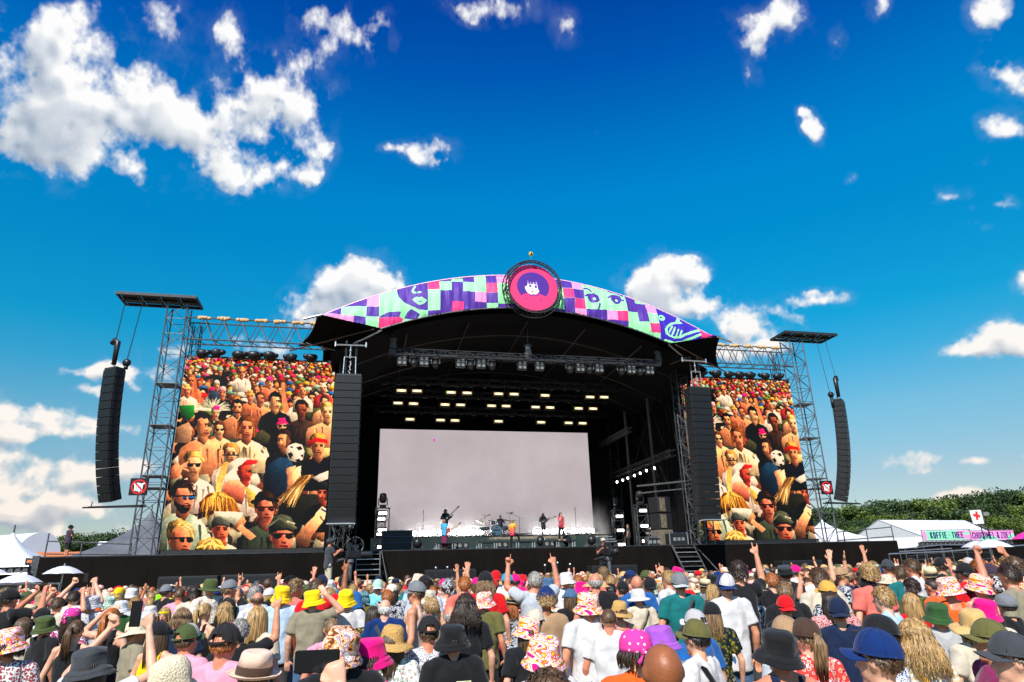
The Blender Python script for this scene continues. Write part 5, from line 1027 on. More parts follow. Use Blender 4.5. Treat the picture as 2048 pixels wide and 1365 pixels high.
# right-hand marquee
y = 34; P1 = at(*S8(585, 403), y=y); E1 = at(*S8(315, 600), y=y+3); P2 = at(*S8(1445, 408), y=y+10); E2 = at(*S8(1045, 575), y=y-3)
t = thing('marquee', 'long white marquee with a pale gable on the right of the field', 'tent'); P1, P2, E1, E2 = map(Vector, (P1, P2, E1, E2)); dv = P2-P1; E1.z = E2.z = (E1.z+E2.z)/2
for k in range(3):
    a, b = k/3+.002, (k+1)/3-.002
    MB().quad(P1+dv*a, P1+dv*b, E2+dv*b, E2+dv*a).build('roof_panel', M_white, t); MB().quad(P1+dv*a, E1+dv*a, E1+dv*b, P1+dv*b).build('roof_panel', M_white, t)
    MB().quad(E2+dv*a, E2+dv*b, Vector((*(E2+dv*b).xy, 0)), Vector((*(E2+dv*a).xy, 0))).build('wall_panel', M_white, t)
e3 = at(*S8(1730, 505), y=y+6); MB().add([P2, Vector(e3), E2+dv], [(0, 1, 2)]).build('hip_panel', M_white, t)
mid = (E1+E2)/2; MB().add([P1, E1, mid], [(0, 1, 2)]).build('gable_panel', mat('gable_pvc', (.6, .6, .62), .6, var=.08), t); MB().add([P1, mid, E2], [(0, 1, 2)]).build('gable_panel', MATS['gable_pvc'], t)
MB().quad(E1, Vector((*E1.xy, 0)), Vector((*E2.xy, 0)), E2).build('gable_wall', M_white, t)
for k in range(4): MB().tube(P1+dv*(k/3), E2+dv*(k/3), .05, 4).tube(P1+dv*(k/3), E1+dv*(k/3), .05, 4).build('seam', M_lgrey, t)
# food stand banners
for i, (x0, x1, w) in enumerate(((1042, 1503, 'KOFFIE . THEE'), (1520, 1935, 'CHOCOMEL & ZOET'))):
    a = at(*S8(x0, 605), y=20); b = at(*S8(x1, 508), y=20); W_ = b[0]-a[0]; H_ = b[2]-a[2]; c = ((a[0]+b[0])/2, 20, (a[2]+b[2])/2)
    t = thing('banner_sign', ['mint and pink banner reading KOFFIE THEE', 'pink and mint banner reading CHOCOMEL & ZOET'][i], 'sign', c)
    o = MB().box((0, 0, 0), (W_, .04, H_)).build('banner_face', img_mat('food_banner_'+'ab'[i], paint_food(w, i, i == 0), rough=.6), t); grid_uv(o.data, lambda c, W_=W_, H_=H_: (c.x/W_+.5, c.z/H_+.5))
    for sx in (-1, 1): MB().tube((sx*(W_/2+.05), .05, H_/2+.15), (sx*(W_/2+.05), .05, -c[2]), .04, 5).build('post', M_steel, t)
    for sz in (-1, 1): MB().tube((-W_/2-.05, .05, sz*(H_/2+.08)), (W_/2+.05, .05, sz*(H_/2+.08)), .035, 5).build('rail', M_steel, t)
    for q in range(9): MB().box((-W_/2+W_*q/8, 0, H_/2+.12), (.04, .04, .1)).build('clip', M_alu, t)
a = at(*S8(1000, 662), y=19); b = at(*S8(2060, 606), y=19)
t = thing('bar_counter', 'dark grey stand front with a row of round holes under the food banners', 'bar', ((a[0]+b[0])/2, 19, 0)); W_ = b[0]-a[0]
MB().box((0, 0, (a[2]+b[2])/2), (W_, .3, b[2]-a[2])).build('front_board', mat('bar_grey', (.09, .09, .095), .6), t); MB().box((0, .2, a[2]/2), (W_, .3, a[2])).build('lower_board', M_skirt, t)
for q in range(24): c = -W_/2+W_*(q+.5)/24; MB().path([(c+.2*math.cos(u), -.16, (a[2]+b[2])/2+.2*math.sin(u)) for u in np.linspace(-.4, 3.5, 10)], .05, 4).build('round_hole', M_black, t)
for z in (a[2], b[2]): MB().tube((-W_/2, -.18, z), (W_/2, -.18, z), .04, 5).build('rail', M_steel, t)
# first aid sign
p = at(*S8(1575, 372), y=10); t = thing('first_aid_sign', 'tilted white first aid board with a red cross on a pole', 'sign', p)
cc = [at(*S8(*q), y=10)-p for q in ((1500, 308), (1612, 301), (1650, 440), (1543, 446))]; MB().slab([Vector(c) for c in cc], (0, .05, 0)).build('board', mat('sign_white', (.8, .8, .78), .5, var=.03), t)
s_ = abs(cc[1][0]-cc[0][0]); R = Matrix.Rotation(.27, 3, 'Y')
MB().box((0.0, -.02, .12), (s_*.58, .03, s_*.17), ry=.18).build('cross_bar', mat('cross_red', (.72, .02, .02), .5), t); MB().box((0.0, -.024, .12), (s_*.17, .03, s_*.58), ry=.18).build('cross_bar', MATS['cross_red'], t)
MB().tube((.25, .08, -.6), (.42, .08, -p[2]), .05, 6).build('pole', M_dark, t)
p = at(*S8(1668, 345), y=10.5); t = thing('site_floodlight', 'grey floodlight fixed behind the first aid board', 'floodlight', p); MB().bbox((0, 0, 0), (.5, .2, .35), .03).build('housing', M_alu, t); MB().box((0, -.11, 0), (.42, .02, .27)).build('glass', L_off, t); MB().tube((-.1, .1, -.1), (-.1, .1, -p[2]), .05, 5).build('pole', M_dark, t)
# parasols
M_par = mat('parasol_white', srgb(205, 206, 216), .7, var=.05, scale=2)
def parasol(lab, px, py, rpx, y, m_=M_par, grp='white parasols', alt=None, hr=.42):
    p = at(px, py, y=y); q = at(px+rpx, py, y=y); r = q[0]-p[0]; t = thing('parasol', lab, 'parasol', (p[0], y, 0), random.random(), grp); n = 8
    for i in range(n):
        m = MB(); P = [(0, 0, p[2])]; a0 = 2*math.pi*i/n; a1 = 2*math.pi*(i+1)/n
        for k in range(1, 5):
            u = k/4; z = p[2]-r*hr*(u**1.7)
            for q_ in range(4): v = q_/3; a = a0+(a1-a0)*v; sag = 1-.06*math.sin(math.pi*v)*u; P.append((r*u*sag*math.cos(a), r*u*sag*math.sin(a), z+.02*math.sin(math.pi*v)*u))
        f = [(0, 1+j, 2+j) for j in range(3)]+[(1+k*4+j, 5+k*4+j, 6+k*4+j, 2+k*4+j) for k in range(3) for j in range(3)]
        m.add(P, f).build('canopy_panel', (alt if alt and i % 2 else m_), t, True)
        MB().tube((0, 0, p[2]-.02), (r*math.cos(a0), r*math.sin(a0), p[2]-r*hr-.01), .012, 4).build('rib', M_steel, t)
    MB().tube((0, 0, 0), (0, 0, p[2]+.1), .03, 6).build('pole', M_alu, t); return t
parasol('white parasol standing highest above the crowd before the left skirt', 129, 1132, 41, -9); parasol('white parasol left of and nearer than the highest one, above the raised hands', 42, 1148, 46, -11); parasol('white parasol cut off by the left edge of the photo', -8, 1138, 26, -7)
parasol('rear one of the two overlapping white parasols near the food banners', 1952, 1082, 24, -2); parasol('front one of the two overlapping white parasols near the food banners', 1978, 1079, 32, -4)
parasol('pink and purple parasol at the right edge beside the food banners', 2060, 1062, 30, 18, mat('parasol_purple', (.2, .03, .4), .6), None, mat('parasol_pink', (.8, .03, .3), .6))
# guard rails on the wings
def rail_run(lab, pts, y, zb_, posts, name='guard_rail', mt=M_steel):
    t = thing(name, lab, 'railing')
    for (a, b) in pts: MB().tube(at(*a, y=y), at(*b, y=y), .04, 6).build('rail', mt, t)
    for q in posts: p = at(*q, y=y); MB().tube(p, (p[0], y, zb_), .045, 6).build('post', mt, t)
    return t
rail_run('scaffold railing on the left wing behind the standing guard', [(SL4(285, 535), SL4(770, 553)), (SL4(275, 610), SL4(770, 612))], 4, DZ, [SL4(288, 488), SL4(482, 545), SL4(770, 545)])
rail_run('scaffold railing at the right end of the stage', [(S8(170, 527), S8(715, 475)), (S8(170, 612), S8(740, 567))], 4, DZ, [S8(232, 520), S8(460, 495), S8(712, 460)])
# fences right of the stage
for i, (q0, q1, y, lab) in enumerate(((S8(690, 745), S8(1240, 722), -10, 'front run of tall steel crowd barriers right of the stage'), (S8(1240, 722), S8(1700, 684), -10.3, 'front barrier run sloping up towards the right parasols'), (S8(800, 722), S8(1320, 690), -4, 'middle run of steel barriers right of the stage end'), (S8(1210, 655), S8(1700, 655), 4, 'rear barrier run under the food stand'), (S8(850, 690), S8(1220, 655), 2, 'rear barrier run starting at the stage end'))):
    a = Vector(at(*q0, y=y)); b = Vector(at(*q1, y=y)); t = thing('steel_barrier', lab, 'barrier'); MB().tube(a, b, .035, 6).build('top_rail', M_alu, t); dz = Vector((0, 0, -.55)); MB().tube(a+dz, b+dz, .018, 5).build('middle_rail', M_steel, t)
    for u in (0, .5, 1): p = a.lerp(b, u); MB().tube(p, (p.x, p.y, 0), .03, 6).build('post', M_steel, t)
    nb = int((b-a).length/.14)
    for k in range(1, nb): p = a.lerp(b, k/nb); MB().tube(p+dz, (p.x, p.y, .1), .012, 4).build('bar', M_dark, t)
t = thing('black_screen_wall', 'black cloth wall behind the barriers at the right edge', 'wall'); a = at(*S8(1720, 672), y=-1); b = at(*S8(2300, 648), y=-1)
for k in range(3): x0 = a[0]+(b[0]-a[0])*k/3; cloth_panel(x0, x0+(b[0]-a[0])/3-.01, 0, (a[2]+b[2])/2, -1, .06, 12, k).build('cloth_panel', cloth, t, True)
MB().tube(a, b, .05, 6).build('top_rail', M_alu, t)
t = thing('black_ramp_wall', 'low black wall between the stage end and the food stand', 'wall'); a = at(*S8(790, 690), y=5); b = at(*S8(1730, 668), y=5)
for k in range(4): x0 = a[0]+(b[0]-a[0])*k/4; cloth_panel(x0, x0+(b[0]-a[0])/4-.01, 0, (a[2]+b[2])/2, 5, .06, 12, k).build('cloth_panel', cloth, t, True)
# dark truck-like stage gear at the left edge
t = thing('barrier_block', 'dark stand with a row of round holes at the left edge under the pagoda', 'bar'); a = at(-30, 1150, y=-3); b = at(61, 1133, y=-3)
MB().box(((a[0]+b[0])/2, -3, (a[2]+b[2])/2), (b[0]-a[0], .3, b[2]-a[2])).build('front_board', MATS['bar_grey'], t)
for q in range(6): c = a[0]+(b[0]-a[0])*(q+.5)/6; MB().path([(c+.16*math.cos(u), -3.16, (a[2]+b[2])/2+.16*math.sin(u)) for u in np.linspace(-.4, 3.5, 9)], .035, 4).build('round_hole', M_black, t)
for z in (a[2], b[2]): MB().tube((a[0], -3.2, z), (b[0], -3.2, z), .04, 5).build('rail', M_alu, t)
MB().box(((a[0]+b[0])/2, -2.7, a[2]/2), (b[0]-a[0], .3, a[2])).build('lower_board', M_skirt, t)
t = thing('corrugated_panel', 'light grey corrugated panel beside the left end of the stage', 'panel'); a = at(60, 1148, y=-1.5); b = at(82, 1112, y=-1.5)
for k in range(8): x0 = a[0]+(b[0]-a[0])*k/8; MB().box((x0, -1.5, b[2]/2), ((b[0]-a[0])/8*.7, .12, b[2])).build('rib', M_steel, t)
rail_run('long low steel barrier behind the raised hands at the left', [((-20, 1170), (120, 1168)), ((-20, 1187), (120, 1185))], -12, 0, [(0, 1170), (60, 1169), (120, 1168)], 'steel_barrier', M_steel)
# front-of-stage barrier, low, mostly hidden by heads
t = thing('pit_barrier', 'long low steel pit barrier between the crowd and the stage', 'barrier', (0, -12.5, 0))
for i in range(26): MB().box((-26+i*2.05, 0, .6), (2.02, .05, 1.15)).build('barrier_panel', M_alu, t)
# foldback speakers on the pit floor, black boxes before the skirt
for i, (px, y) in enumerate(((381, -6), (1225, -6), (1600, -6), (505, -7), (900, -6))):
    p = at(px, 1150, y=y); t = thing('ground_stack', ['black subwoofer before the left skirt', 'black subwoofer below the right stage steps', 'black subwoofer before the right video screen', 'black subwoofer beside the crouching guard', 'black subwoofer before the middle of the stage'][i], 'loudspeaker', (p[0], y, 0)); MB().bbox((0, 0, 1.15), (2.6, .9, 2.3), .03).build('cabinet', M_box, t); MB().box((0, -.46, 1.15), (2.4, .02, 2.1)).build('grille', M_grille, t)
# ------------------------------------------------------------------ trees
def leaf_mat(n, c):
    if n in MATS: return MATS[n]
    m = bpy.data.materials.new(n); m.use_nodes = True; N, K = nodes(m); b = N['Principled BSDF']; b.inputs['Roughness'].default_value = .6
    oi = N.new('ShaderNodeTexCoord'); nz = N.new('ShaderNodeTexNoise'); nz.inputs['Scale'].default_value = .5; nz.inputs['Detail'].default_value = 6; K.new(oi.outputs['Object'], nz.inputs[0]); cr = N.new('ShaderNodeValToRGB')
    cr.color_ramp.elements[0].position = .35; cr.color_ramp.elements[0].color = (*[v*.6 for v in c], 1); cr.color_ramp.elements[1].position = .65; cr.color_ramp.elements[1].color = (*[v*1.4 for v in c], 1); K.new(nz.outputs[0], cr.inputs[0]); K.new(cr.outputs[0], b.inputs['Base Color']); b.inputs['Transmission Weight'].default_value = 0
    MATS[n] = m; return m
GREEN = [leaf_mat('leaf_dark', (.032, .062, .010)), leaf_mat('leaf_mid', (.095, .14, .016)), leaf_mat('leaf_olive', (.15, .165, .02))]
def crown_mesh(seed, h, r, mt, nl=5200):
    rg = random.Random(seed); m = MB(); cl = []
    for i in range(30):
        a = rg.random()*6.283; q = r*rg.random()**.6*.85; z = h*(.45+.5*rg.random()); lim = 1-abs((z/h-.62)/.5)**2*.55; cl.append((q*math.cos(a)*lim, q*math.sin(a)*lim, z, r*rg.uniform(.18, .40)))
    for i in range(nl):
        c = rg.choice(cl); v = Vector((rg.gauss(0, 1), rg.gauss(0, 1), rg.gauss(0, 1))).normalized()*(c[3]*rg.uniform(.72, 1.08)); p = Vector(c[:3])+Vector((v.x, v.y, v.z*.75))
        s = rg.uniform(.10, .25)*h/12; n1 = Vector((rg.gauss(0, 1), rg.gauss(0, 1), rg.gauss(0, 1)+.7)).normalized(); a = n1.orthogonal().normalized()*s; b = n1.cross(a)*.8
        m.add([p-a, p-b*.6+a*.2, p+a, p+b], [(0, 1, 2, 3)])
    return m.mesh('crown', mt)
def trunk_mesh(seed, h, r):
    rg = random.Random(seed); m = MB().path([(0, 0, 0), (.1, 0, h*.25), (-.05, .1, h*.5), (0, 0, h*.85)], .2, 7, [h*.03, h*.022, h*.016, h*.004])
    for i in range(7): a = rg.random()*6.3; z = h*rg.uniform(.25, .6); m.path([(0, 0, z), (r*.35*math.cos(a), r*.35*math.sin(a), z+h*.12), (r*.7*math.cos(a), r*.7*math.sin(a), z+h*.22)], .1, 5, [h*.011, h*.007, h*.002])
    return m.mesh('trunk', mat('bark', (.06, .045, .03), .9, var=.3))
CR = [crown_mesh(k, 12, 4.4, GREEN[k % 3]) for k in range(6)]; TRK = [trunk_mesh(k, 12, 4.4) for k in range(3)]
rt = random.Random(3); ntree = 0
kinds = ['dark green', 'mid green', 'olive']
def tree(px, topy, y, k, lab, grp):
    p = at(px, topy, y=y); h = p[2]*1.0; t = thing('tree', lab, 'tree', (p[0], y, 0), rt.random()*6, grp); s = h/12
    t.scale = (s*1.15, s*1.15, s); link('crown', CR[k], t); link('trunk', TRK[k % 3], t); return t
prof = [(1600, 1040), (1640, 1022), (1700, 1010), (1740, 1016), (1785, 1000), (1840, 996), (1880, 1004), (1935, 988), (1965, 980), (2000, 992), (2040, 982), (2090, 985), (2150, 980)]
def topy(px):
    for (a, b), (c, d) in zip(prof, prof[1:]):
        if a <= px <= c: return b+(d-b)*(px-a)/(c-a)
    return 985
ORD = lambda n: f"{n}{'th' if 10 < n % 100 < 14 else {1: 'st', 2: 'nd', 3: 'rd'}.get(n % 10, 'th')}"
for row, (y, dy, step) in enumerate(((120, 0, 32), (95, 24, 30), (78, 46, 34))):
    px = 1606+row*9; cnt = 0
    while px < 2120:
        cnt += 1
        k = (rt.choice((0, 1, 0)) if row == 0 else rt.choice((0, 1, 3, 4)) if row == 1 else rt.choice((1, 2, 4, 5, 1)))
        left = 'behind the marquee' if 1700 < px < 1990 else 'near the right lattice tower' if px <= 1700 else 'at the right edge of the wood'
        tree(px, topy(px)+dy+rt.uniform(-4, 7), y+rt.uniform(-4, 4), k, f'{kinds[k % 3]} tree, {ORD(cnt)} in the {["rear", "middle", "front"][row]} row of the right wood counted from the tower', 'trees of the wood right of the stage'); px += step*rt.uniform(.85, 1.15)
px = 20; cnt = 0
while px < 330:
    cnt += 1; tp_ = 1085 if px < 140 else 1072+6*math.sin(px*.1) if px < 242 else 1082
    tree(px, tp_+rt.uniform(-3, 4), 150+rt.uniform(-10, 10), rt.choice((0, 0, 1)), f'{ORD(cnt)} of the small dark distant trees left of the stage, from the left edge', 'distant trees left of the stage'); px += rt.uniform(15, 20)

# ------------------------------------------------------------------ people: body, clothes, hair, hats
def remesh(m, voxel, smooth=2, dec=None):
    me = bpy.data.meshes.new('tmp'); me.from_pydata(m.v, [], m.f); o = bpy.data.objects.new('tmp', me); COL.objects.link(o)
    r = o.modifiers.new('r', 'REMESH'); r.mode = 'VOXEL'; r.voxel_size = voxel; r.use_smooth_shade = True
    s = o.modifiers.new('s', 'SMOOTH'); s.iterations = smooth; s.factor = .5
    if dec: d = o.modifiers.new('d', 'DECIMATE'); d.ratio = dec
    dg = bpy.context.evaluated_depsgraph_get(); out = bpy.data.meshes.new_from_object(o.evaluated_get(dg)); bpy.data.objects.remove(o); bpy.data.meshes.remove(me)
    out.polygons.foreach_set('use_smooth', [True]*len(out.polygons)); return out
def cap(m, a, b, r1, r2, n=10, flat=False):
    a, b = Vector(a), Vector(b); d = (b-a); L_ = d.length; d = d/L_; x = d.orthogonal().normalized(); y = d.cross(x); R = Matrix((x, y, d)).transposed()
    if flat: pr = [(.001, 0), (r1, 0.001), (r2, L_-.001), (.001, L_)]
    else: pr = [(r1*math.sin(t), -r1*math.cos(t)) for t in (.12, .6, 1.1, 1.57)]+[(r2*math.sin(t), L_-r2*math.cos(t)) for t in (1.57, 2.1, 2.6, 3.02)]
    m.lathe(pr, n, a, R)
HC = Vector((0, -.005, 1.632))
def rings(m, R_, n=20, p=2.5):
    P = []
    for z, cy, rx, ry in R_:
        for i in range(n):
            t = 2*math.pi*i/n; c, s = math.cos(t), math.sin(t); P.append((rx*abs(c)**(2/p)*(1 if c > 0 else -1), cy+ry*abs(s)**(2/p)*(1 if s > 0 else -1), z))
    k = len(R_); m.add(P, [(i*n+j, i*n+(j+1) % n, (i+1)*n+(j+1) % n, (i+1)*n+j) for i in range(k-1) for j in range(n)]+[tuple(range(n-1, -1, -1)), tuple(range((k-1)*n, k*n))])
ARM = {'down': ((.262, -.03, 1.15), (.275, .05, .92), (0, .1, -1)), 'bent': ((.27, -.04, 1.16), (.13, .2, 1.16), (-.6, .7, .1)), 'point': ((.33, .12, 1.56), (.30, .16, 1.83), (-.05, .1, 1)), 'horns': ((.34, .1, 1.55), (.33, .14, 1.82), (0, .08, 1)),
       'open': ((.33, .1, 1.58), (.32, .12, 1.85), (.05, .12, 1)), 'fist': ((.34, .12, 1.54), (.24, .2, 1.79), (-.25, .2, 1)), 'phone': ((.30, .24, 1.46), (.10, .36, 1.70), (-.28, .12, .95)), 'phoneh': ((.33, .2, 1.56), (.16, .34, 1.85), (-.3, .1, .95)),
       'brow': ((.37, .1, 1.46), (.16, .13, 1.70), (-.9, .1, .35)), 'hatgrab': ((.36, -.02, 1.50), (.17, -.06, 1.70), (-.6, .1, .75)), 'mic': ((.25, .12, 1.22), (.07, .14, 1.46), (-.3, .2, .9)), 'strum': ((.29, -.03, 1.15), (.10, .18, 1.06), (-.9, .25, -.2)), 'fret': ((.30, .05, 1.17), (.42, .25, 1.30), (.4, .1, .8)), 'cross': ((.25, .02, 1.17), (-.03, .2, 1.24), (-1, .0, .15)), 'drum': ((.28, .1, 1.18), (.2, .36, 1.14), (-.2, .9, -.1)), 'cam': ((.26, .1, 1.2), (.12, .34, 1.36), (-.3, .8, .3))}
def hand(m, w, d, kind, s, low):
    w = Vector(w); d = Vector(d).normalized(); side = Vector((s, 0, 0)); side = (side-d*side.dot(d)).normalized() if abs(side.dot(d)) < .95 else Vector((0, -1, 0)); nrm = d.cross(side).normalized()
    pc = w+d*.05; pr = [(.02, 0), (.034, .02), (.040, .06), (.036, .085)]
    R = Matrix((side, nrm, d)).transposed(); m.lathe([(.02, -.01), (.034, .02), (.041, .06), (.036, .09), (.01, .1)], 10, w, R, sy=.42)
    if low: cap(m, w+d*.08, w+d*(.13 if kind in ('fist', 'grip') else .17), .034, .02); return
    ln = (.068, .078, .074, .058)
    for i in range(4):
        o = w+d*.088+side*((1.5-i)*-.020)*-1; o = w+d*.088+side*(.030-.020*i)*-1
        curl = kind in ('fist', 'grip') or (kind == 'point' and i != 0) or (kind == 'horns' and i in (1, 2)); 
        if kind == 'open': q = o+(d+side*(-(1.5-i))*.16).normalized()*ln[i]; cap(m, o, q, .0105, .0085)
        elif not curl:
            bend = .5 if kind == 'relax' else .05; a = o+(d+nrm*bend*.5).normalized()*ln[i]*.5; b = a+(d+nrm*bend*1.6).normalized()*ln[i]*.5; cap(m, o, a, .0105, .01); cap(m, a, b, .01, .0085)
        else: a = o+(d*.4+nrm*.9).normalized()*ln[i]*.45; b = a+(nrm*.2-d*.9).normalized()*ln[i]*.45; cap(m, o, a, .0115, .011); cap(m, a, b, .011, .010)
    t0 = w+d*.03-side*.032
    t0 = w+d*.03+side*-.034; t1 = t0+(d*.6-side*.7+nrm*.3).normalized()*.04; t2 = t1+(d*.9+nrm*.3+(side*.5 if kind in ('fist', 'point', 'horns', 'grip') else side*-.1)).normalized()*.032; cap(m, t0, t1, .0135, .012); cap(m, t1, t2, .012, .0095)
HANDK = {'down': 'relax', 'bent': 'relax', 'point': 'point', 'horns': 'horns', 'open': 'open', 'fist': 'fist', 'phone': 'grip', 'phoneh': 'grip', 'brow': 'flat', 'hatgrab': 'relax', 'mic': 'fist', 'strum': 'relax', 'fret': 'grip', 'cross': 'relax', 'drum': 'fist', 'cam': 'grip'}
LEGS = {'stand': lambda s: ((s*.088, 0, .90), (s*.095, .02, .48), (s*.10, 0, .09), (s*.11, .14, .03)), 'up': lambda s: (((.088, 0, .90), (.12, .36, .82), (.14, .42, .42), (.15, .56, .36)) if s > 0 else ((-.088, 0, .90), (-.10, -.04, .48), (-.11, -.08, .09), (-.12, .06, .03))), 'sit': lambda s: ((s*.09, 0, .90), (s*.16, .42, .86), (s*.17, .44, .46), (s*.18, .56, .42)), 'wide': lambda s: ((s*.09, 0, .90), (s*.16, .03, .48), (s*.2, -.02, .09), (s*.24, .1, .03)),
        'crouch': lambda s: ((s*.09, -.1, .62), (s*.16, .3, .66), (s*.16, .05, .3), (s*.17, .18, .24))}
BC = {}
def shoulders(f): return .168 if f else .187
def body(f, l, r, legs='stand', low=False):
    k = ('b', f, l, r, legs, low)
    if k in BC: return BC[k]
    m = MB(); g = .86 if f else 1
    m.ball((0, -.008, 1.637), (.076, .094, .100), 16, 12); m.ball((0, .020, 1.582), (.056, .068, .068), 14, 10); cap(m, (0, .078, 1.628), (0, .098, 1.603), .010, .013, 8); m.ball((0, .072, 1.655), (.05, .022, .016), 8, 6)
    m.ball((0, .075, 1.566), (.026, .014, .010), 8, 6); m.ball((0, .06, 1.53), (.028, .026, .022), 8, 6)
    for s in (-1, 1): m.ball((s*.077, -.004, 1.622), (.012, .022, .032), 8, 6); 
    cap(m, (0, -.022, 1.42), (0, -.006, 1.57), .060*g, .055*g, 12)
    if f: rings(m, [(.80, 0, .12, .10), (.92, -.01, .17, .125), (1.08, 0, .128, .092), (1.25, .012, .145, .115), (1.36, .0, .148, .10), (1.43, -.005, .12, .07), (1.47, -.01, .06, .055)])
    else: rings(m, [(.80, 0, .12, .10), (.92, -.005, .16, .115), (1.08, 0, .148, .105), (1.25, .005, .168, .118), (1.36, .0, .172, .112), (1.43, -.008, .14, .08), (1.48, -.012, .07, .06)])
    sh = shoulders(f)
    for s, a in ((-1, l), (1, r)):
        cap(m, (s*.02, -.018, 1.49), (s*(sh-.03), -.012, 1.437), .046*g, .045*g); e, w, d = ARM[a]; e = Vector((s*e[0], e[1], e[2])); w = Vector((s*w[0], w[1], w[2])); d = Vector((s*d[0], d[1], d[2])); S = Vector((s*sh, -.008, 1.415+(.03 if e.z > 1.35 else 0)))
        m.ball(S, .060*g, 10, 8); cap(m, S, e, .052*g, .040*g); cap(m, e, e.lerp(w, .35), .042*g, .043*g); cap(m, e.lerp(w, .3), w, .042*g, .028*g); hand(m, w, d, HANDK[a], s, low)
        hp, kn, an, to = LEGS[legs](s); cap(m, hp, kn, .088, .058); cap(m, kn, Vector(kn).lerp(Vector(an), .35), .06, .056); cap(m, Vector(kn).lerp(Vector(an), .3), an, .056, .04); cap(m, (an[0], an[1]-.03, an[2]-.04), (to[0], to[1], to[2]+.01), .04, .035)
    o = remesh(m, .018 if low else .0105, 1 if low else 2); o.name = 'body'; o.materials.append(None); BC[k] = o; return o
def wrinkle(me, amp, sc, seed=0):
    n = len(me.vertices); C_ = np.empty(n*3, np.float32); me.vertices.foreach_get('co', C_); Nn = np.empty(n*3, np.float32); me.vertex_normals.foreach_get('vector', Nn)
    C_ = C_.reshape(n, 3); Nn = Nn.reshape(n, 3); h = np.empty(n, np.float32)
    for i, (x, y, z) in enumerate(C_.tolist()):
        a = abs(mnoise.noise((x*sc*1.1+seed, y*sc, z*sc*.55+x*2.2))); b = mnoise.noise((x*sc*2.5+5, y*sc*2.3+3, z*sc*1.3+seed)); h[i] = max(-.005, amp*(.9-a*2.6)+amp*.5*b)+.001
    me.vertices.foreach_set('co', (C_+Nn*h[:, None]).ravel()); me.update()
def shirt(f, l, r, kind='tee', low=False):
    k = ('s', f, l, r, kind, low)
    if k in BC: return BC[k]
    m = MB(); sh = shoulders(f); g = 1; t = .016 if kind != 'tank' else .006
    W_ = [(.80, 0, .178, .128), (.95, -.005, .176, .128), (1.1, 0, .166, .118), (1.25, .005, .180, .128), (1.36, .0, .182, .120)] if not f else [(.80, 0, .172, .128), (.92, -.005, .180, .132), (1.08, 0, .148, .108), (1.25, .012, .160, .126), (1.36, .0, .160, .110)]
    if kind == 'tank': rings(m, W_[:4]+[(1.335, 0, .150, .112), (1.36, 0, .128, .105), (1.40, -.004, .11, .098)]); 
    else: rings(m, W_+[(1.43, -.008, .152, .092), (1.475, -.012, .088, .074)])
    for s, a in ((-1, l), (1, r)):
        if kind == 'tank':
            cap(m, (s*.085, -.085, 1.37), (s*.085, -.05, 1.475), .022, .018, 8); cap(m, (s*.085, -.05, 1.478), (s*.085, .03, 1.470), .018, .018, 8); cap(m, (s*.085, .03, 1.47), (s*.085, .08, 1.37), .018, .022, 8); continue
        e, w, d = ARM[a]; e = Vector((s*e[0], e[1], e[2])); w = Vector((s*w[0], w[1], w[2])); S = Vector((s*sh, -.008, 1.415+(.03 if e.z > 1.35 else 0)))
        cap(m, (s*.05, -.018, 1.463), (s*(sh-.02), -.012, 1.432), .054, .058); m.ball(S, .074, 12, 9); u = .66
        if kind == 'long': cap(m, S, e, .068, .056, 12); cap(m, e, e.lerp(w, .85), .058, .045, 12, True)
        else: cap(m, S, S.lerp(e, u), .072, .072 if not f else .062, 12, True)
    o = remesh(m, .02 if low else .0125, 2); wrinkle(o, .016 if not low else .010, 6, len(BC)); o.name = 'shirt'; o.materials.append(None); BC[k] = o; return o
def pants(kind, legs='stand'):
    k = ('p', kind, legs)
    if k in BC: return BC[k]
    m = MB(); cc = (0, 0) if legs != 'crouch' else (0, 0); rings(m, [(.80 if legs != 'crouch' else .55, 0, .15, .12), (.93 if legs != 'crouch' else .62, -.003, .176, .13), (.99, 0, .168, .12)], 14)
    for s in (-1, 1):
        hp, kn, an, to = map(Vector, LEGS[legs](s)); cap(m, hp, kn, .102, .082, 10, kind == 'shorts')
        if kind != 'shorts': cap(m, kn, an, .078, .065, 10, True)
    o = remesh(m, .02, 1); o.name = 'trousers'; o.materials.append(None); BC[k] = o; return o
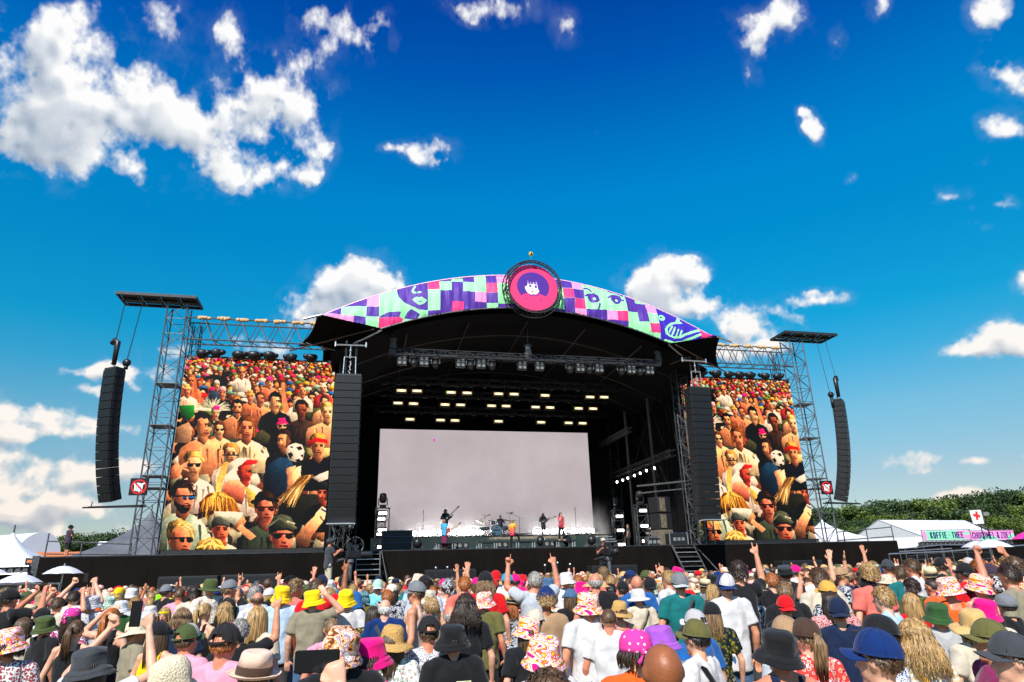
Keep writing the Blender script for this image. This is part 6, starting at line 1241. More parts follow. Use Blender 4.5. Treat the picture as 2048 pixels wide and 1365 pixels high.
# hair
SKR = Vector((.077, .096, .103))
def skr(d): return 1/math.sqrt((d.x/SKR.x)**2+(d.y/SKR.y)**2+(d.z/SKR.z)**2)
def hmask(d):
    y, z = d.y, d.z
    line = .42 if y > .45 else (.42*(y+.1)/.55 if y > -.1 else -.45*min(1, (-.1-y)/.35)); line = max(line, -.62)
    return max(0, min(1, (z-line)/.14))
def hair_mesh(kind, seed=1):
    k = ('h', kind, seed)
    if k in BC: return BC[k]
    rg = random.Random(seed*31+len(kind)); m = MB(); T = {'buzz': .004, 'short': .013, 'messy': .022, 'curly': .034, 'afro': .05, 'bald': 0, 'long': .014, 'wavy': .018, 'curlylong': .03, 'bob': .016, 'pony': .010, 'bun': .010, 'fringe': .003}[kind]
    nu, nv = 34, 22; P = []
    for i in range(nv+1):
        t = math.pi*min(max(i/nv, .02), .98)
        for j in range(nu):
            p = 2*math.pi*j/nu; d = Vector((math.sin(t)*math.cos(p), math.sin(t)*math.sin(p), math.cos(t))); mk = hmask(d)
            if kind == 'fringe': mk *= max(0, min(1, (.35-d.z)/.2))
            nz = mnoise.noise(d*(9 if 'curly' in kind or kind == 'afro' else 5)+Vector((seed, 0, 0))); th = T*(1+.55*nz)*(.55+.45*max(0, d.z+.3)) if mk > 0 else 0
            P.append(d*(skr(d)-.010*(1-mk)+th*mk+.0015*mk))
    m.add(P, [(i*nu+j, (i+1)*nu+j, (i+1)*nu+(j+1) % nu, i*nu+(j+1) % nu) for i in range(nv) for j in range(nu)])
    def tuft(d, ln, w, lift, curl=0):
        root = d*(skr(d)+T*.55); tan = Vector((0, .15, 1)).cross(d).cross(d); tan = tan.normalized() if tan.length > .01 else Vector((0, -1, 0)); tan = (tan+Vector((rg.gauss(0, .35), rg.gauss(0, .35), 0))); tan = (tan-d*tan.dot(d)).normalized(); sd_ = d.cross(tan).normalized()
        a = root; b = root+(tan*.6+d*lift).normalized()*ln*.5+sd_*curl*ln*.3; c = b+(tan+d*(lift-.5)).normalized()*ln*.5-sd_*curl*ln*.4; m.add([a-sd_*w, a+sd_*w, b+sd_*w*.8+d*.002, b-sd_*w*.8+d*.002, c], [(0, 1, 2, 3), (3, 2, 4)])
    N_ = {'buzz': 0, 'short': 750, 'messy': 850, 'curly': 900, 'afro': 900, 'bald': 0, 'fringe': 220, 'long': 0, 'wavy': 60, 'curlylong': 320, 'bob': 0, 'pony': 60, 'bun': 60}[kind]; c = 0
    while c < N_:
        d = Vector((rg.gauss(0, 1), rg.gauss(0, 1), rg.gauss(0, 1))).normalized(); mk = hmask(d)
        if mk < .3 or (kind == 'fringe' and d.z > .2): continue
        c += 1; cu = kind in ('curly', 'afro', 'curlylong')
        tuft(d, rg.uniform(.022, .042)*(1.2 if kind == 'messy' else 1), rg.uniform(.0035, .007), .75 if cu else .5 if kind == 'messy' else .3, rg.choice((-1, 1))*(1.2 if cu else .2))
    def lock(phi, L_, w, wav, spread=0, z0=.06, pk=None):
        pts = []; rs = []; n = 11; ph = rg.random()*6
        for i in range(n):
            u = i/(n-1)
            if u < .4:
                th = .06+(1.95-.06)*(u/.4); d = Vector((math.sin(th)*math.cos(phi), math.sin(th)*math.sin(phi), math.cos(th))); p = d*(skr(d)+T*.75+.005+rg.uniform(0, .004)+(.006*math.sin(ph+u*30*min(1,wav)) if wav else 0))
                last = p
            else:
                v = (u-.4)/.6; base = last; out = Vector((math.cos(phi), math.sin(phi), 0)); p = base+Vector((0, 0, -L_*v))+out*(.012*math.sin(v*3)+spread*v)+Vector((0, -.012*v, 0))+Vector((math.cos(phi+1.57), math.sin(phi+1.57), 0))*spread*.3*math.sin(ph)*v
                p += Vector((math.sin(ph+v*wav*6), math.cos(ph+v*wav*6), 0))*(.010*min(1, v*3) if wav else 0)
            pts.append(p); rs.append(w*(1-.75*max(0, u-.55)/.45))
        m.path(pts, w, 5, rs)
    if kind in ('long', 'wavy', 'curlylong', 'bob'):
        L_ = {'long': .33, 'wavy': .30, 'curlylong': .22, 'bob': .12}[kind]; n = 230 if kind != 'curlylong' else 300
        for i in range(n):
            a = math.radians(rg.uniform(152, 388)); lock(a, L_*rg.uniform(.78, 1.08), rg.uniform(.0025, .0062), {'long': 0, 'wavy': 1.0, 'curlylong': 2.4, 'bob': .4}[kind], {'long': .0, 'wavy': .015, 'curlylong': .05, 'bob': .008}[kind])
    if kind == 'pony':
        m.ball((0, -.108, .03), (.022, .02, .022), 8, 6)
        for i in range(34):
            q = Vector((rg.uniform(-.03, .03), rg.uniform(-.02, .02), 0)); w0 = rg.uniform(.006, .010); ph = rg.random()*6
            m.path([(0, -.10, .035), Vector((0, -.135, .025))+q*.5, Vector((0, -.15, -.05))+q*1.2, Vector((.008*math.sin(ph), -.14, -.16))+q*1.3, Vector((.02*math.sin(ph), -.125, -.27-rg.random()*.06))+q*.7], w0, 5, [w0, w0, w0, w0*.8, w0*.2])
    if kind == 'bun': 
        m.ball((0, -.112, .02), (.04, .034, .04), 10, 8)
        for i in range(16): a = i*.39; m.path([(.035*math.cos(a+u), -.12-.015*math.sin(u*2), .02+.035*math.sin(a+u)) for u in (0, .5, 1., 1.5)], .007, 4)
    me = m.mesh('hair', None, True); BC[k] = me; return me
# hats, in head-local coordinates
def disp(me, a, sc, seed=0):
    for v in me.vertices: v.co += Vector(mnoise.noise_vector(v.co*sc+Vector((seed, seed*2, 0))))*a
def hat(kind, seed=0):
    k = ('hat', kind, seed)
    if k in BC: return BC[k]
    m = MB(); slots = 1
    if kind == 'bucket': m.lathe([(.02, .118), (.050, .117), (.076, .111), (.088, .101), (.093, .086), (.0955, .082), (.095, .078), (.099, .038), (.101, .010), (.104, .004), (.102, .000), (.106, -.004), (.119, -.020), (.124, -.026), (.123, -.029), (.131, -.041), (.141, -.055), (.1405, -.059), (.129, -.046), (.114, -.024), (.100, -.010), (.096, .01)], 40, sy=1.12)
    elif kind == 'boonie': m.lathe([(.02, .128), (.07, .122), (.09, .10), (.098, .03), (.101, .004), (.103, -.001), (.128, -.012), (.150, -.024), (.162, -.020), (.161, -.025), (.148, -.030), (.125, -.018), (.098, -.008)], 36, sy=1.1)
    elif kind in ('cap', 'trucker', 'capback'):
        n, kk = 32, 9; P = []
        for i in range(kk+1):
            t = i/kk*1.5; r = .0955*math.cos(1.5-t) if False else .0955*math.sin(t)*1.0; z = .012+.118*math.cos(t)
            for j in range(n):
                a = 2*math.pi*j/n; fr = max(0, math.sin(a)); P.append((max(r, .003)*math.cos(a), max(r, .003)*math.sin(a)*1.13, z+.012*fr*math.sin(t*2)))
        f = []; mm = []
        for i in range(kk):
            for j in range(n):
                a = 2*math.pi*(j+.5)/n; back = abs(((a+math.pi/2+math.pi) % (2*math.pi))-math.pi)
                if kind == 'trucker' and i >= kk-3 and back < (.55, .45, .30)[kk-1-i]: continue
                f.append((i*n+j, (i+1)*n+j, (i+1)*n+(j+1) % n, i*n+(j+1) % n)); mm.append(0 if math.sin(a) > .45 else 1)
        b0 = len(m.v); m.add(P, f); m.m = mm
        R0 = .0955*math.sin(1.5)
        if kind == 'trucker': m.path([(R0*math.cos(a), R0*math.sin(a)*1.13, .022) for a in np.linspace(math.radians(238), math.radians(302), 8)], .010, 5, k=1)
        m.path([(.0965*math.cos(a)*math.sin(1.45), .0965*math.sin(a)*1.13*math.sin(1.45), .024) for a in np.linspace(math.radians(-54), math.radians(234), 30)], .0045, 4, k=1)
        m.ball((0, 0, .131), (.008, .008, .005), 8, 5, k=1)
        for a in range(6): aa = math.pi/6+a*math.pi/3; m.path([(.0968*math.sin(t)*math.cos(aa), .0968*math.sin(t)*math.sin(aa)*1.13, .0125+.119*math.cos(t)+.012*max(0, math.sin(aa))*math.sin(2*t)) for t in np.linspace(.06, 1.38, 8)], .0016, 4, k=1)
        P = []
        for i in range(7):
            u = i/6
            for j in range(13): v = j/12*2-1; w = .088*(1-.10*u*u); y = .088+u*.082*math.sqrt(max(0, 1-.62*v*v))-.030*v*v*(1-u); P.append((w*v, y-.035*v*v, .030-.012*u-.030*v*v))
        fs = [(i*13+j, i*13+j+1, (i+1)*13+j+1, (i+1)*13+j) for i in range(6) for j in range(12)]; m.add(P, fs, 2); m.add([(x, y, z-.004) for x, y, z in P], [tuple(reversed(q)) for q in fs], 2)
        m.path([P[6*13+j] for j in range(13)], .003, 4, k=2); slots = 3
    elif kind == 'straw': m.lathe([(.02, .125), (.06, .123), (.082, .108), (.09, .08), (.098, .03), (.1, .015), (.101, .0), (.13, -.008), (.155, -.018), (.175, -.026), (.190, -.038), (.189, -.042), (.17, -.030), (.14, -.016), (.098, -.006)], 40, sy=1.06)
    elif kind == 'floppy': m.lathe([(.02, .135), (.06, .130), (.09, .11), (.103, .07), (.108, .03), (.108, .0), (.135, -.022), (.158, -.052), (.172, -.085), (.170, -.09), (.152, -.062), (.128, -.032), (.1, -.01)], 40, sy=1.06)
    elif kind == 'fedora':
        m.lathe([(.02, .108), (.05, .118), (.072, .122), (.082, .11), (.092, .05)], 36, sy=1.18); m.lathe([(.092, .05), (.095, .046), (.099, .012), (.098, .008)], 36, sy=1.16, k=1, cap=False); m.lathe([(.099, .008), (.120, .002), (.138, .008), (.145, .016), (.144, .012), (.13, .0), (.115, -.004), (.097, .002)], 36, sy=1.12); slots = 2
    elif kind == 'beanie': m.lathe([(.003, .125), (.04, .122), (.075, .1), (.092, .06), (.097, .02), (.098, -.01), (.09, -.012)], 30, sy=1.15)
    elif kind == 'bandana': m.lathe([(.003, .112), (.04, .110), (.072, .09), (.086, .055), (.09, .02), (.091, -.005)], 30, sy=1.17); m.ball((0, -.115, .0), (.02, .015, .015), 8, 5); m.slab([(0, -.115, 0), (.035, -.125, -.06), (.0, -.125, -.085)], (0, -.004, 0)); m.slab([(0, -.115, 0), (-.03, -.12, -.07), (-.045, -.12, -.045)], (0, -.004, 0))
    elif kind == 'headband': m.lathe([(.0865, .045), (.0885, .04), (.0885, .018), (.0865, .012)], 30, sy=1.2, cap=False)
    elif kind == 'visor': m.lathe([(.0885, .03), (.09, .02), (.089, .0)], 30, sy=1.18, cap=False)
    me = m.mesh('hat', [None]*slots if slots > 1 else None, True)
    if slots == 1: me.materials.clear(); me.materials.append(None)
    if kind == 'cap' or kind == 'trucker': pass
    am = {'bucket': .013, 'boonie': .010, 'straw': .014, 'floppy': .022, 'fedora': .003, 'beanie': .005, 'bandana': .004}.get(kind, .0022); disp(me, am, 9 if kind in ('straw', 'floppy') else 14, seed)
    BC[k] = me; return me
# ---- cloth, skin and hair materials
def pat(name, kind, cols, scale=8, rough=.85, bump=.35):
    if name in MATS: return MATS[name]
    m = bpy.data.materials.new(name); m.use_nodes = True; N, K = nodes(m); b = N['Principled BSDF']; b.inputs['Roughness'].default_value = rough; b.inputs['Specular IOR Level'].default_value = .25
    t = N.new('ShaderNodeTexCoord'); mp = N.new('ShaderNodeMapping'); K.new(t.outputs['Object'], mp.inputs[0]); cr = N.new('ShaderNodeValToRGB'); cr.color_ramp.interpolation = 'CONSTANT'
    n = len(cols)
    while len(cr.color_ramp.elements) < n: cr.color_ramp.elements.new(.5)
    if kind == 'brush':
        mp.inputs['Rotation'].default_value = (.6, .9, .5); mp.inputs['Scale'].default_value = (scale, scale*.35, scale*1.6); v = N.new('ShaderNodeTexNoise'); v.inputs['Scale'].default_value = 3.2; v.inputs['Detail'].default_value = 1.6; v.inputs['Distortion'].default_value = .5; K.new(mp.outputs[0], v.inputs[0]); fac = v.outputs[0]; lo, hi = .33, .67
    elif kind == 'floral':
        mp.inputs['Scale'].default_value = (scale,)*3; v = N.new('ShaderNodeTexVoronoi'); v.inputs['Scale'].default_value = 4; K.new(mp.outputs[0], v.inputs[0]); nz = N.new('ShaderNodeTexNoise'); nz.inputs['Scale'].default_value = 9; K.new(mp.outputs[0], nz.inputs[0]); ad = N.new('ShaderNodeMath'); ad.operation = 'MULTIPLY_ADD'; K.new(nz.outputs[0], ad.inputs[0]); ad.inputs[1].default_value = .55; K.new(v.outputs['Distance'], ad.inputs[2]); fac = ad.outputs[0]; lo, hi = .35, .95
    elif kind == 'stripes':
        mp.inputs['Scale'].default_value = (scale,)*3; v = N.new('ShaderNodeTexWave'); v.wave_type = 'BANDS'; v.bands_direction = 'Z'; v.inputs['Scale'].default_value = 1; v.inputs['Distortion'].default_value = .3; K.new(mp.outputs[0], v.inputs[0]); fac = v.outputs[0]; lo, hi = .1, .95
    elif kind == 'marble':
        mp.inputs['Scale'].default_value = (scale,)*3; v = N.new('ShaderNodeTexNoise'); v.inputs['Scale'].default_value = 1; v.inputs['Detail'].default_value = 3; v.inputs['Distortion'].default_value = 2.2; K.new(mp.outputs[0], v.inputs[0]); fac = v.outputs[0]; lo, hi = .36, .64
    elif kind == 'dots':
        mp.inputs['Scale'].default_value = (scale,)*3; v = N.new('ShaderNodeTexVoronoi'); v.inputs['Scale'].default_value = 4; v.inputs['Randomness'].default_value = .35; K.new(mp.outputs[0], v.inputs[0]); fac = v.outputs['Distance']; lo, hi = .0, .62
    for i, (e, c) in enumerate(zip(cr.color_ramp.elements, cols)): e.position = 0 if i == 0 else lo+(hi-lo)*i/n; e.color = (*c, 1)
    K.new(fac, cr.inputs[0]); K.new(cr.outputs[0], b.inputs['Base Color'])
    n2 = N.new('ShaderNodeTexNoise'); n2.inputs['Scale'].default_value = 14; n2.inputs['Detail'].default_value = 5; K.new(t.outputs['Object'], n2.inputs[0]); bp = N.new('ShaderNodeBump'); bp.inputs['Strength'].default_value = bump; bp.inputs['Distance'].default_value = .02; K.new(n2.outputs[0], bp.inputs['Height']); K.new(bp.outputs[0], b.inputs['Normal'])
    MATS[name] = m; return m
def cloth_m(name, c, **k): return mat('fabric_'+name, srgb(*c), .88, var=.12, scale=11, bump=.55, bscale=11, spec=.2, sheen=.15)
CC = {'black': (26, 26, 28), 'white': (208, 204, 202), 'cream': (204, 190, 168), 'navy': (22, 34, 62), 'royal': (8, 42, 98), 'olive': (98, 94, 50), 'army': (72, 84, 44), 'green': (48, 82, 40), 'teal': (18, 104, 104), 'grey': (120, 122, 126), 'dgrey': (62, 64, 68), 'lgrey': (178, 182, 186), 'lblue': (172, 196, 214), 'denim': (70, 100, 134), 'pink': (232, 150, 170), 'hot': (232, 10, 118), 'magenta': (214, 20, 130), 'red': (206, 16, 26), 'salmon': (222, 110, 96), 'yellow': (246, 208, 10), 'mustard': (214, 160, 70), 'tan': (168, 134, 100), 'taupe': (140, 130, 108), 'brown': (72, 52, 40), 'purple': (158, 84, 190), 'maroon': (132, 34, 84), 'orange': (226, 92, 28), 'lime': (150, 226, 20), 'aqua': (20, 158, 196), 'mint': (176, 214, 190), 'dpurple': (62, 48, 62), 'peach': (232, 196, 172), 'blue': (30, 92, 160), 'straw': (206, 166, 104), 'lstraw': (226, 208, 166), 'turq': (120, 200, 205)}
CL = {k: cloth_m(k, v) for k, v in CC.items()}
S_ = lambda *a: srgb(*a)
CL['fest'] = pat('festival_print', 'brush', [S_(206, 24, 120), S_(244, 236, 240), S_(250, 130, 24), S_(248, 238, 242), S_(250, 190, 20), S_(246, 120, 30), S_(232, 40, 130), S_(248, 236, 240), S_(252, 206, 40), S_(214, 90, 180), S_(244, 232, 238)], 4.4)
CL['tiedye'] = pat('tie_dye', 'marble', [S_(110, 60, 40), S_(240, 160, 90), S_(246, 224, 196), S_(232, 140, 110), S_(120, 130, 170), S_(235, 220, 205)], 9)
CL['redfloral'] = pat('red_white_floral', 'floral', [S_(30, 20, 24), S_(226, 90, 100), S_(30, 24, 26), S_(240, 230, 225)], 14)
CL['bwgraf'] = pat('black_white_graphic', 'marble', [S_(232, 232, 236), S_(60, 58, 62), S_(236, 236, 240), S_(90, 84, 84), S_(240, 240, 242)], 14)
CL['bwfloral'] = pat('black_white_floral', 'floral', [S_(230, 230, 228), S_(28, 30, 38), S_(225, 225, 225), S_(24, 28, 44)], 9)
CL['wfloral'] = pat('white_floral', 'floral', [S_(200, 40, 50), S_(236, 230, 222), S_(90, 130, 80), S_(238, 232, 226), S_(240, 236, 230)], 8)
CL['cfloral'] = pat('cream_floral', 'floral', [S_(120, 140, 90), S_(226, 216, 196), S_(190, 120, 90), S_(230, 222, 204), S_(232, 226, 210)], 9)
CL['dfloral'] = pat('dark_floral', 'floral', [S_(190, 160, 30), S_(20, 40, 44), S_(120, 110, 20), S_(16, 36, 44), S_(12, 28, 36)], 6)
CL['ored'] = pat('orange_red_floral', 'floral', [S_(250, 200, 60), S_(220, 30, 50), S_(240, 225, 220), S_(200, 20, 44), S_(230, 70, 60)], 8)
CL['redgeo'] = pat('red_white_geometric', 'dots', [S_(235, 225, 220), S_(176, 40, 44), S_(235, 225, 220), S_(166, 34, 40)], 22)
CL['redwaves'] = pat('red_white_waves', 'stripes', [S_(235, 228, 224), S_(150, 26, 44), S_(235, 228, 224), S_(150, 26, 44)], 11)
CL['bluedots'] = pat('blue_white_dots', 'floral', [S_(40, 60, 110), S_(232, 232, 228), S_(60, 84, 130), S_(236, 236, 232)], 10)
CL['cstripe'] = pat('cream_stripes', 'stripes', [S_(232, 222, 200), S_(220, 196, 150)], 9); CL['gstripe'] = pat('grey_fine_stripes', 'stripes', [S_(196, 194, 190), S_(200, 198, 194), S_(120, 120, 122)], 46); CL['bstripe'] = pat('blue_stripes', 'stripes', [S_(225, 230, 235), S_(110, 140, 176)], 24); CL['tankp'] = pat('aztec_tank', 'stripes', [S_(226, 196, 170), S_(120, 124, 140), S_(228, 200, 176), S_(206, 150, 120)], 24)
CL['ydots'] = pat('yellow_dots', 'dots', [S_(40, 36, 10), S_(236, 196, 20), S_(240, 204, 24)], 15); CL['cow'] = pat('pink_black_bandana', 'marble', [S_(235, 225, 230), S_(30, 22, 30), S_(226, 60, 150), S_(30, 24, 30), S_(238, 230, 236)], 12); CL['pinkdots'] = pat('pink_white_dots', 'dots', [S_(240, 232, 236), S_(228, 60, 150), S_(230, 62, 152)], 7)
CL['leopard'] = pat('white_black_leopard', 'dots', [S_(20, 22, 30), S_(36, 40, 60), S_(225, 226, 230), S_(230, 230, 232)], 13); CL['greenp'] = pat('green_white_print', 'marble', [S_(230, 236, 226), S_(30, 110, 80), S_(220, 230, 220), S_(40, 140, 90)], 14); CL['grayp'] = pat('grey_white_print', 'marble', [S_(230, 226, 226), S_(110, 108, 120), S_(220, 216, 218), S_(150, 146, 156)], 18); CL['camo'] = pat('pale_camo', 'marble', [S_(200, 186, 160), S_(226, 214, 190), S_(150, 136, 112), S_(216, 204, 178)], 12)
CL['flcap'] = pat('floral_cap', 'floral', [S_(200, 30, 50), S_(240, 236, 226), S_(30, 70, 50), S_(190, 24, 44)], 16); CL['mesh'] = mat('cap_mesh', (.02, .017, .017), .7, var=.3, scale=200, bump=.8, bscale=300); CL['wmesh'] = mat('white_cap_mesh', (.55, .52, .52), .8, var=.15, scale=200, bump=.6, bscale=300)
CL['weave'] = mat('straw_weave', srgb(206, 160, 90), .8, var=.25, scale=70, bump=.8, bscale=90); CL['lweave'] = mat('pale_straw_weave', srgb(228, 212, 178), .8, var=.16, scale=80, bump=.7, bscale=90)
def skin_m(n, c):
    m = mat('skin_'+n, srgb(*c), .42, var=.16, scale=12, bump=.12, bscale=60, spec=.4); b = m.node_tree.nodes['Principled BSDF']; b.inputs['Subsurface Weight'].default_value = .0; return m
SKN = {'f': skin_m('fair', (222, 164, 134)), 'm': skin_m('medium', (208, 142, 108)), 't': skin_m('tanned', (184, 112, 78)), 'r': skin_m('ruddy', (204, 130, 100)), 'd': skin_m('brown', (150, 88, 54)), 'k': skin_m('dark', (84, 50, 34))}
def hair_m(n, c):
    nm = 'hair_'+n
    if nm in MATS: return MATS[nm]
    m = bpy.data.materials.new(nm); m.use_nodes = True; N, K = nodes(m); b = N['Principled BSDF']; b.inputs['Roughness'].default_value = .42; b.inputs['Specular IOR Level'].default_value = .45
    t = N.new('ShaderNodeTexCoord'); mp = N.new('ShaderNodeMapping'); mp.inputs['Scale'].default_value = (70, 70, 7); K.new(t.outputs['Object'], mp.inputs[0]); nz = N.new('ShaderNodeTexNoise'); nz.inputs['Scale'].default_value = 1; nz.inputs['Detail'].default_value = 3; K.new(mp.outputs[0], nz.inputs[0]); cr = N.new('ShaderNodeValToRGB')
    cr.color_ramp.elements[0].position = .3; cr.color_ramp.elements[0].color = (*[v*.28 for v in c], 1); cr.color_ramp.elements[1].position = .68; cr.color_ramp.elements[1].color = (*[min(1, v*1.7) for v in c], 1); K.new(nz.outputs[0], cr.inputs[0]); K.new(cr.outputs[0], b.inputs['Base Color'])  # shade between locks and brighter strands put into the colour as streaks
    bp = N.new('ShaderNodeBump'); bp.inputs['Strength'].default_value = .5; bp.inputs['Distance'].default_value = .01; K.new(nz.outputs[0], bp.inputs['Height']); K.new(bp.outputs[0], b.inputs['Normal']); MATS[nm] = m; return m
HM = {'black': hair_m('black', (.014, .011, .010)), 'dark': hair_m('dark_brown', (.035, .020, .012)), 'brown': hair_m('brown', (.09, .048, .022)), 'lbrown': hair_m('light_brown', (.19, .11, .05)), 'blond': hair_m('blond', (.36, .215, .08)), 'grey': hair_m('grey', (.32, .29, .26)), 'ginger': hair_m('ginger', (.36, .11, .025)), 'teal': hair_m('teal', (.09, .22, .25)), 'white': hair_m('white', (.6, .58, .55))}
def put(name, me, parent, mats_, loc=None, rot=None, scl=None):
    o = link(name, me, parent, loc, rot)
    if scl: o.scale = scl
    mats_ = mats_ if isinstance(mats_, (list, tuple)) else [mats_]
    for i, s in enumerate(o.material_slots): s.link = 'OBJECT'; s.material = mats_[min(i, len(mats_)-1)]
    return o
for kk_ in list(BC): pass
M_eye = mat('eye_white', (.7, .7, .68), .3, var=0); M_iris = mat('eye_dark', (.03, .02, .015), .2, var=0); M_lip = mat('lip', srgb(176, 84, 76), .5, var=0); M_glass = mat('sunglass', (.01, .01, .012), .15, var=0)
HATN = {'bucket': 'bucket_hat', 'boonie': 'sun_hat', 'cap': 'cap', 'capback': 'cap', 'trucker': 'cap', 'straw': 'straw_hat', 'floppy': 'floppy_hat', 'fedora': 'fedora', 'beanie': 'beanie', 'bandana': 'bandana', 'headband': 'headband'}
PCOUNT = [0]
def person(loc, rz, ht, label, sex='m', arms=('down', 'down'), legs='stand', skin='m', top=('tee', 'black'), hair=('short', 'brown'), gear=None, bottom=('shorts', 'navy'), face=False, glasses=False, low=False, group=None, wide=1.0, lean=0, grot=0, tilt=0):
    f = sex == 'f'; s = ht/1.745; t = thing('person', label, 'person', loc, rz, group); t.scale = (s*wide, s*wide*(.5+.5/wide), s)
    if lean: t.rotation_euler = (lean, 0, rz)
    PCOUNT[0] += 1
    put('body', body(f, arms[0], arms[1], legs, low), t, SKN[skin])
    if top[0] == 'tank' or top[0] in ('tee', 'long'): put({'tee': 't_shirt', 'tank': 'tank_top', 'long': 'long_sleeved_shirt'}[top[0]], shirt(f, arms[0], arms[1], top[0], low), t, CL[top[1]])
    put('shorts' if bottom[0] == 'shorts' else 'trousers', pants(bottom[0], legs), t, CL[bottom[1]])
    if hair and hair[0] != 'bald':
        me = hair_mesh(hair[0], hair[2] if len(hair) > 2 else 1)
        if not me.materials: me.materials.append(None)
        sc_ = (1, 1, 1) if not gear or gear[0] == 'headband' else (.985, .985, .90)
        put('hair', me, t, HM[hair[1]], HC, None, sc_)
    if gear:
        gk = gear[0]; rot = [tilt, 0, grot]; ms = [CL[c] for c in (gear[1] if isinstance(gear[1], (tuple, list)) else (gear[1],))]
        if gk in ('cap', 'trucker') : ms = ms*3 if len(ms) == 1 else ms
        sd = random.randint(0, 3) if gk in ('bucket', 'straw', 'floppy', 'boonie') else 0
        if gk in ('bucket', 'straw', 'floppy', 'boonie', 'fedora'): rot = [rot[0]+random.uniform(-.10, .16), random.uniform(-.16, .16), rot[2]+random.uniform(-1, 1)*(gk != 'fedora')]
        if gk == 'capback': gk = 'cap'; rot[2] += math.pi; rot[0] = -.30+tilt; ms = ms*3 if len(ms) == 1 else ms
        elif gk in ('cap', 'trucker'): rot[0] = .12+tilt
        elif gk in ('bucket', 'straw', 'floppy', 'boonie'): rot[0] += .12
        sc_ = 1.04 if not low else 1.06
        if isinstance(gear, tuple) and len(gear) > 2: sc_ *= gear[2]
        put(HATN[gear[0]], hat(gk, sd), t, ms, HC+Vector((0, -.004, .004)), rot, (sc_, sc_, sc_))
    if face:
        m = MB(); 
        for sx in (-1, 1):
            put('eye', BC.setdefault('eye', MB().ball((0, 0, 0), (.0125, .008, .008), 10, 8).ball((0, .0055, 0), (.0055, .004, .0058), 8, 6, k=1).mesh('eye', [None, None], True)), t, [M_eye, M_iris], Vector((sx*.031, .082, 1.632)))
            put('eyebrow', BC.setdefault('brow', MB().path([(-.018, 0, 0), (0, .004, .004), (.018, 0, -.001)], .003, 5).mesh('eyebrow', None, True)), t, M_iris, Vector((sx*.031, .090, 1.652)))
        put('mouth', BC.setdefault('mouth', MB().ball((0, 0, .003), (.022, .007, .004), 10, 6).ball((0, 0, -.005), (.019, .008, .005), 10, 6).mesh('mouth', None, True)), t, M_lip, Vector((0, .088, 1.568)))
    if glasses:
        m = MB()
        for sx in (-1, 1): m.lathe([(.001, .002), (.025, .002), (.026, -.002), (.001, -.002)], 12, (sx*.032, .100, 1.636), Matrix.Rotation(math.pi/2, 3, 'X'), sy=.8); m.tube((sx*.056, .096, 1.642), (sx*.080, 0, 1.640), .003, 4)
        m.tube((-.01, .1, 1.638), (.01, .1, 1.638), .003, 4); me = BC.setdefault('shades', m.mesh('sunglasses', None, True)); put('sunglasses', me, t, M_glass)
    return t
for me in (hat('bandana'), ): pass

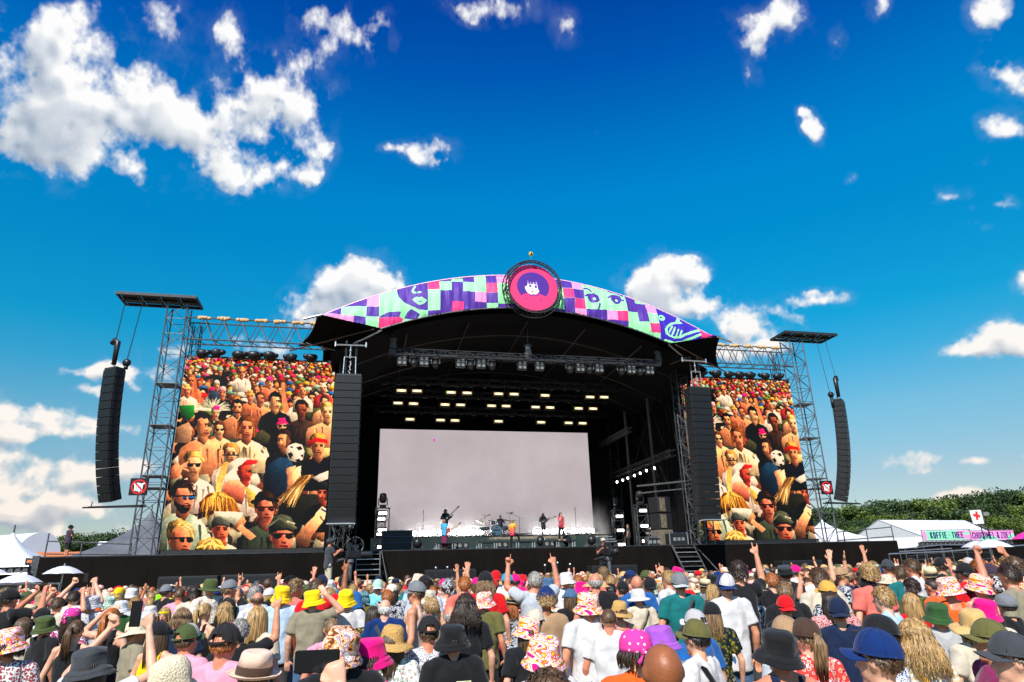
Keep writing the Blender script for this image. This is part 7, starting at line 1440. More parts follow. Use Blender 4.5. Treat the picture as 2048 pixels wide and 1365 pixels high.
# ------------------------------------------------------------------ the crowd: everyone listed stands on the field
# head x, head top y, head width in the photograph; sex; arms; skin; top; hair; headgear; turn; label
D = ('down', 'down'); UPR = ('down', 'point'); UPL = ('point', 'down'); HOR = ('horns', 'horns'); HR_ = ('down', 'horns'); PH = ('phone', 'phone'); PHH = ('phoneh', 'phoneh'); PR = ('down', 'phone'); BRL = ('brow', 'down'); HG = ('down', 'hatgrab'); FB = ('fist', 'fist'); OP = ('down', 'open'); OPL = ('open', 'down')
T = lambda c, k='tee': (k, c)
TRK_BW = ('mesh', 'mesh', 'black')
PEOPLE = [
 (26,1252,48,'f',D,'r',T('redfloral'),('bob','dark'),('bucket','fest'),20,'person in a festival print bucket hat and speckled red top at the left edge'),
 (96,1229,35,'m',D,'r',T('black'),('short','brown'),('bucket','army'),-35,'man in an olive bucket hat and plain black t-shirt, reddened neck'),
 (190,1288,53,'f',PHH,'f',T('white'),('long','dark'),('bucket','dgrey'),-20,'person in a faded charcoal bucket hat and white top filming with both arms up'),
 (226,1216,36,'f',BRL,'f',T('black','tank'),('pony','ginger',2),None,-15,'woman with a long bright ginger ponytail'),
 (156,1240,36,'f',D,'f',T('black','tank'),('pony','brown',3),None,-10,'woman with a brown ponytail and black tank top in front of the magenta-capped one'),
 (148,1215,33,'f',D,'f',T('cow'),('long','dark'),('bandana','pinkdots'),-20,'person with a magenta dotted bandana left of the ginger ponytail'),
 (91,1183,24,'m',D,'m',T('dgrey'),('short','brown'),('bucket','tan'),-30,'person in a greyish pink bucket hat below the raised phone'),
 (56,1208,27,'f',D,'f',T('black'),('long','brown'),('straw','lstraw'),25,'woman in a pale straw hat behind the print bucket hat at the left'),
 (88,1218,30,'m',D,'f',T('white'),('short','lbrown'),('cap','black'),-30,'man in a black cap half hidden behind the olive bucket hat'),
 (24,1180,29,'m',PH,'r',T('black'),('short','dark'),('cap','black'),-40,'man in a black cap and black shirt raising a phone at the left edge'),
 (50,1236,30,'f',D,'f',T('cream'),('long','brown',2),None,0,'woman with chestnut hair right of the print bucket hat at the left edge'),
 (276,1238,32,'m',D,'m',T('taupe'),('short','lbrown'),('straw','lweave'),-60,'man in a taupe t-shirt and cream straw hat turned sideways'),
 (304,1210,25,'f',D,'f',T('black'),('short','brown'),('bucket','white'),-35,'person in a clean white bucket hat facing the woman with the yellow headband'),
 (245,1199,25,'m',D,'m',T('green'),('short','dark'),('bucket','leopard'),0,'person in a black and white spotted bucket hat'),
 (222,1191,22,'m',D,'m',T('black'),('short','dark'),('bucket','greenp'),0,'person in a green and white print bucket hat'),
 (187,1190,25,'m',D,'m',T('bwgraf'),('short','brown'),('bucket','grayp'),0,'person in a grey and white print bucket hat below the raised arms'),
 (240,1175,20,'f',D,'f',T('cream'),('long','blond'),('bandana','ydots'),0,'person with a yellow bandana dotted black'),
 (265,1175,19,'m',D,'m',T('pink'),('short','brown'),('bucket','white'),30,'person in a tilted white bucket hat before the black skirt at the left'),
 (323,1187,19,'m',D,'m',T('salmon'),('short','dark'),('bucket','lime'),10,'person in a neon green bucket hat'),
 (331,1214,24,'f',D,'f',T('yellow','tank'),('long','blond',2),('headband','yellow'),170,'blond woman looking back towards the camera, thin yellow headband'),
 (322,1245,33,'f',D,'f',T('ydots','tank'),('long','brown',3),('cap','black'),-30,'woman in a yellow dotted top and black cap'),
 (348,1308,52,'f',D,'f',T('pink'),('short','blond'),('floppy','lweave'),-25,'person under a very large cream knitted sun hat at the bottom'),
 (334,1171,20,'m',D,'m',T('black'),('short','dark'),('cap','grey'),-40,'person in a light grey cap left of the olive sun hat'),
 (272,1195,24,'m',D,'m',T('lgrey'),('messy','blond'),None,0,'blond person right of the spotted bucket hat'),
 (4,1222,28,'m',D,'f',T('navy'),('short','dark'),('cap','pink'),-60,'person in a pink striped cap cut by the left edge'),
 (118,1195,26,'m',FB,'m',T('cream'),('short','brown'),None,-10,'bare-headed man with both fists raised at the left'),
 (150,1182,24,'m',PHH,'f',T('white'),('short','dark'),None,0,'man holding a black phone upright between raised fists'),
 (183,1178,20,'f',D,'f',T('orange'),('wavy','lbrown'),('bucket','fest'),0,'small person in an orange print bucket hat left of the fists'),
 (422,1160,24,'m',D,'m',T('cfloral'),('short','brown'),('boonie','army'),30,'man in a wide olive sun hat and cream leafy shirt'),
 (461,1162,25,'m',D,'r',T('black'),('short','lbrown'),('cap','grey'),-70,'man in a grey cap turned right beside the olive sun hat'),
 (362,1176,24,'m',D,'r',T('pink'),('buzz','brown'),None,-10,'man with short brown hair and a pink t-shirt left of the olive sun hat'),
 (367,1218,36,'f',D,'f',T('navy'),('bob','lbrown'),None,-10,'woman with a straight brown bob left of the blond ponytail'),
 (411,1207,33,'f',D,'f',T('black','tank'),('pony','blond',4),None,-35,'woman with a tied blond ponytail and thin black straps'),
 (378,1193,24,'m',D,'m',T('pink'),('short','dark'),('cap','black'),0,'person in a black cap above the woman with the brown bob'),
 (378,1251,47,'m',D,'r',T('pink'),('fringe','brown'),('trucker',('white','army','green')),-40,'man in an olive mesh cap with a white front and green peak, turned right'),
 (454,1250,57,'m',D,'r',T('pink'),('fringe','ginger'),('trucker',('flcap','mesh','black')),-20,'broad man in a black mesh cap with a floral crown, thick red neck'),
 (512,1300,52,'f',D,'f',T('peach'),('short','lbrown'),('fedora',('peach','brown')),10,'person under a pale peach felt hat at the bottom'),
 (518,1214,42,'f',D,'f',T('cream'),('long','blond',5),None,-25,'woman with very long blond hair half tied back, cream top'),
 (565,1170,29,'m',D,'m',T('lblue'),('short','brown'),('bucket','yellow'),-5,'leftmost yellow bucket hat, worn with a pale blue denim shirt'),
 (628,1178,31,'m',HG,'f',T('taupe'),('short','brown'),('bucket','yellow'),-10,'middle yellow bucket hat, worn by the man in the olive raglan shirt'),
 (693,1178,30,'m',D,'f',T('white'),('short','brown'),('bucket','yellow'),5,'rightmost yellow bucket hat, worn with a white t-shirt'),
 (664,1235,40,'m',D,'r',T('pink'),('buzz','lbrown'),None,15,'close-shaven man in a pink polo in front of the yellow hats'),
 (684,1250,63,'m',D,'f',T('black'),('short','dark'),('bucket','tiedye'),5,'big orange, blue and white tie-dyed bucket hat over a black shirt'),
 (517,1184,26,'m',D,'r',T('white'),('fringe','brown'),None,0,'bald sunburnt man in white left of the yellow hats'),
 (510,1176,25,'f',D,'f',T('lgrey'),('curly','grey'),None,0,'person with curly grey hair behind the bald sunburnt man'),
 (594,1162,27,'m',D,'r',T('salmon'),('curly','lbrown'),None,-70,'man with curly brown hair and salmon shirt between two yellow hats'),
 (583,1143,25,'m',D,'f',T('black'),('messy','black'),('headband','red'),70,'dark-haired man with a red headband looking left'),
 (645,1148,22,'m',D,'m',T('bstripe'),('short','ginger'),('cap','navy'),0,'man in a dark navy cap and light striped shirt'),
 (691,1143,23,'m',D,'m',T('blue'),('short','black'),('cap','black'),-20,'man in a black cap and blue shirt by the stage stairs'),
 (480,1240,34,'m',HR_,'m',T('black'),('messy','grey'),None,0,'person raising a big horned hand in front of the grey curls'),
 (452,1206,32,'f',D,'f',T('dgrey'),('wavy','blond',3),None,0,'woman with loose greying blond hair right of the blond ponytail'),
 (516,1172,23,'m',HOR,'m',T('black'),('short','dark'),('beanie','dgrey'),0,'man with both arms up making horns in front of the skirt'),
 (452,1196,24,'m',D,'r',T('dgrey'),('short','dark'),('trucker',TRK_BW),-60,'person in a black mesh cap behind the loose blond hair'),
 (391,1174,24,'m',D,'m',T('cream'),('curly','dark'),None,0,'person with dark curls left of the olive sun hat'),
 (540,1178,22,'f',D,'f',T('red'),('long','blond'),('cap','white'),-50,'person in a white cap left of the first yellow hat'),
 (756,1160,21,'m',D,'m',T('turq'),('short','brown'),('capback',('mint','mint','white')),0,'person in a mint and white backwards cap below the stairs'),
 (832,1165,33,'m',D,'m',T('tankp','tank'),('short','brown'),('cap','grey'),70,'bearded man in a grey cap and patterned tank top looking left'),
 (858,1178,29,'f',D,'f',T('mint','tank'),('curlylong','blond'),('bucket','cream'),0,'curly blond person in a cream bucket hat'),
 (771,1198,34,'m',D,'f',T('royal'),('fringe','white'),None,-10,'bald man in a royal blue polo shirt'),
 (786,1247,34,'f',D,'f',T('wfloral'),('long','brown'),('straw','weave'),-15,'woman in a wide woven golden straw hat'),
 (742,1270,34,'f',D,'r',T('pink','tank'),('bob','dark'),('bucket','hot'),-30,'woman in a hot pink bucket hat with bare shoulders, beside the tie-dyed hat'),
 (858,1235,47,'m',D,'r',T('bwgraf'),('fringe','brown'),('trucker',('pink','mesh','black')),0,'man in a black mesh cap with pink front and black and white graphic shirt'),
 (905,1244,37,'m',D,'m',T('black'),('short','dark'),('bucket','black'),5,'man in a black bucket hat and black t-shirt with a small pale print'),
 (901,1211,38,'m',D,'r',T('taupe'),('fringe','grey'),None,0,'balding man with a grey fringe and olive brown t-shirt'),
 (931,1192,40,'f',D,'f',T('black'),('curlylong','dark',2),None,0,'woman with long dark curls behind the balding man'),
 (969,1182,31,'m',D,'r',T('olive'),('short','brown'),('bucket','fest'),-40,'man in an orange and pink print bucket hat and olive green t-shirt'),
 (929,1153,27,'m',D,'r',T('salmon'),('short','ginger'),None,0,'short-haired ginger man standing tall in the middle'),
 (971,1145,28,'f',D,'f',T('red'),('wavy','lbrown'),('cap','black'),-20,'person in a black cap with long curly brown hair and red shirt'),
 (1014,1148,23,'m',D,'r',T('white'),('short','brown'),('cap','aqua'),-10,'person in a bright turquoise cap'),
 (991,1142,21,'m',D,'f',T('white'),('short','brown'),('capback','red'),0,'person in a red backwards cap left of the turquoise cap'),
 (1030,1150,20,'m',D,'f',T('hot'),('short','dark'),('cap','hot'),0,'person in a hot pink cap right of the turquoise cap'),
 (952,1157,18,'f',D,'f',T('cream'),('long','brown'),('cap','hot'),0,'person in a hot pink cap left of the black cap with curls'),
 (837,1142,20,'m',D,'m',T('lblue'),('short','dark'),('bucket','peach'),0,'person in a pale pink bucket hat before the dark skirt'),
 (842,1151,20,'m',D,'m',T('white'),('messy','black'),None,0,'dark-haired person directly in front of the pale pink bucket hat'),
 (775,1180,26,'f',D,'f',T('bwfloral'),('short','ginger'),None,0,'person with auburn hair above the bald man in blue'),
 (728,1184,22,'f',D,'f',T('olive'),('bob','teal'),None,0,'person with teal dyed hair'),
 (747,1214,28,'f',D,'f',T('dfloral'),('long','dark',6),None,0,'woman with long dark hair left of the bald man in blue'),
 (784,1168,24,'f',D,'f',T('bwfloral'),('long','dark'),('bandana','cfloral'),0,'person with a pale floral bandana below the stairs'),
 (895,1160,26,'m',OP,'m',T('bluedots'),('short','dark'),('bandana','bwfloral'),0,'person with a blue and white bandana and one open hand up'),
 (1019,1178,21,'f',D,'f',T('navy'),('long','brown'),('straw','mustard'),-10,'person in an orange straw hat behind the white fedora'),
 (1024,1190,28,'f',D,'f',T('bwfloral'),('wavy','ginger'),('fedora',('lstraw','black')),-15,'woman in a white fedora with black band and reddish curls'),
 (1069,1144,28,'m',('point','point'),'r',T('lgrey'),('short','grey'),None,0,'grey-haired man in a pale grey t-shirt pointing up with both hands'),
 (1050,1190,28,'m',PH,'m',T('lblue'),('short','brown'),('bucket','fest'),-50,'man in a print bucket hat holding a phone sideways with both hands'),
 (1132,1143,24,'m',D,'m',T('white'),('short','dark'),('bucket','white'),-10,'person in a tall white bucket hat and white shirt with dark strap'),
 (1140,1180,28,'f',D,'f',T('black'),('long','brown'),('cap','denim'),20,'woman in a washed denim cap'),
 (1174,1182,41,'m',D,'m',T('white'),('short','brown'),('bucket','fest'),0,'broad man in a plain white t-shirt and festival print bucket hat in the middle'),
 (1055,1230,36,'f',D,'f',T('black'),('long','brown'),('bucket','fest'),10,'print bucket hat left of and behind the biggest print hat'),
 (1084,1266,64,'m',D,'m',T('white'),('short','brown'),('bucket','fest'),15,'biggest print bucket hat, nearest the camera, over a white t-shirt'),
 (1216,1217,35,'m',D,'r',T('white'),('buzz','brown'),None,-20,'man with a brown buzz cut right of the broad man in white'),
 (1275,1180,28,'m',D,'m',T('cream'),('short','brown'),('boonie','white'),0,'man in a pale sun hat with wide brim and cream t-shirt'),
 (1236,1200,22,'f',D,'f',T('salmon','tank'),('bob','brown'),('straw','weave'),0,'person in a small tan straw hat left of the pale sun hat'),
 (1268,1262,46,'f',D,'f',T('orange'),('bob','dark'),('bandana','pinkdots',1.12),0,'person with a pink, black and white cow print bandana'),
 (1318,1245,36,'m',D,'f',T('grey'),('short','brown'),('bucket','purple'),-15,'person in a lilac bucket hat behind the shining bald head'),
 (1320,1283,82,'m',D,'d',T('cream'),None,None,-5,'brown-skinned man with a shining bald head, nearest the camera'),
 (1094,1343,72,'f',D,'f',T('black'),('messy','brown',4),None,0,'tousled brown head at the very bottom below the biggest print hat'),
 (1272,1151,27,'m',D,'r',T('blue'),None,None,0,'bald man in the middle distance between two black caps'),
 (1244,1164,25,'m',D,'m',T('dgrey'),('short','dark'),('cap','black'),10,'person in a black cap left of the distant bald man'),
 (1190,1146,29,'m',D,'r',T('black'),('fringe','grey'),None,-20,'man with thinning grey hair and dark strap right of the white bucket hat'),
 (1221,1168,23,'f',D,'d',T('salmon'),('short','black'),None,0,'person with close black hair right of the grey balding man'),
 (1220,1152,21,'f',D,'f',T('salmon','tank'),('short','blond'),None,0,'short blond person behind the black hair'),
 (1298,1157,26,'m',UPR,'m',T('bstripe'),('short','dark'),('capback','black'),0,'person in a black backwards cap with one finger raised'),
 (1206,1136,20,'m',D,'f',T('salmon'),('curly','lbrown'),None,0,'curly light brown head before the skirt, right of the camera operator'),
 (1352,1128,18,'f',D,'f',T('green'),('short','brown'),('bucket','hot'),0,'small pink and yellow bucket hat near the right stage stairs'),
 (1332,1136,22,'m',D,'r',T('greenp'),('short','dark'),None,-20,'man in a green tropical shirt left of the teal t-shirt'),
 (1357,1147,32,'m',D,'m',T('teal'),('short','dark'),('capback',('grey','grey','lgrey')),-8,'man in a teal t-shirt and grey backwards cap'),
 (1070,1220,34,'m',D,'f',T('lgrey'),('short','dark'),('cap','cream'),-40,'person in a cream cap behind the print bucket hats'),
 (1448,1148,36,'m',D,'m',T('white'),('short','dark'),('capback',('white','royal','royal')),-8,'man in a white t-shirt and blue and white backwards mesh cap'),
 (1472,1111,31,'m',HR_,'m',T('black'),('curly','dark',3),None,-5,'tall man with dark curls, black shirt and horned hand'),
 (1381,1166,19,'f',D,'f',T('cream'),('long','blond'),('straw','lweave'),10,'person in a small pale straw hat between teal and white t-shirts'),
 (1422,1170,24,'f',D,'f',T('brown'),('wavy','blond',5),None,20,'woman with wavy blond hair left of the blue and white cap'),
 (1421,1207,40,'f',D,'f',T('dfloral'),('long','lbrown',7),('cap','black'),-10,'woman in a black cap with long brown hair and dark floral shirt'),
 (1387,1222,38,'m',D,'m',T('blue'),('short','brown'),('trucker',('wmesh','wmesh','white')),20,'person in a white mesh cap behind the olive cap'),
 (1388,1243,51,'m',D,'f',T('white'),('short','black'),('cap','olive'),35,'man in an olive cap and white shirt with a black bag strap'),
 (1548,1252,66,'m',D,'r',T('navy','tank'),('short','dark'),('bucket','black'),5,'large black bucket hat nearest the camera right of the bald man'),
 (1567,1192,38,'m',D,'m',T('black'),('short','brown'),('capback','red'),-10,'man in a bright red backwards cap and black t-shirt'),
 (1538,1168,24,'f',D,'f',T('wfloral'),('short','brown'),('fedora',('lstraw','black')),10,'person in a straw fedora with black band and floral shirt'),
 (1566,1164,35,'m',D,'r',T('black'),('short','lbrown'),None,-10,'man with short light brown hair right of the straw fedora'),
 (1606,1240,40,'f',D,'f',T('ored'),('pony','lbrown',2),('cap','brown'),0,'woman in a dark brown cap with a ponytail and red floral top'),
 (1566,1236,38,'m',D,'f',T('lgrey'),('short','lbrown'),('cap','tan'),10,'person in a tan cap in front of the red cap'),
 (1495,1176,29,'f',D,'f',T('bwfloral'),('bun','black'),None,0,'woman with a dark bun right of the white t-shirt'),
 (1568,1131,25,'m',D,'m',T('black'),('short','dark'),('fedora',('dgrey','black')),-10,'man in a black felt hat with a dark backpack'),
 (1589,1132,19,'m',D,'f',T('white'),('short','dark'),('cap','hot'),0,'hot pink cap right of the black felt hat'),
 (1634,1137,33,'m',D,'f',T('cream'),('messy','brown',2),None,-10,'man with tousled brown hair and cream t-shirt'),
 (1611,1137,25,'m',OP,'f',T('white'),('short','brown'),None,-60,'man with a watch and raised hand left of the cream t-shirt'),
 (1651,1164,35,'m',D,'m',T('bwfloral'),('short','brown'),('cap','mustard'),10,'person in a mustard corduroy cap'),
 (1660,1184,38,'f',D,'f',T('redgeo'),('long','dark',8),None,-20,'woman with long dark brown hair and red and white geometric top'),
 (1672,1197,46,'m',D,'m',T('navy'),('short','dark'),('capback','navy'),-25,'man in a navy backwards cap and navy t-shirt'),
 (1681,1136,25,'m',OPL,'m',T('bwfloral'),('short','brown'),('cap','tan'),-120,'man in a tan cap looking towards the camera with an arm up'),
 (1520,1140,23,'m',D,'r',T('salmon','tank'),('short','dark'),('cap','black'),-50,'shirtless-looking man in a black cap behind the straw fedora'),
 (1541,1146,28,'m',D,'f',T('black'),('short','ginger'),None,-10,'man with reddish blond hair in front of the black felt hat'),
 (1744,1264,84,'m',D,'f',T('redwaves'),('short','brown'),('cap','royal'),35,'man in a royal blue cap and red and white patterned shirt, bottom right'),
 (1752,1234,62,'m',D,'m',T('bluedots'),('short','dark'),('cap','black'),60,'black cap directly behind the royal blue cap'),
 (1822,1245,58,'f',D,'f',T('cstripe'),('curlylong','blond',4),None,0,'woman with thick curly blond hair and cream striped top'),
 (1762,1173,44,'m',D,'f',T('lblue'),('short','blond'),None,30,'fair-haired man in a pale blue t-shirt with head bowed'),
 (1818,1187,34,'f',D,'f',T('red'),('long','blond',9),None,-20,'woman with long blond hair right of the pale blue t-shirt'),
 (1868,1202,38,'m',D,'m',T('gstripe'),('short','brown'),('bucket','green'),-25,'person in a dark green bucket hat and finely striped grey t-shirt'),
 (1962,1195,45,'f',D,'f',T('cream'),('long','blond'),('bucket','hot'),-15,'person in a hot pink bucket hat at the right'),
 (1938,1215,38,'f',D,'f',T('cream'),('long','blond'),('straw','straw'),-15,'wide tan straw brim showing behind the hot pink bucket hat'),
 (1970,1243,56,'m',D,'m',T('maroon'),('short','dark'),('cap','olive'),65,'person in an olive cap turned left and maroon t-shirt'),
 (2012,1270,80,'m',D,'f',T('bluedots'),('short','brown'),('cap','dgrey'),60,'man in a dark grey cap at the bottom right corner'),
 (1892,1152,36,'f',D,'r',T('orange','tank'),('short','brown'),('bucket','fest'),-20,'leftmost of three print bucket hats at the right, bare shoulders'),
 (1953,1146,35,'f',D,'f',T('peach','tank'),('short','brown'),('bucket','fest'),-10,'middle of three print bucket hats at the right, thin necklace strap'),
 (2034,1150,37,'m',D,'r',T('white'),('short','dark'),('bucket','fest'),30,'rightmost of three print bucket hats, cut by the right edge'),
 (1731,1155,32,'m',D,'f',T('peach','tank'),('short','dark'),('capback','black'),0,'man with a bare back and black backwards cap'),
 (1770,1151,24,'m',D,'m',T('red'),('short','brown'),('boonie','camo'),10,'man in a pale camouflage sun hat and red jersey'),
 (1820,1160,29,'m',D,'m',T('army'),('curly','dark',5),None,0,'dark curly head above the long blond hair'),
 (1833,1143,27,'m',D,'f',T('black'),('buzz','ginger'),None,10,'man with reddish cropped hair and black t-shirt right of the dark curls'),
 (1860,1158,30,'m',D,'r',T('orange'),('buzz','dark'),None,20,'man with dark cropped hair and orange top left of the print hats'),
 (1818,1109,27,'m',D,'r',T('white'),('short','brown'),None,30,'tall man with short brown hair by the barriers'),
 (1877,1114,22,'m',D,'m',T('green'),('short','dark'),('cap',('army','black','army')),10,'person in a black and green cap by the barriers'),
 (1925,1128,28,'m',D,'m',T('red'),('short','dark'),('cap','black'),0,'person in a black cap behind the middle print hat'),
 (1955,1120,28,'m',D,'r',T('hot'),('messy','ginger'),None,10,'auburn-haired person in pink right of the black cap'),
 (2010,1106,28,'m',D,'f',T('wfloral'),('short','blond'),None,10,'fair cropped head near the yellow-shirted steward'),
 (2012,1129,38,'m',D,'m',T('taupe'),('short','dark',3),None,20,'man with a dark faded haircut near the right edge'),
 (1977,1130,29,'m',PH,'m',T('black'),('short','brown'),('cap','dpurple'),-30,'person in a dark purple cap raising one hand'),
 (1734,1130,32,'f',D,'f',T('salmon'),('curly','blond',6),None,0,'person with golden curls above the bare back'),
 (1773,1121,22,'m',OPL,'m',T('cream'),('short','dark'),('cap','dgrey'),0,'person in a dark grey cap with spread fingers beside it'),
 (1740,1111,21,'f',D,'f',T('mint'),('long','lbrown'),('headband','mint'),0,'person with light brown hair before the right end of the skirt'),
 (1797,1132,25,'m',D,'m',T('teal'),('short','brown',4),None,0,'brown-haired person in dark teal right of the golden curls'),
 (2006,1189,38,'m',D,'m',T('black'),('short','dark'),('beanie','grey'),0,'person in a rumpled grey cap right of the hot pink bucket hat'),
 (1935,1116,18,'f',D,'f',T('hot'),('short','brown'),('trucker',('wmesh','wmesh','white')),0,'small white mesh cap by the barriers'),
 (600,1385,120,'m',PR,'f',T('white'),('short','brown'),None,-5,'person below the frame whose hand holds the big dark phone'),
]
GZ = .13; placed = []; phones = []; LISTED = []; BYL = {}
def place(px, py, w, dep=None):
    """where someone stands whose head top shows at (px, py) and is w wide, and how tall they are"""
    d = dep or .178*F/(w*.96); v = _fw+_r*(px-1024)/F+_u*(682.5-py)/F
    for k in range(30):
        p = CAM+d*v; top = p[2]
        if top < 1.66: d *= .97
        else: break
    return p, min(max(top, 1.66), 2.06)-GZ
def lab(k): return k
random.seed(12)
for (px, py, w, sex, arms, sk, top, hr, gear, turn, label) in PEOPLE:
    p, ht = place(px, py, w*(1.15 if hr is None and w > 60 else 1 if w > 46 else .91)); hh = {None: .0, 'bucket': .03, 'straw': .03, 'floppy': .04, 'fedora': .02}.get(gear[0] if gear else None, .01)
    t = person((p[0], p[1], GZ), math.radians(turn)+math.atan2(CAM[0]-p[0], p[1]-CAM[1])*.0, ht-hh, label, sex, arms, skin=sk, top=top, hair=hr, gear=gear, bottom=random.choice((('shorts', 'navy'), ('shorts', 'dgrey'), ('long', 'denim'), ('shorts', 'black'), ('shorts', 'taupe'))), face=abs(turn) > 60, wide=random.uniform(.98, 1.08))
    placed.append((p[0], p[1], .22 if w > 30 else .25)); LISTED.append((px, py, w*(1 if w > 46 else .91), float((p-CAM)@_fw)))
    BYL[label] = t
    if arms in (PH, PHH, PR): phones.append((t, ht-hh, arms, label))
def phone(loc, rz, label, land=False, tilt=0):
    t = thing('smartphone', label, 'phone', loc, rz, 'phones held up by the crowd'); t.rotation_euler = (tilt, math.pi/2 if land else 0, rz)
    MB().bbox((0, 0, 0), (.076, .009, .158), .006).build('phone_body', mat('phone_black', (.012, .012, .014), .25, var=.05), t)
    MB().box((0, -.006, 0), (.07, .002, .15)).build('phone_screen', mat('phone_screen', (.008, .008, .01), .08, var=0), t); MB().lathe([(.001, .001), (.006, .001), (.006, -.002)], 10, (-.022, .006, .06), Matrix.Rotation(-math.pi/2, 3, 'X')).build('phone_camera', M_chrome, t); return t
from mathutils import Euler
for i, (t, h, arms, label) in enumerate(phones):
    s = h/1.745; R = Euler(t.rotation_euler).to_matrix(); pos = Vector(t.location)+R@(Vector((0.0, .39, 1.95) if arms == PHH else (0, .40, 1.80))*s)
    phone(pos, t.rotation_euler.z, 'black phone held up by the '+label.split(' ', 1)[1][:60].rsplit(' ', 1)[0] if False else ['upright phone over the faded charcoal bucket hat', 'phone held up by the man in black at the left edge', 'upright phone between the raised fists at the left', 'phone held sideways by the man in a print bucket hat', 'phone held by the person in the dark purple cap', 'big dark phone held sideways at the bottom of the photo'][i], land=i in (1, 3, 5))
# everyone else, row behind row; the nearest are people in full, those far back are one mass
HAIRS = ['short', 'short', 'messy', 'curly', 'long', 'wavy', 'bob', 'pony', 'buzz', 'bun']; HCOL = ['dark', 'brown', 'brown', 'lbrown', 'blond', 'lbrown', 'ginger']; HNAME = {'black': 'black', 'dark': 'dark brown', 'brown': 'brown', 'lbrown': 'light brown', 'blond': 'blond', 'grey': 'grey', 'ginger': 'ginger'}
HDESC = {'short': 'short {} hair', 'messy': 'tousled {} hair', 'curly': 'curly {} hair', 'long': 'long straight {} hair', 'wavy': 'wavy {} hair', 'bob': 'a {} bob', 'pony': 'a {} ponytail', 'buzz': 'cropped {} hair', 'bun': 'a {} bun'}
GEARS = [('cap', c) for c in ('black', 'navy', 'red', 'white', 'grey', 'hot', 'army', 'royal')]+[('capback', c) for c in ('black', 'navy', 'white')]+[('bucket', c) for c in ('white', 'fest', 'black', 'hot', 'fest', 'cream', 'army', 'denim')]+[('straw', 'straw'), ('fedora', ('lstraw', 'black')), ('boonie', 'taupe'), ('bandana', 'red')]
GNAME = {'cap': 'cap', 'capback': 'backwards cap', 'bucket': 'bucket hat', 'straw': 'hat', 'fedora': 'fedora', 'boonie': 'sun hat', 'bandana': 'bandana'}
CNAME = {'hot': 'hot pink', 'fest': 'pink and orange print', 'army': 'olive green', 'royal': 'royal blue', 'lgrey': 'light grey', 'dgrey': 'dark grey', 'lblue': 'pale blue', 'wfloral': 'white floral', 'bwfloral': 'monochrome floral', 'bstripe': 'blue striped', 'lstraw': 'pale straw', 'cfloral': 'cream floral', 'dfloral': 'dark floral', 'peach': 'peach', 'bwgraf': 'monochrome'}
TOPS = ['black', 'white', 'navy', 'grey', 'tan', 'red', 'olive', 'pink', 'cream', 'lblue', 'wfloral', 'salmon', 'mustard', 'bstripe', 'salmon', 'teal', 'dfloral', 'cfloral', 'black', 'bwfloral', 'orange', 'yellow', 'taupe', 'peach', 'denim']
def project(x, y, z):
    d = np.array((x, y, z))-CAM; q = d@_fw; return 1024+F*(d@_r)/q, 682.5-F*(d@_u)/q
SPOT = [(0, 260, 'below the left parasols'), (260, 430, 'before the left skirt'), (430, 600, 'below the crouching guard'), (600, 700, 'by the left camera operator'), (700, 800, 'below the left stairs'), (800, 900, 'below the guitarist'), (900, 1010, 'below the drum kit'), (1010, 1100, 'below the blond singer'), (1100, 1180, 'below the dark-haired singer'), (1180, 1300, 'below the right camera operator'), (1300, 1420, 'below the right stairs'), (1420, 1640, 'below the right screen'), (1640, 1800, 'below the right skirt end'), (1800, 2100, 'near the steel barriers')]
cands = []; rg = random.Random(99)
y = 5.2
while y < 24.5:
    x = -26
    row = random.Random(int(y*100))
    while x < 26:
        X = CAM[0]+x+row.uniform(-.16, .16); Y = CAM[1]+y+row.uniform(-.16, .16); px, py = project(X, Y, 1.75); pxc = px
        if -120 < px < 2170 and all((X-a)**2+(Y-b)**2 > (c+.19)**2 for a, b, c in placed): cands.append((y, X, Y, px))
        x += .46+.004*y
    y += .46+.005*y
cands.sort(key=lambda c: (c[1]-CAM[0])**2+(c[2]-CAM[1])**2)
inview = [c for c in cands if -30 < c[3] < 2080]
def blocks(c):
    # keep sight lines open: nobody unlisted may stand in front of the head of someone listed above
    dd = float((np.array((c[1], c[2], 1.8))-CAM)@_fw)
    if dd < 4.6: return True
    px, py = project(c[1], c[2], 1.92); w = .178*F/dd
    if py+w*1.2 > 1365 and dd < 5.2: return True
    for (lx, ly, lw, ld_) in LISTED:
        if ld_ > dd-.15 and abs(lx-px) < (lw*1.15+w*1.2)*.42 and py < ly+lw*.6: return True
        if ld_ > dd and abs(lx-px) < (lw+w*2.2)*.4 and py < ly+lw*.3: return True
    return False
inview = [c for c in inview if not blocks(c)]
NFULL = 298-len(PEOPLE)-4
full = inview[:NFULL]; rest = inview[NFULL:]; used = set(); armp = [D]*34+[OP, UPR, HR_, FB, PH, BRL]
ARMT = {OP: ', one open hand up', UPR: ', one finger raised', HR_: ', making a horned sign', FB: ', both fists up', PH: ', filming', BRL: ', shading the eyes'}
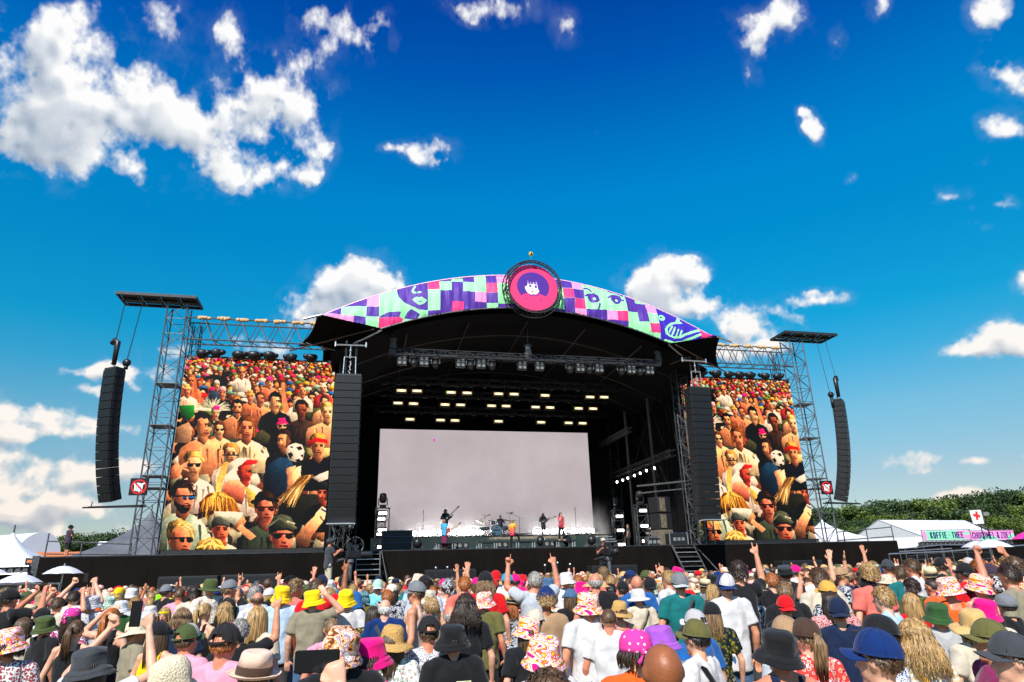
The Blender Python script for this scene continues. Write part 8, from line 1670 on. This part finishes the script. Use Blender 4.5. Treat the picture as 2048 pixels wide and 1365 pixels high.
for (dd, X, Y, px) in full:
    f = rg.random() < .45; spot = next((s for a, b, s in SPOT if a <= px < b), 'at the far edge of the crowd')
    for tries in range(200):
        hk = rg.choice(HAIRS if f else HAIRS[:4]+['buzz', 'short', 'short']); hc = rg.choice(HCOL); g = rg.choice(GEARS) if rg.random() < .42 else None; tp = rg.choice(TOPS); key = (g[0], str(g[1]), spot, tp) if g else (hk, hc, spot, tp)
        if key not in used: used.add(key); break
    ar = rg.choice(armp); w_ = 'person'
    tn = CNAME.get(tp, tp)+' t-shirt'
    if g: gc = g[1] if isinstance(g[1], str) else g[1][0]; lb = f'{w_} in a {CNAME.get(gc, gc)} {GNAME[g[0]]} and {tn}, {spot}'
    else: lb = f'{w_} with {HDESC[hk].format(HNAME[hc])} and {tn}, {spot}'
    lb = lb.replace(' in a ', ' in ', 1).replace(' t-shirt', '') if len(lb.split()) > 16 else lb
    person((X, Y, GZ), math.radians(rg.gauss(0, 22)), rg.gauss(1.74, .065) if not f else rg.gauss(1.66, .05), lb, 'f' if f else 'm', ar, skin=rg.choice('fmmtrrmfd'), top=('tee', tp), hair=(hk, hc, rg.randint(1, 2)), gear=g, bottom=('shorts', 'navy'), low=ar is D)
print('people in full', PCOUNT[0], 'mass', len(rest))
# the mass behind: bodies, heads, hair and hats joined, cheap
def mass():
    m = MB(); mats_ = []; idx = {}
    def mi(mt):
        if mt.name not in idx: idx[mt.name] = len(mats_); mats_.append(mt)
        return idx[mt.name]
    for (dd, X, Y, px) in rest:
        f = rg.random() < .45; s = (rg.gauss(1.76, .065) if not f else rg.gauss(1.68, .05))/1.745; rz = rg.gauss(0, .4); R = Matrix.Rotation(rz, 3, 'Z')*s; o = Vector((X, Y, GZ)); sk = mi(SKN[rg.choice('fmmtrr')]); tp = mi(CL[rg.choice(TOPS)]); hc = mi(HM[rg.choice(HCOL)])
        P = lambda a: o+R@Vector(a)
        n = 8; vs = []
        lg = mi(CL[rg.choice(['navy', 'dgrey', 'denim', 'black', 'taupe'])])
        for sx in (-1, 1): m.tube(P((sx*.1, 0, 0)), P((sx*.085, 0, .9)), .055*s, 6, r2=.085*s, k=lg)
        for z, rx, ry in ((.78, .13, .1), (.86, .16, .115), (1.1, .15, .11), (1.38, .20, .115), (1.46, .13, .08), (1.50, .06, .06)): vs += [P((rx*math.cos(2*math.pi*i/n), ry*math.sin(2*math.pi*i/n), z)) for i in range(n)]
        m.add(vs, [tuple(range(n-1, -1, -1))]+[(k*n+i, k*n+(i+1) % n, (k+1)*n+(i+1) % n, (k+1)*n+i) for k in range(5) for i in range(n)], tp)
        m.tube(P((0, 0, 1.46)), P((0, 0, 1.56)), .05*s, 6, k=sk, cap=False); m.ball(P((0, 0, 1.63)), (.077*s, .092*s, .11*s), 8, 6, k=sk)
        hat_ = rg.random()
        if hat_ < .45:
            c = mi(CL[rg.choice(['cream', 'fest', 'black', 'navy', 'hot', 'red', 'lstraw', 'fest', 'army', 'straw', 'cream', 'royal', 'straw', 'tan', 'peach'])]); brim = rg.random() < .55
            m.lathe([(.10*s, 0), (.085*s, .08*s), (.02, .11*s)] if not brim else [(.155*s, -.045*s), (.10*s, 0), (.085*s, .08*s), (.02, .10*s)], 10, P((0, 0, 1.66)), k=c)
            if not brim: m.box(P((0, .12 if rg.random() < .7 else -.12, 1.66)), (.14*s, .09*s, .015), rz, k=c)
        else: m.ball(P((0, -.02, 1.655)), (.088*s, .10*s, .10*s), 8, 6, k=hc)
        if f and rg.random() < .7: m.box(P((0, -.085, 1.50)), (.14*s, .04, .26), rz, k=hc)
        if rg.random() < .05:
            sx = rg.choice((-1, 1)); a = P((sx*.2, .02, 1.42)); b = P((sx*.27, .12, 1.62)); c = P((sx*.22, .15, 1.86)); m.path([a, b, c], .04, 6, [.042*s, .036*s, .024*s], k=sk); m.ball(c+Vector((0, 0, .05)), (.035, .02, .06), 6, 5, k=sk)
    o = m.build('distant_crowd', mats_, None, True); o['kind'] = 'stuff'; o['label'] = 'mass of festival goers far back in front of the stage'
mass()
# ------------------------------------------------------------------ the band and the crew
def stand_at(px, py, y, z): p = at(px, py, y=y); return (p[0], y, z)
CL['sunset'] = pat('yellow_pink_fade', 'marble', [S_(240, 170, 50), S_(240, 120, 60), S_(226, 60, 90)], 2.5); CL['pinkfade'] = pat('pink_orange_print', 'marble', [S_(240, 110, 50), S_(230, 50, 100), S_(226, 90, 140)], 4); CL['bluedye'] = pat('blue_tie_dye', 'marble', [S_(40, 150, 200), S_(110, 200, 226), S_(30, 120, 180)], 6)
def sunset_mat():
    m = bpy.data.materials.new('sunset_jacket'); m.use_nodes = True; N, K = nodes(m); b = N['Principled BSDF']; b.inputs['Roughness'].default_value = .7; t = N.new('ShaderNodeTexCoord'); s = N.new('ShaderNodeSeparateXYZ'); K.new(t.outputs['Object'], s.inputs[0]); mr = N.new('ShaderNodeMapRange'); mr.inputs[1].default_value = .85; mr.inputs[2].default_value = 1.45; K.new(s.outputs[2], mr.inputs[0]); cr = N.new('ShaderNodeValToRGB'); cr.color_ramp.elements[0].color = (*S_(226, 40, 90), 1); cr.color_ramp.elements[1].color = (*S_(248, 190, 50), 1); e = cr.color_ramp.elements.new(.5); e.color = (*S_(240, 110, 70), 1); K.new(mr.outputs[0], cr.inputs[0]); K.new(cr.outputs[0], b.inputs['Base Color']); return m
CL['sunset'] = sunset_mat()
bottom_black = ('long', 'black')
g1 = stand_at(S4(1695, 0)[0], 1095, 1.3, DZ+.12)
person(g1, -1.0, 1.76, 'guitarist with spiky blond hair and a bright blue oversized shirt on a small platform', arms=('fret', 'strum'), top=('tee', 'bluedye'), hair=('messy', 'blond', 8), bottom=('long', 'maroon'), skin='f', face=True, wide=1.08)
guitar('red electric guitar held by the blue-shirted guitarist', (g1[0]+.22, 1.05, DZ+1.12+.02), (0, -.5, -.5), 'red')
b1 = stand_at(S4(1705, 0)[0]+1, 1070, 8.0, 4.75)
person(b1, .3, 1.84, 'bass player in a black hat and dark clothes behind the guitarist', arms=('fret', 'strum'), top=('long', 'black'), hair=('long', 'black'), gear=('fedora', ('black', 'black')), bottom=bottom_black, skin='m', face=True, legs='stand').rotation_euler = (0, 0, math.pi+.2)
guitar('long-necked bass guitar raised by the player in the black hat', (b1[0]+.1, 7.75, 5.95), (0, -.75, 0), 'black', 1.25)
s1 = stand_at(S5(655, 0)[0], 1100, 1.0, DZ)
person(s1, -1.1, 1.80, 'blond singer in a yellow to pink jacket, one foot on a small platform', arms=('bent', 'mic'), legs='up', top=('long', 'sunset'), hair=('messy', 'blond', 9), bottom=bottom_black, skin='f', face=True)
s2 = stand_at(S5(1325, 0)[0], 1090, 1.2, DZ+.47)
person(s2, math.pi+.5, 1.78, 'dark-haired singer in a pink and orange open shirt, microphone at the mouth', arms=('down', 'mic'), legs='wide', top=('tee', 'pinkfade'), hair=('wavy', 'dark', 9), bottom=bottom_black, skin='f', face=True)
o = MB().tube((0, 0, 0), (.03, -.02, -.14), .014, 8).ball((0, 0, .02), .028, 10, 7).build('microphone', M_box, loc=(s2[0]-.02, 1.2-.17, DZ+.47+1.52)); tag(o, 'black hand microphone of the dark-haired singer', 'microphone')
o = MB().tube((0, 0, 0), (.03, -.02, -.14), .014, 8).ball((0, 0, .02), .028, 10, 7).build('microphone', M_box, loc=(s1[0]+.12, 1.0, DZ+1.52)); tag(o, 'black hand microphone of the blond singer', 'microphone')
dr = at(*S5(490, 700), y=10.4)
person((dr[0], 10.5, 4.75-.16), math.pi, 1.76, 'drummer in dark clothes seated behind the white bass drum', arms=('drum', 'drum'), legs='sit', top=('long', 'black'), hair=('short', 'dark', 2), bottom=bottom_black, skin='m', face=True)
t = thing('drum_stool', 'black drum stool under the drummer', 'stool', (dr[0], 10.6, 4.87)); MB().lathe([(.02, .48), (.17, .5), (.18, .56), (.05, .58)], 12).build('seat', M_box, t); MB().tube((0, 0, 0), (0, 0, .5), .03, 6).build('stem', M_chrome, t)
g2 = stand_at(S5(1075, 0)[0], 1066, 11.0, 4.75)
person(g2, math.pi-.2, 1.78, 'shadowy guitarist in the smoke right of the drum kit', arms=('fret', 'strum'), top=('long', 'dgrey'), hair=('wavy', 'dark', 3), bottom=bottom_black, skin='m', face=True)
guitar('dark guitar of the shadowy guitarist in the smoke', (g2[0]+.1, 10.75, 5.9), (0, -.35, 0), 'black')
# crew
gd = at(130, 1118, z=DZ)
person((gd[0], gd[1], DZ), -.9, 1.84, 'burly guard in a purple polo and black shorts, arms crossed, on the left wing', arms=('cross', 'cross'), top=('tee', 'guard') if 'guard' in CL else ('tee', 'dpurple'), hair=('short', 'dark'), gear=('cap', 'black'), bottom=('shorts', 'black'), skin='r', face=True, glasses=True, wide=1.22).children[1].material_slots[0].material = pat('guard_polo', 'marble', [S_(64, 40, 130), S_(28, 26, 50)], 2)
def platform(lab, x, y, z, w=2.2):
    t = thing('camera_platform', lab, 'platform', (x, y, 0)); MB().bbox((0, 0, z-.05), (w, 1.8, .1), .01).build('deck', M_wood if False else M_box, t)
    for sx in (-1, 1):
        for sy in (-1, 1): MB().tube((sx*w*.46, sy*.8, 0), (sx*w*.46, sy*.8, z-.1), .04, 6).build('leg', M_steel, t)
    return t
def tv_camera(lab, loc, rz):
    t = thing('television_camera', lab, 'camera', loc, rz); z = 1.25
    MB().bbox((0, .1, z+.15), (.2, .55, .26), .02).build('camera_body', M_box, t); MB().lathe([(.06, 0), (.09, .1), (.1, .42), (.12, .5)], 12, (0, .35, z+.15), Matrix.Rotation(-math.pi/2, 3, 'X')).build('lens', M_dark, t, True); MB().bbox((0, -.1, z+.42), (.26, .1, .2), .01).build('viewfinder', M_box, t)
    MB().lathe([(.02, z), (.11, z-.02), (.13, z-.12), (.07, z-.2), (.06, .1), (.3, .08), (.32, 0)], 12).build('pedestal', M_steel, t); MB().tube((-.1, -.2, z), (-.35, -.7, z-.1), .018, 5).build('pan_bar', M_steel, t); MB().tube((.1, -.2, z), (.35, -.7, z-.1), .018, 5).build('pan_bar', M_steel, t); MB().box((.0, .15, z+.42), (.03, .3, .12)).build('handle', M_dark, t); return t
c1 = at(*S4(120, 1180), y=-16); z1 = 1.52; platform('camera platform in the pit under the left camera operator', c1[0]+.4, -16, z1, 2.6)
person((c1[0], -16.3, z1), -1.2, 1.84, 'camera operator in grey t-shirt and camouflage trousers left of the stage stairs', arms=('cam', 'cam'), top=('tee', 'dgrey'), hair=('short', 'dark'), gear=('beanie', 'dgrey'), bottom=('long', 'camo'), skin='r', face=True)
tv_camera('television camera worked by the left camera operator', (c1[0]+.75, -16, z1-.1), -1.1)
t = thing('plywood_crate', 'plywood crate beside the left camera operator', 'crate', (at(*S4(345, 1250), y=-16)[0], -15.6, 0)); MB().box((0, 0, .95), (1.0, .6, 1.9)).build('crate_body', M_wood, t)
for dx in (-.25, .0, .25): MB().box((dx, -.31, 1.8), (.05, .03, .2)).build('dark_slot', M_box, t)
c2 = at(*S5(1910, 1000), y=-16); z2 = 1.45; platform('camera platform in the pit under the right camera operator', c2[0], -16, z2, 2.2)
person((c2[0], -15.9, z2), 2.9, 1.78, 'camera operator facing the crowd behind a chrome-looking camera right of the singers', arms=('cam', 'cam'), top=('tee', 'black'), hair=('short', 'lbrown'), gear=('cap', 'cream'), bottom=('shorts', 'black'), skin='r', face=True)
tc_ = tv_camera('television camera in front of the right camera operator', (c2[0], -16.4, z2-.15), math.pi)
MB().lathe([(.42, .55), (.45, .5), (.3, .46), (.1, .3), (.12, .1), (.38, .02)], 14).build('steering_ring', M_chrome, tc_)
c3 = at(505, 1140, y=-19); platform('low step in the pit under the crouching steward', c3[0], -19, .55, 1.2)
person((c3[0], -19, .2), 1.9, 1.78, 'crouching steward in black with a blue cap in front of the skirt', arms=('bent', 'bent'), top=('tee', 'black'), hair=('short', 'dark'), gear=('cap', 'denim'), bottom=('long', 'black'), skin='r', face=True, lean=.1)
c4 = at(1987, 1108, y=-14); person((c4[0], -14, .35), 2.6, 1.78, 'steward in a yellow shirt behind the barriers at the right', arms=D, top=('tee', 'yellow'), hair=('short', 'dark'), gear=('cap', 'black'), bottom=('long', 'black'), skin='r', face=True)
c5 = at(*S3(395, 1230), y=6); person((c5[0], 6, DZ), 1.0, 1.78, 'stagehand in dark clothes standing between the two right lamp towers', arms=D, top=('tee', 'dgrey'), hair=('short', 'lbrown'), bottom=bottom_black, skin='m', face=True)
for i, px in enumerate((872, 895, 1090, 1105, 1115, 1140)):
    p = at(px, (1136, 1135, 1131, 1131, 1126, 1129)[i], y=-14); t = thing('pit_microphone', f'{nth[i]} of the thin microphones standing in the pit, counted from the left', 'microphone', (p[0], -14, 0), group='audience microphones in the pit'); MB().tube((0, 0, 0), (0, 0, p[2]-.05), .015, 5).build('stand', M_dark, t); MB().ball((0, 0, p[2]), .05, 8, 6).build('microphone', M_alu, t)
# bags and straps on the people nearest the camera

def find(k): return next(v for q, v in BYL.items() if k in q)
def strap(k, c, side=1, w=.022):
    t = find(k); pts = [(side*-.02, .13, 1.30), (side*.09, .085, 1.44), (side*.125, -.005, 1.487), (side*.10, -.11, 1.43), (side*.02, -.148, 1.30), (side*-.08, -.145, 1.14), (side*-.15, -.10, 1.0)]
    m = MB(); P = []
    for i, p in enumerate(pts): p = Vector(p); d = (Vector(pts[min(i+1, 6)])-Vector(pts[max(i-1, 0)])).normalized(); q = Vector((d.z, 0, -d.x)) if abs(d.y) < .8 else Vector((1, 0, 0)); q.normalize(); P += [p-q*w, p+q*w]
    m.add(P, [(2*i, 2*i+1, 2*i+3, 2*i+2) for i in range(6)]); o = m.build('shoulder_strap', CL[c], t, True); o.modifiers.new('thick', 'SOLIDIFY').thickness = .004
for k, c, s in (('olive cap and white shirt', 'black', -1), ('thick curly blond hair', 'mustard', -1), ('tall white bucket hat', 'black', 1), ('black felt hat', 'dgrey', 1), ('pale sun hat with wide brim', 'taupe', 1), ('thinning grey hair', 'dgrey', -1), ('teal t-shirt and grey', 'dgrey', 1), ('hot pink bucket hat with bare', 'magenta', 1), ('bald man in a royal blue', 'dgrey', -1)): strap(k, c, s)
def decal(k, txt, w, h, loc, bgc, fg, rx=0, name='shirt_print'):
    t = find(k); cv = Canvas(int(w*900), int(h*900), 0, 0, 100, 100*h/w, bgc); H_ = 100*h/w; cv.text(6, H_*.2, txt, H_*.6, fg, t=.18, fit=84)
    n = 8; m = MB(); P = [(-w/2+w*i/n, -.010*(1-(2*i/n-1)**2), z) for z in (-h/2, h/2) for i in range(n+1)]; m.add(P, [(i, i+1, n+2+i, n+1+i) for i in range(n)]); o = m.build(name, img_mat(name+txt, make_image('print_'+txt.replace(' ', '_'), cv.arr()), rough=.8), t, loc=loc); o.rotation_euler = (rx, 0, 0); grid_uv(o.data, lambda c: (c.x/w+.5, c.z/h+.5))
decal('black t-shirt with a small pale print', 'ING', .12, .05, (.06, -.152, 1.30), (236, 232, 190), (20, 20, 20)); decal('bright red backwards cap and black', 'ALLBO', .22, .05, (.07, -.152, 1.38), (26, 26, 28), (230, 230, 230)); decal('red jersey', 'NSEL', .16, .06, (0, -.150, 1.36), (206, 16, 26), (240, 230, 220))

# ------------------------------------------------------------------ stage smoke round the floor lights
def smoke(name, lab, c, sz, dens, sc):
    o = MB().box((0, 0, 0), sz).build(name, None, loc=c); m = bpy.data.materials.new(name); m.use_nodes = True; N, K = nodes(m); N.remove(N['Principled BSDF']); v = N.new('ShaderNodeVolumePrincipled'); v.inputs['Color'].default_value = (.9, .9, .92, 1); v.inputs['Anisotropy'].default_value = .2
    t = N.new('ShaderNodeTexCoord'); nz = N.new('ShaderNodeTexNoise'); nz.inputs['Scale'].default_value = sc; nz.inputs['Detail'].default_value = 3; K.new(t.outputs['Object'], nz.inputs[0]); s = N.new('ShaderNodeSeparateXYZ'); K.new(t.outputs['Generated'], s.inputs[0])
    a = N.new('ShaderNodeMapRange'); a.inputs[1].default_value = .38; a.inputs[2].default_value = .72; a.inputs[4].default_value = dens; K.new(nz.outputs[0], a.inputs[0])
    b = N.new('ShaderNodeMapRange'); b.inputs[1].default_value = 1; b.inputs[2].default_value = 0; K.new(s.outputs[2], b.inputs[0]); p = N.new('ShaderNodeMath'); p.operation = 'POWER'; K.new(b.outputs[0], p.inputs[0]); p.inputs[1].default_value = 1.7
    q = N.new('ShaderNodeMath'); q.operation = 'MULTIPLY'; K.new(a.outputs[0], q.inputs[0]); K.new(p.outputs[0], q.inputs[1]); K.new(q.outputs[0], v.inputs['Density']); K.new(v.outputs[0], N['Material Output'].inputs['Volume'])
    o.data.materials.clear(); o.data.materials.append(m); o['kind'] = 'stuff'; o['label'] = lab
smoke('stage_smoke', 'pale stage smoke drifting over the riser in front of the video wall', (.2, 11.2, 6.4), (18.4, 3.0, 3.3), .8, .5)
SC.cycles.volume_step_rate = 3; SC.cycles.volume_max_steps = 24
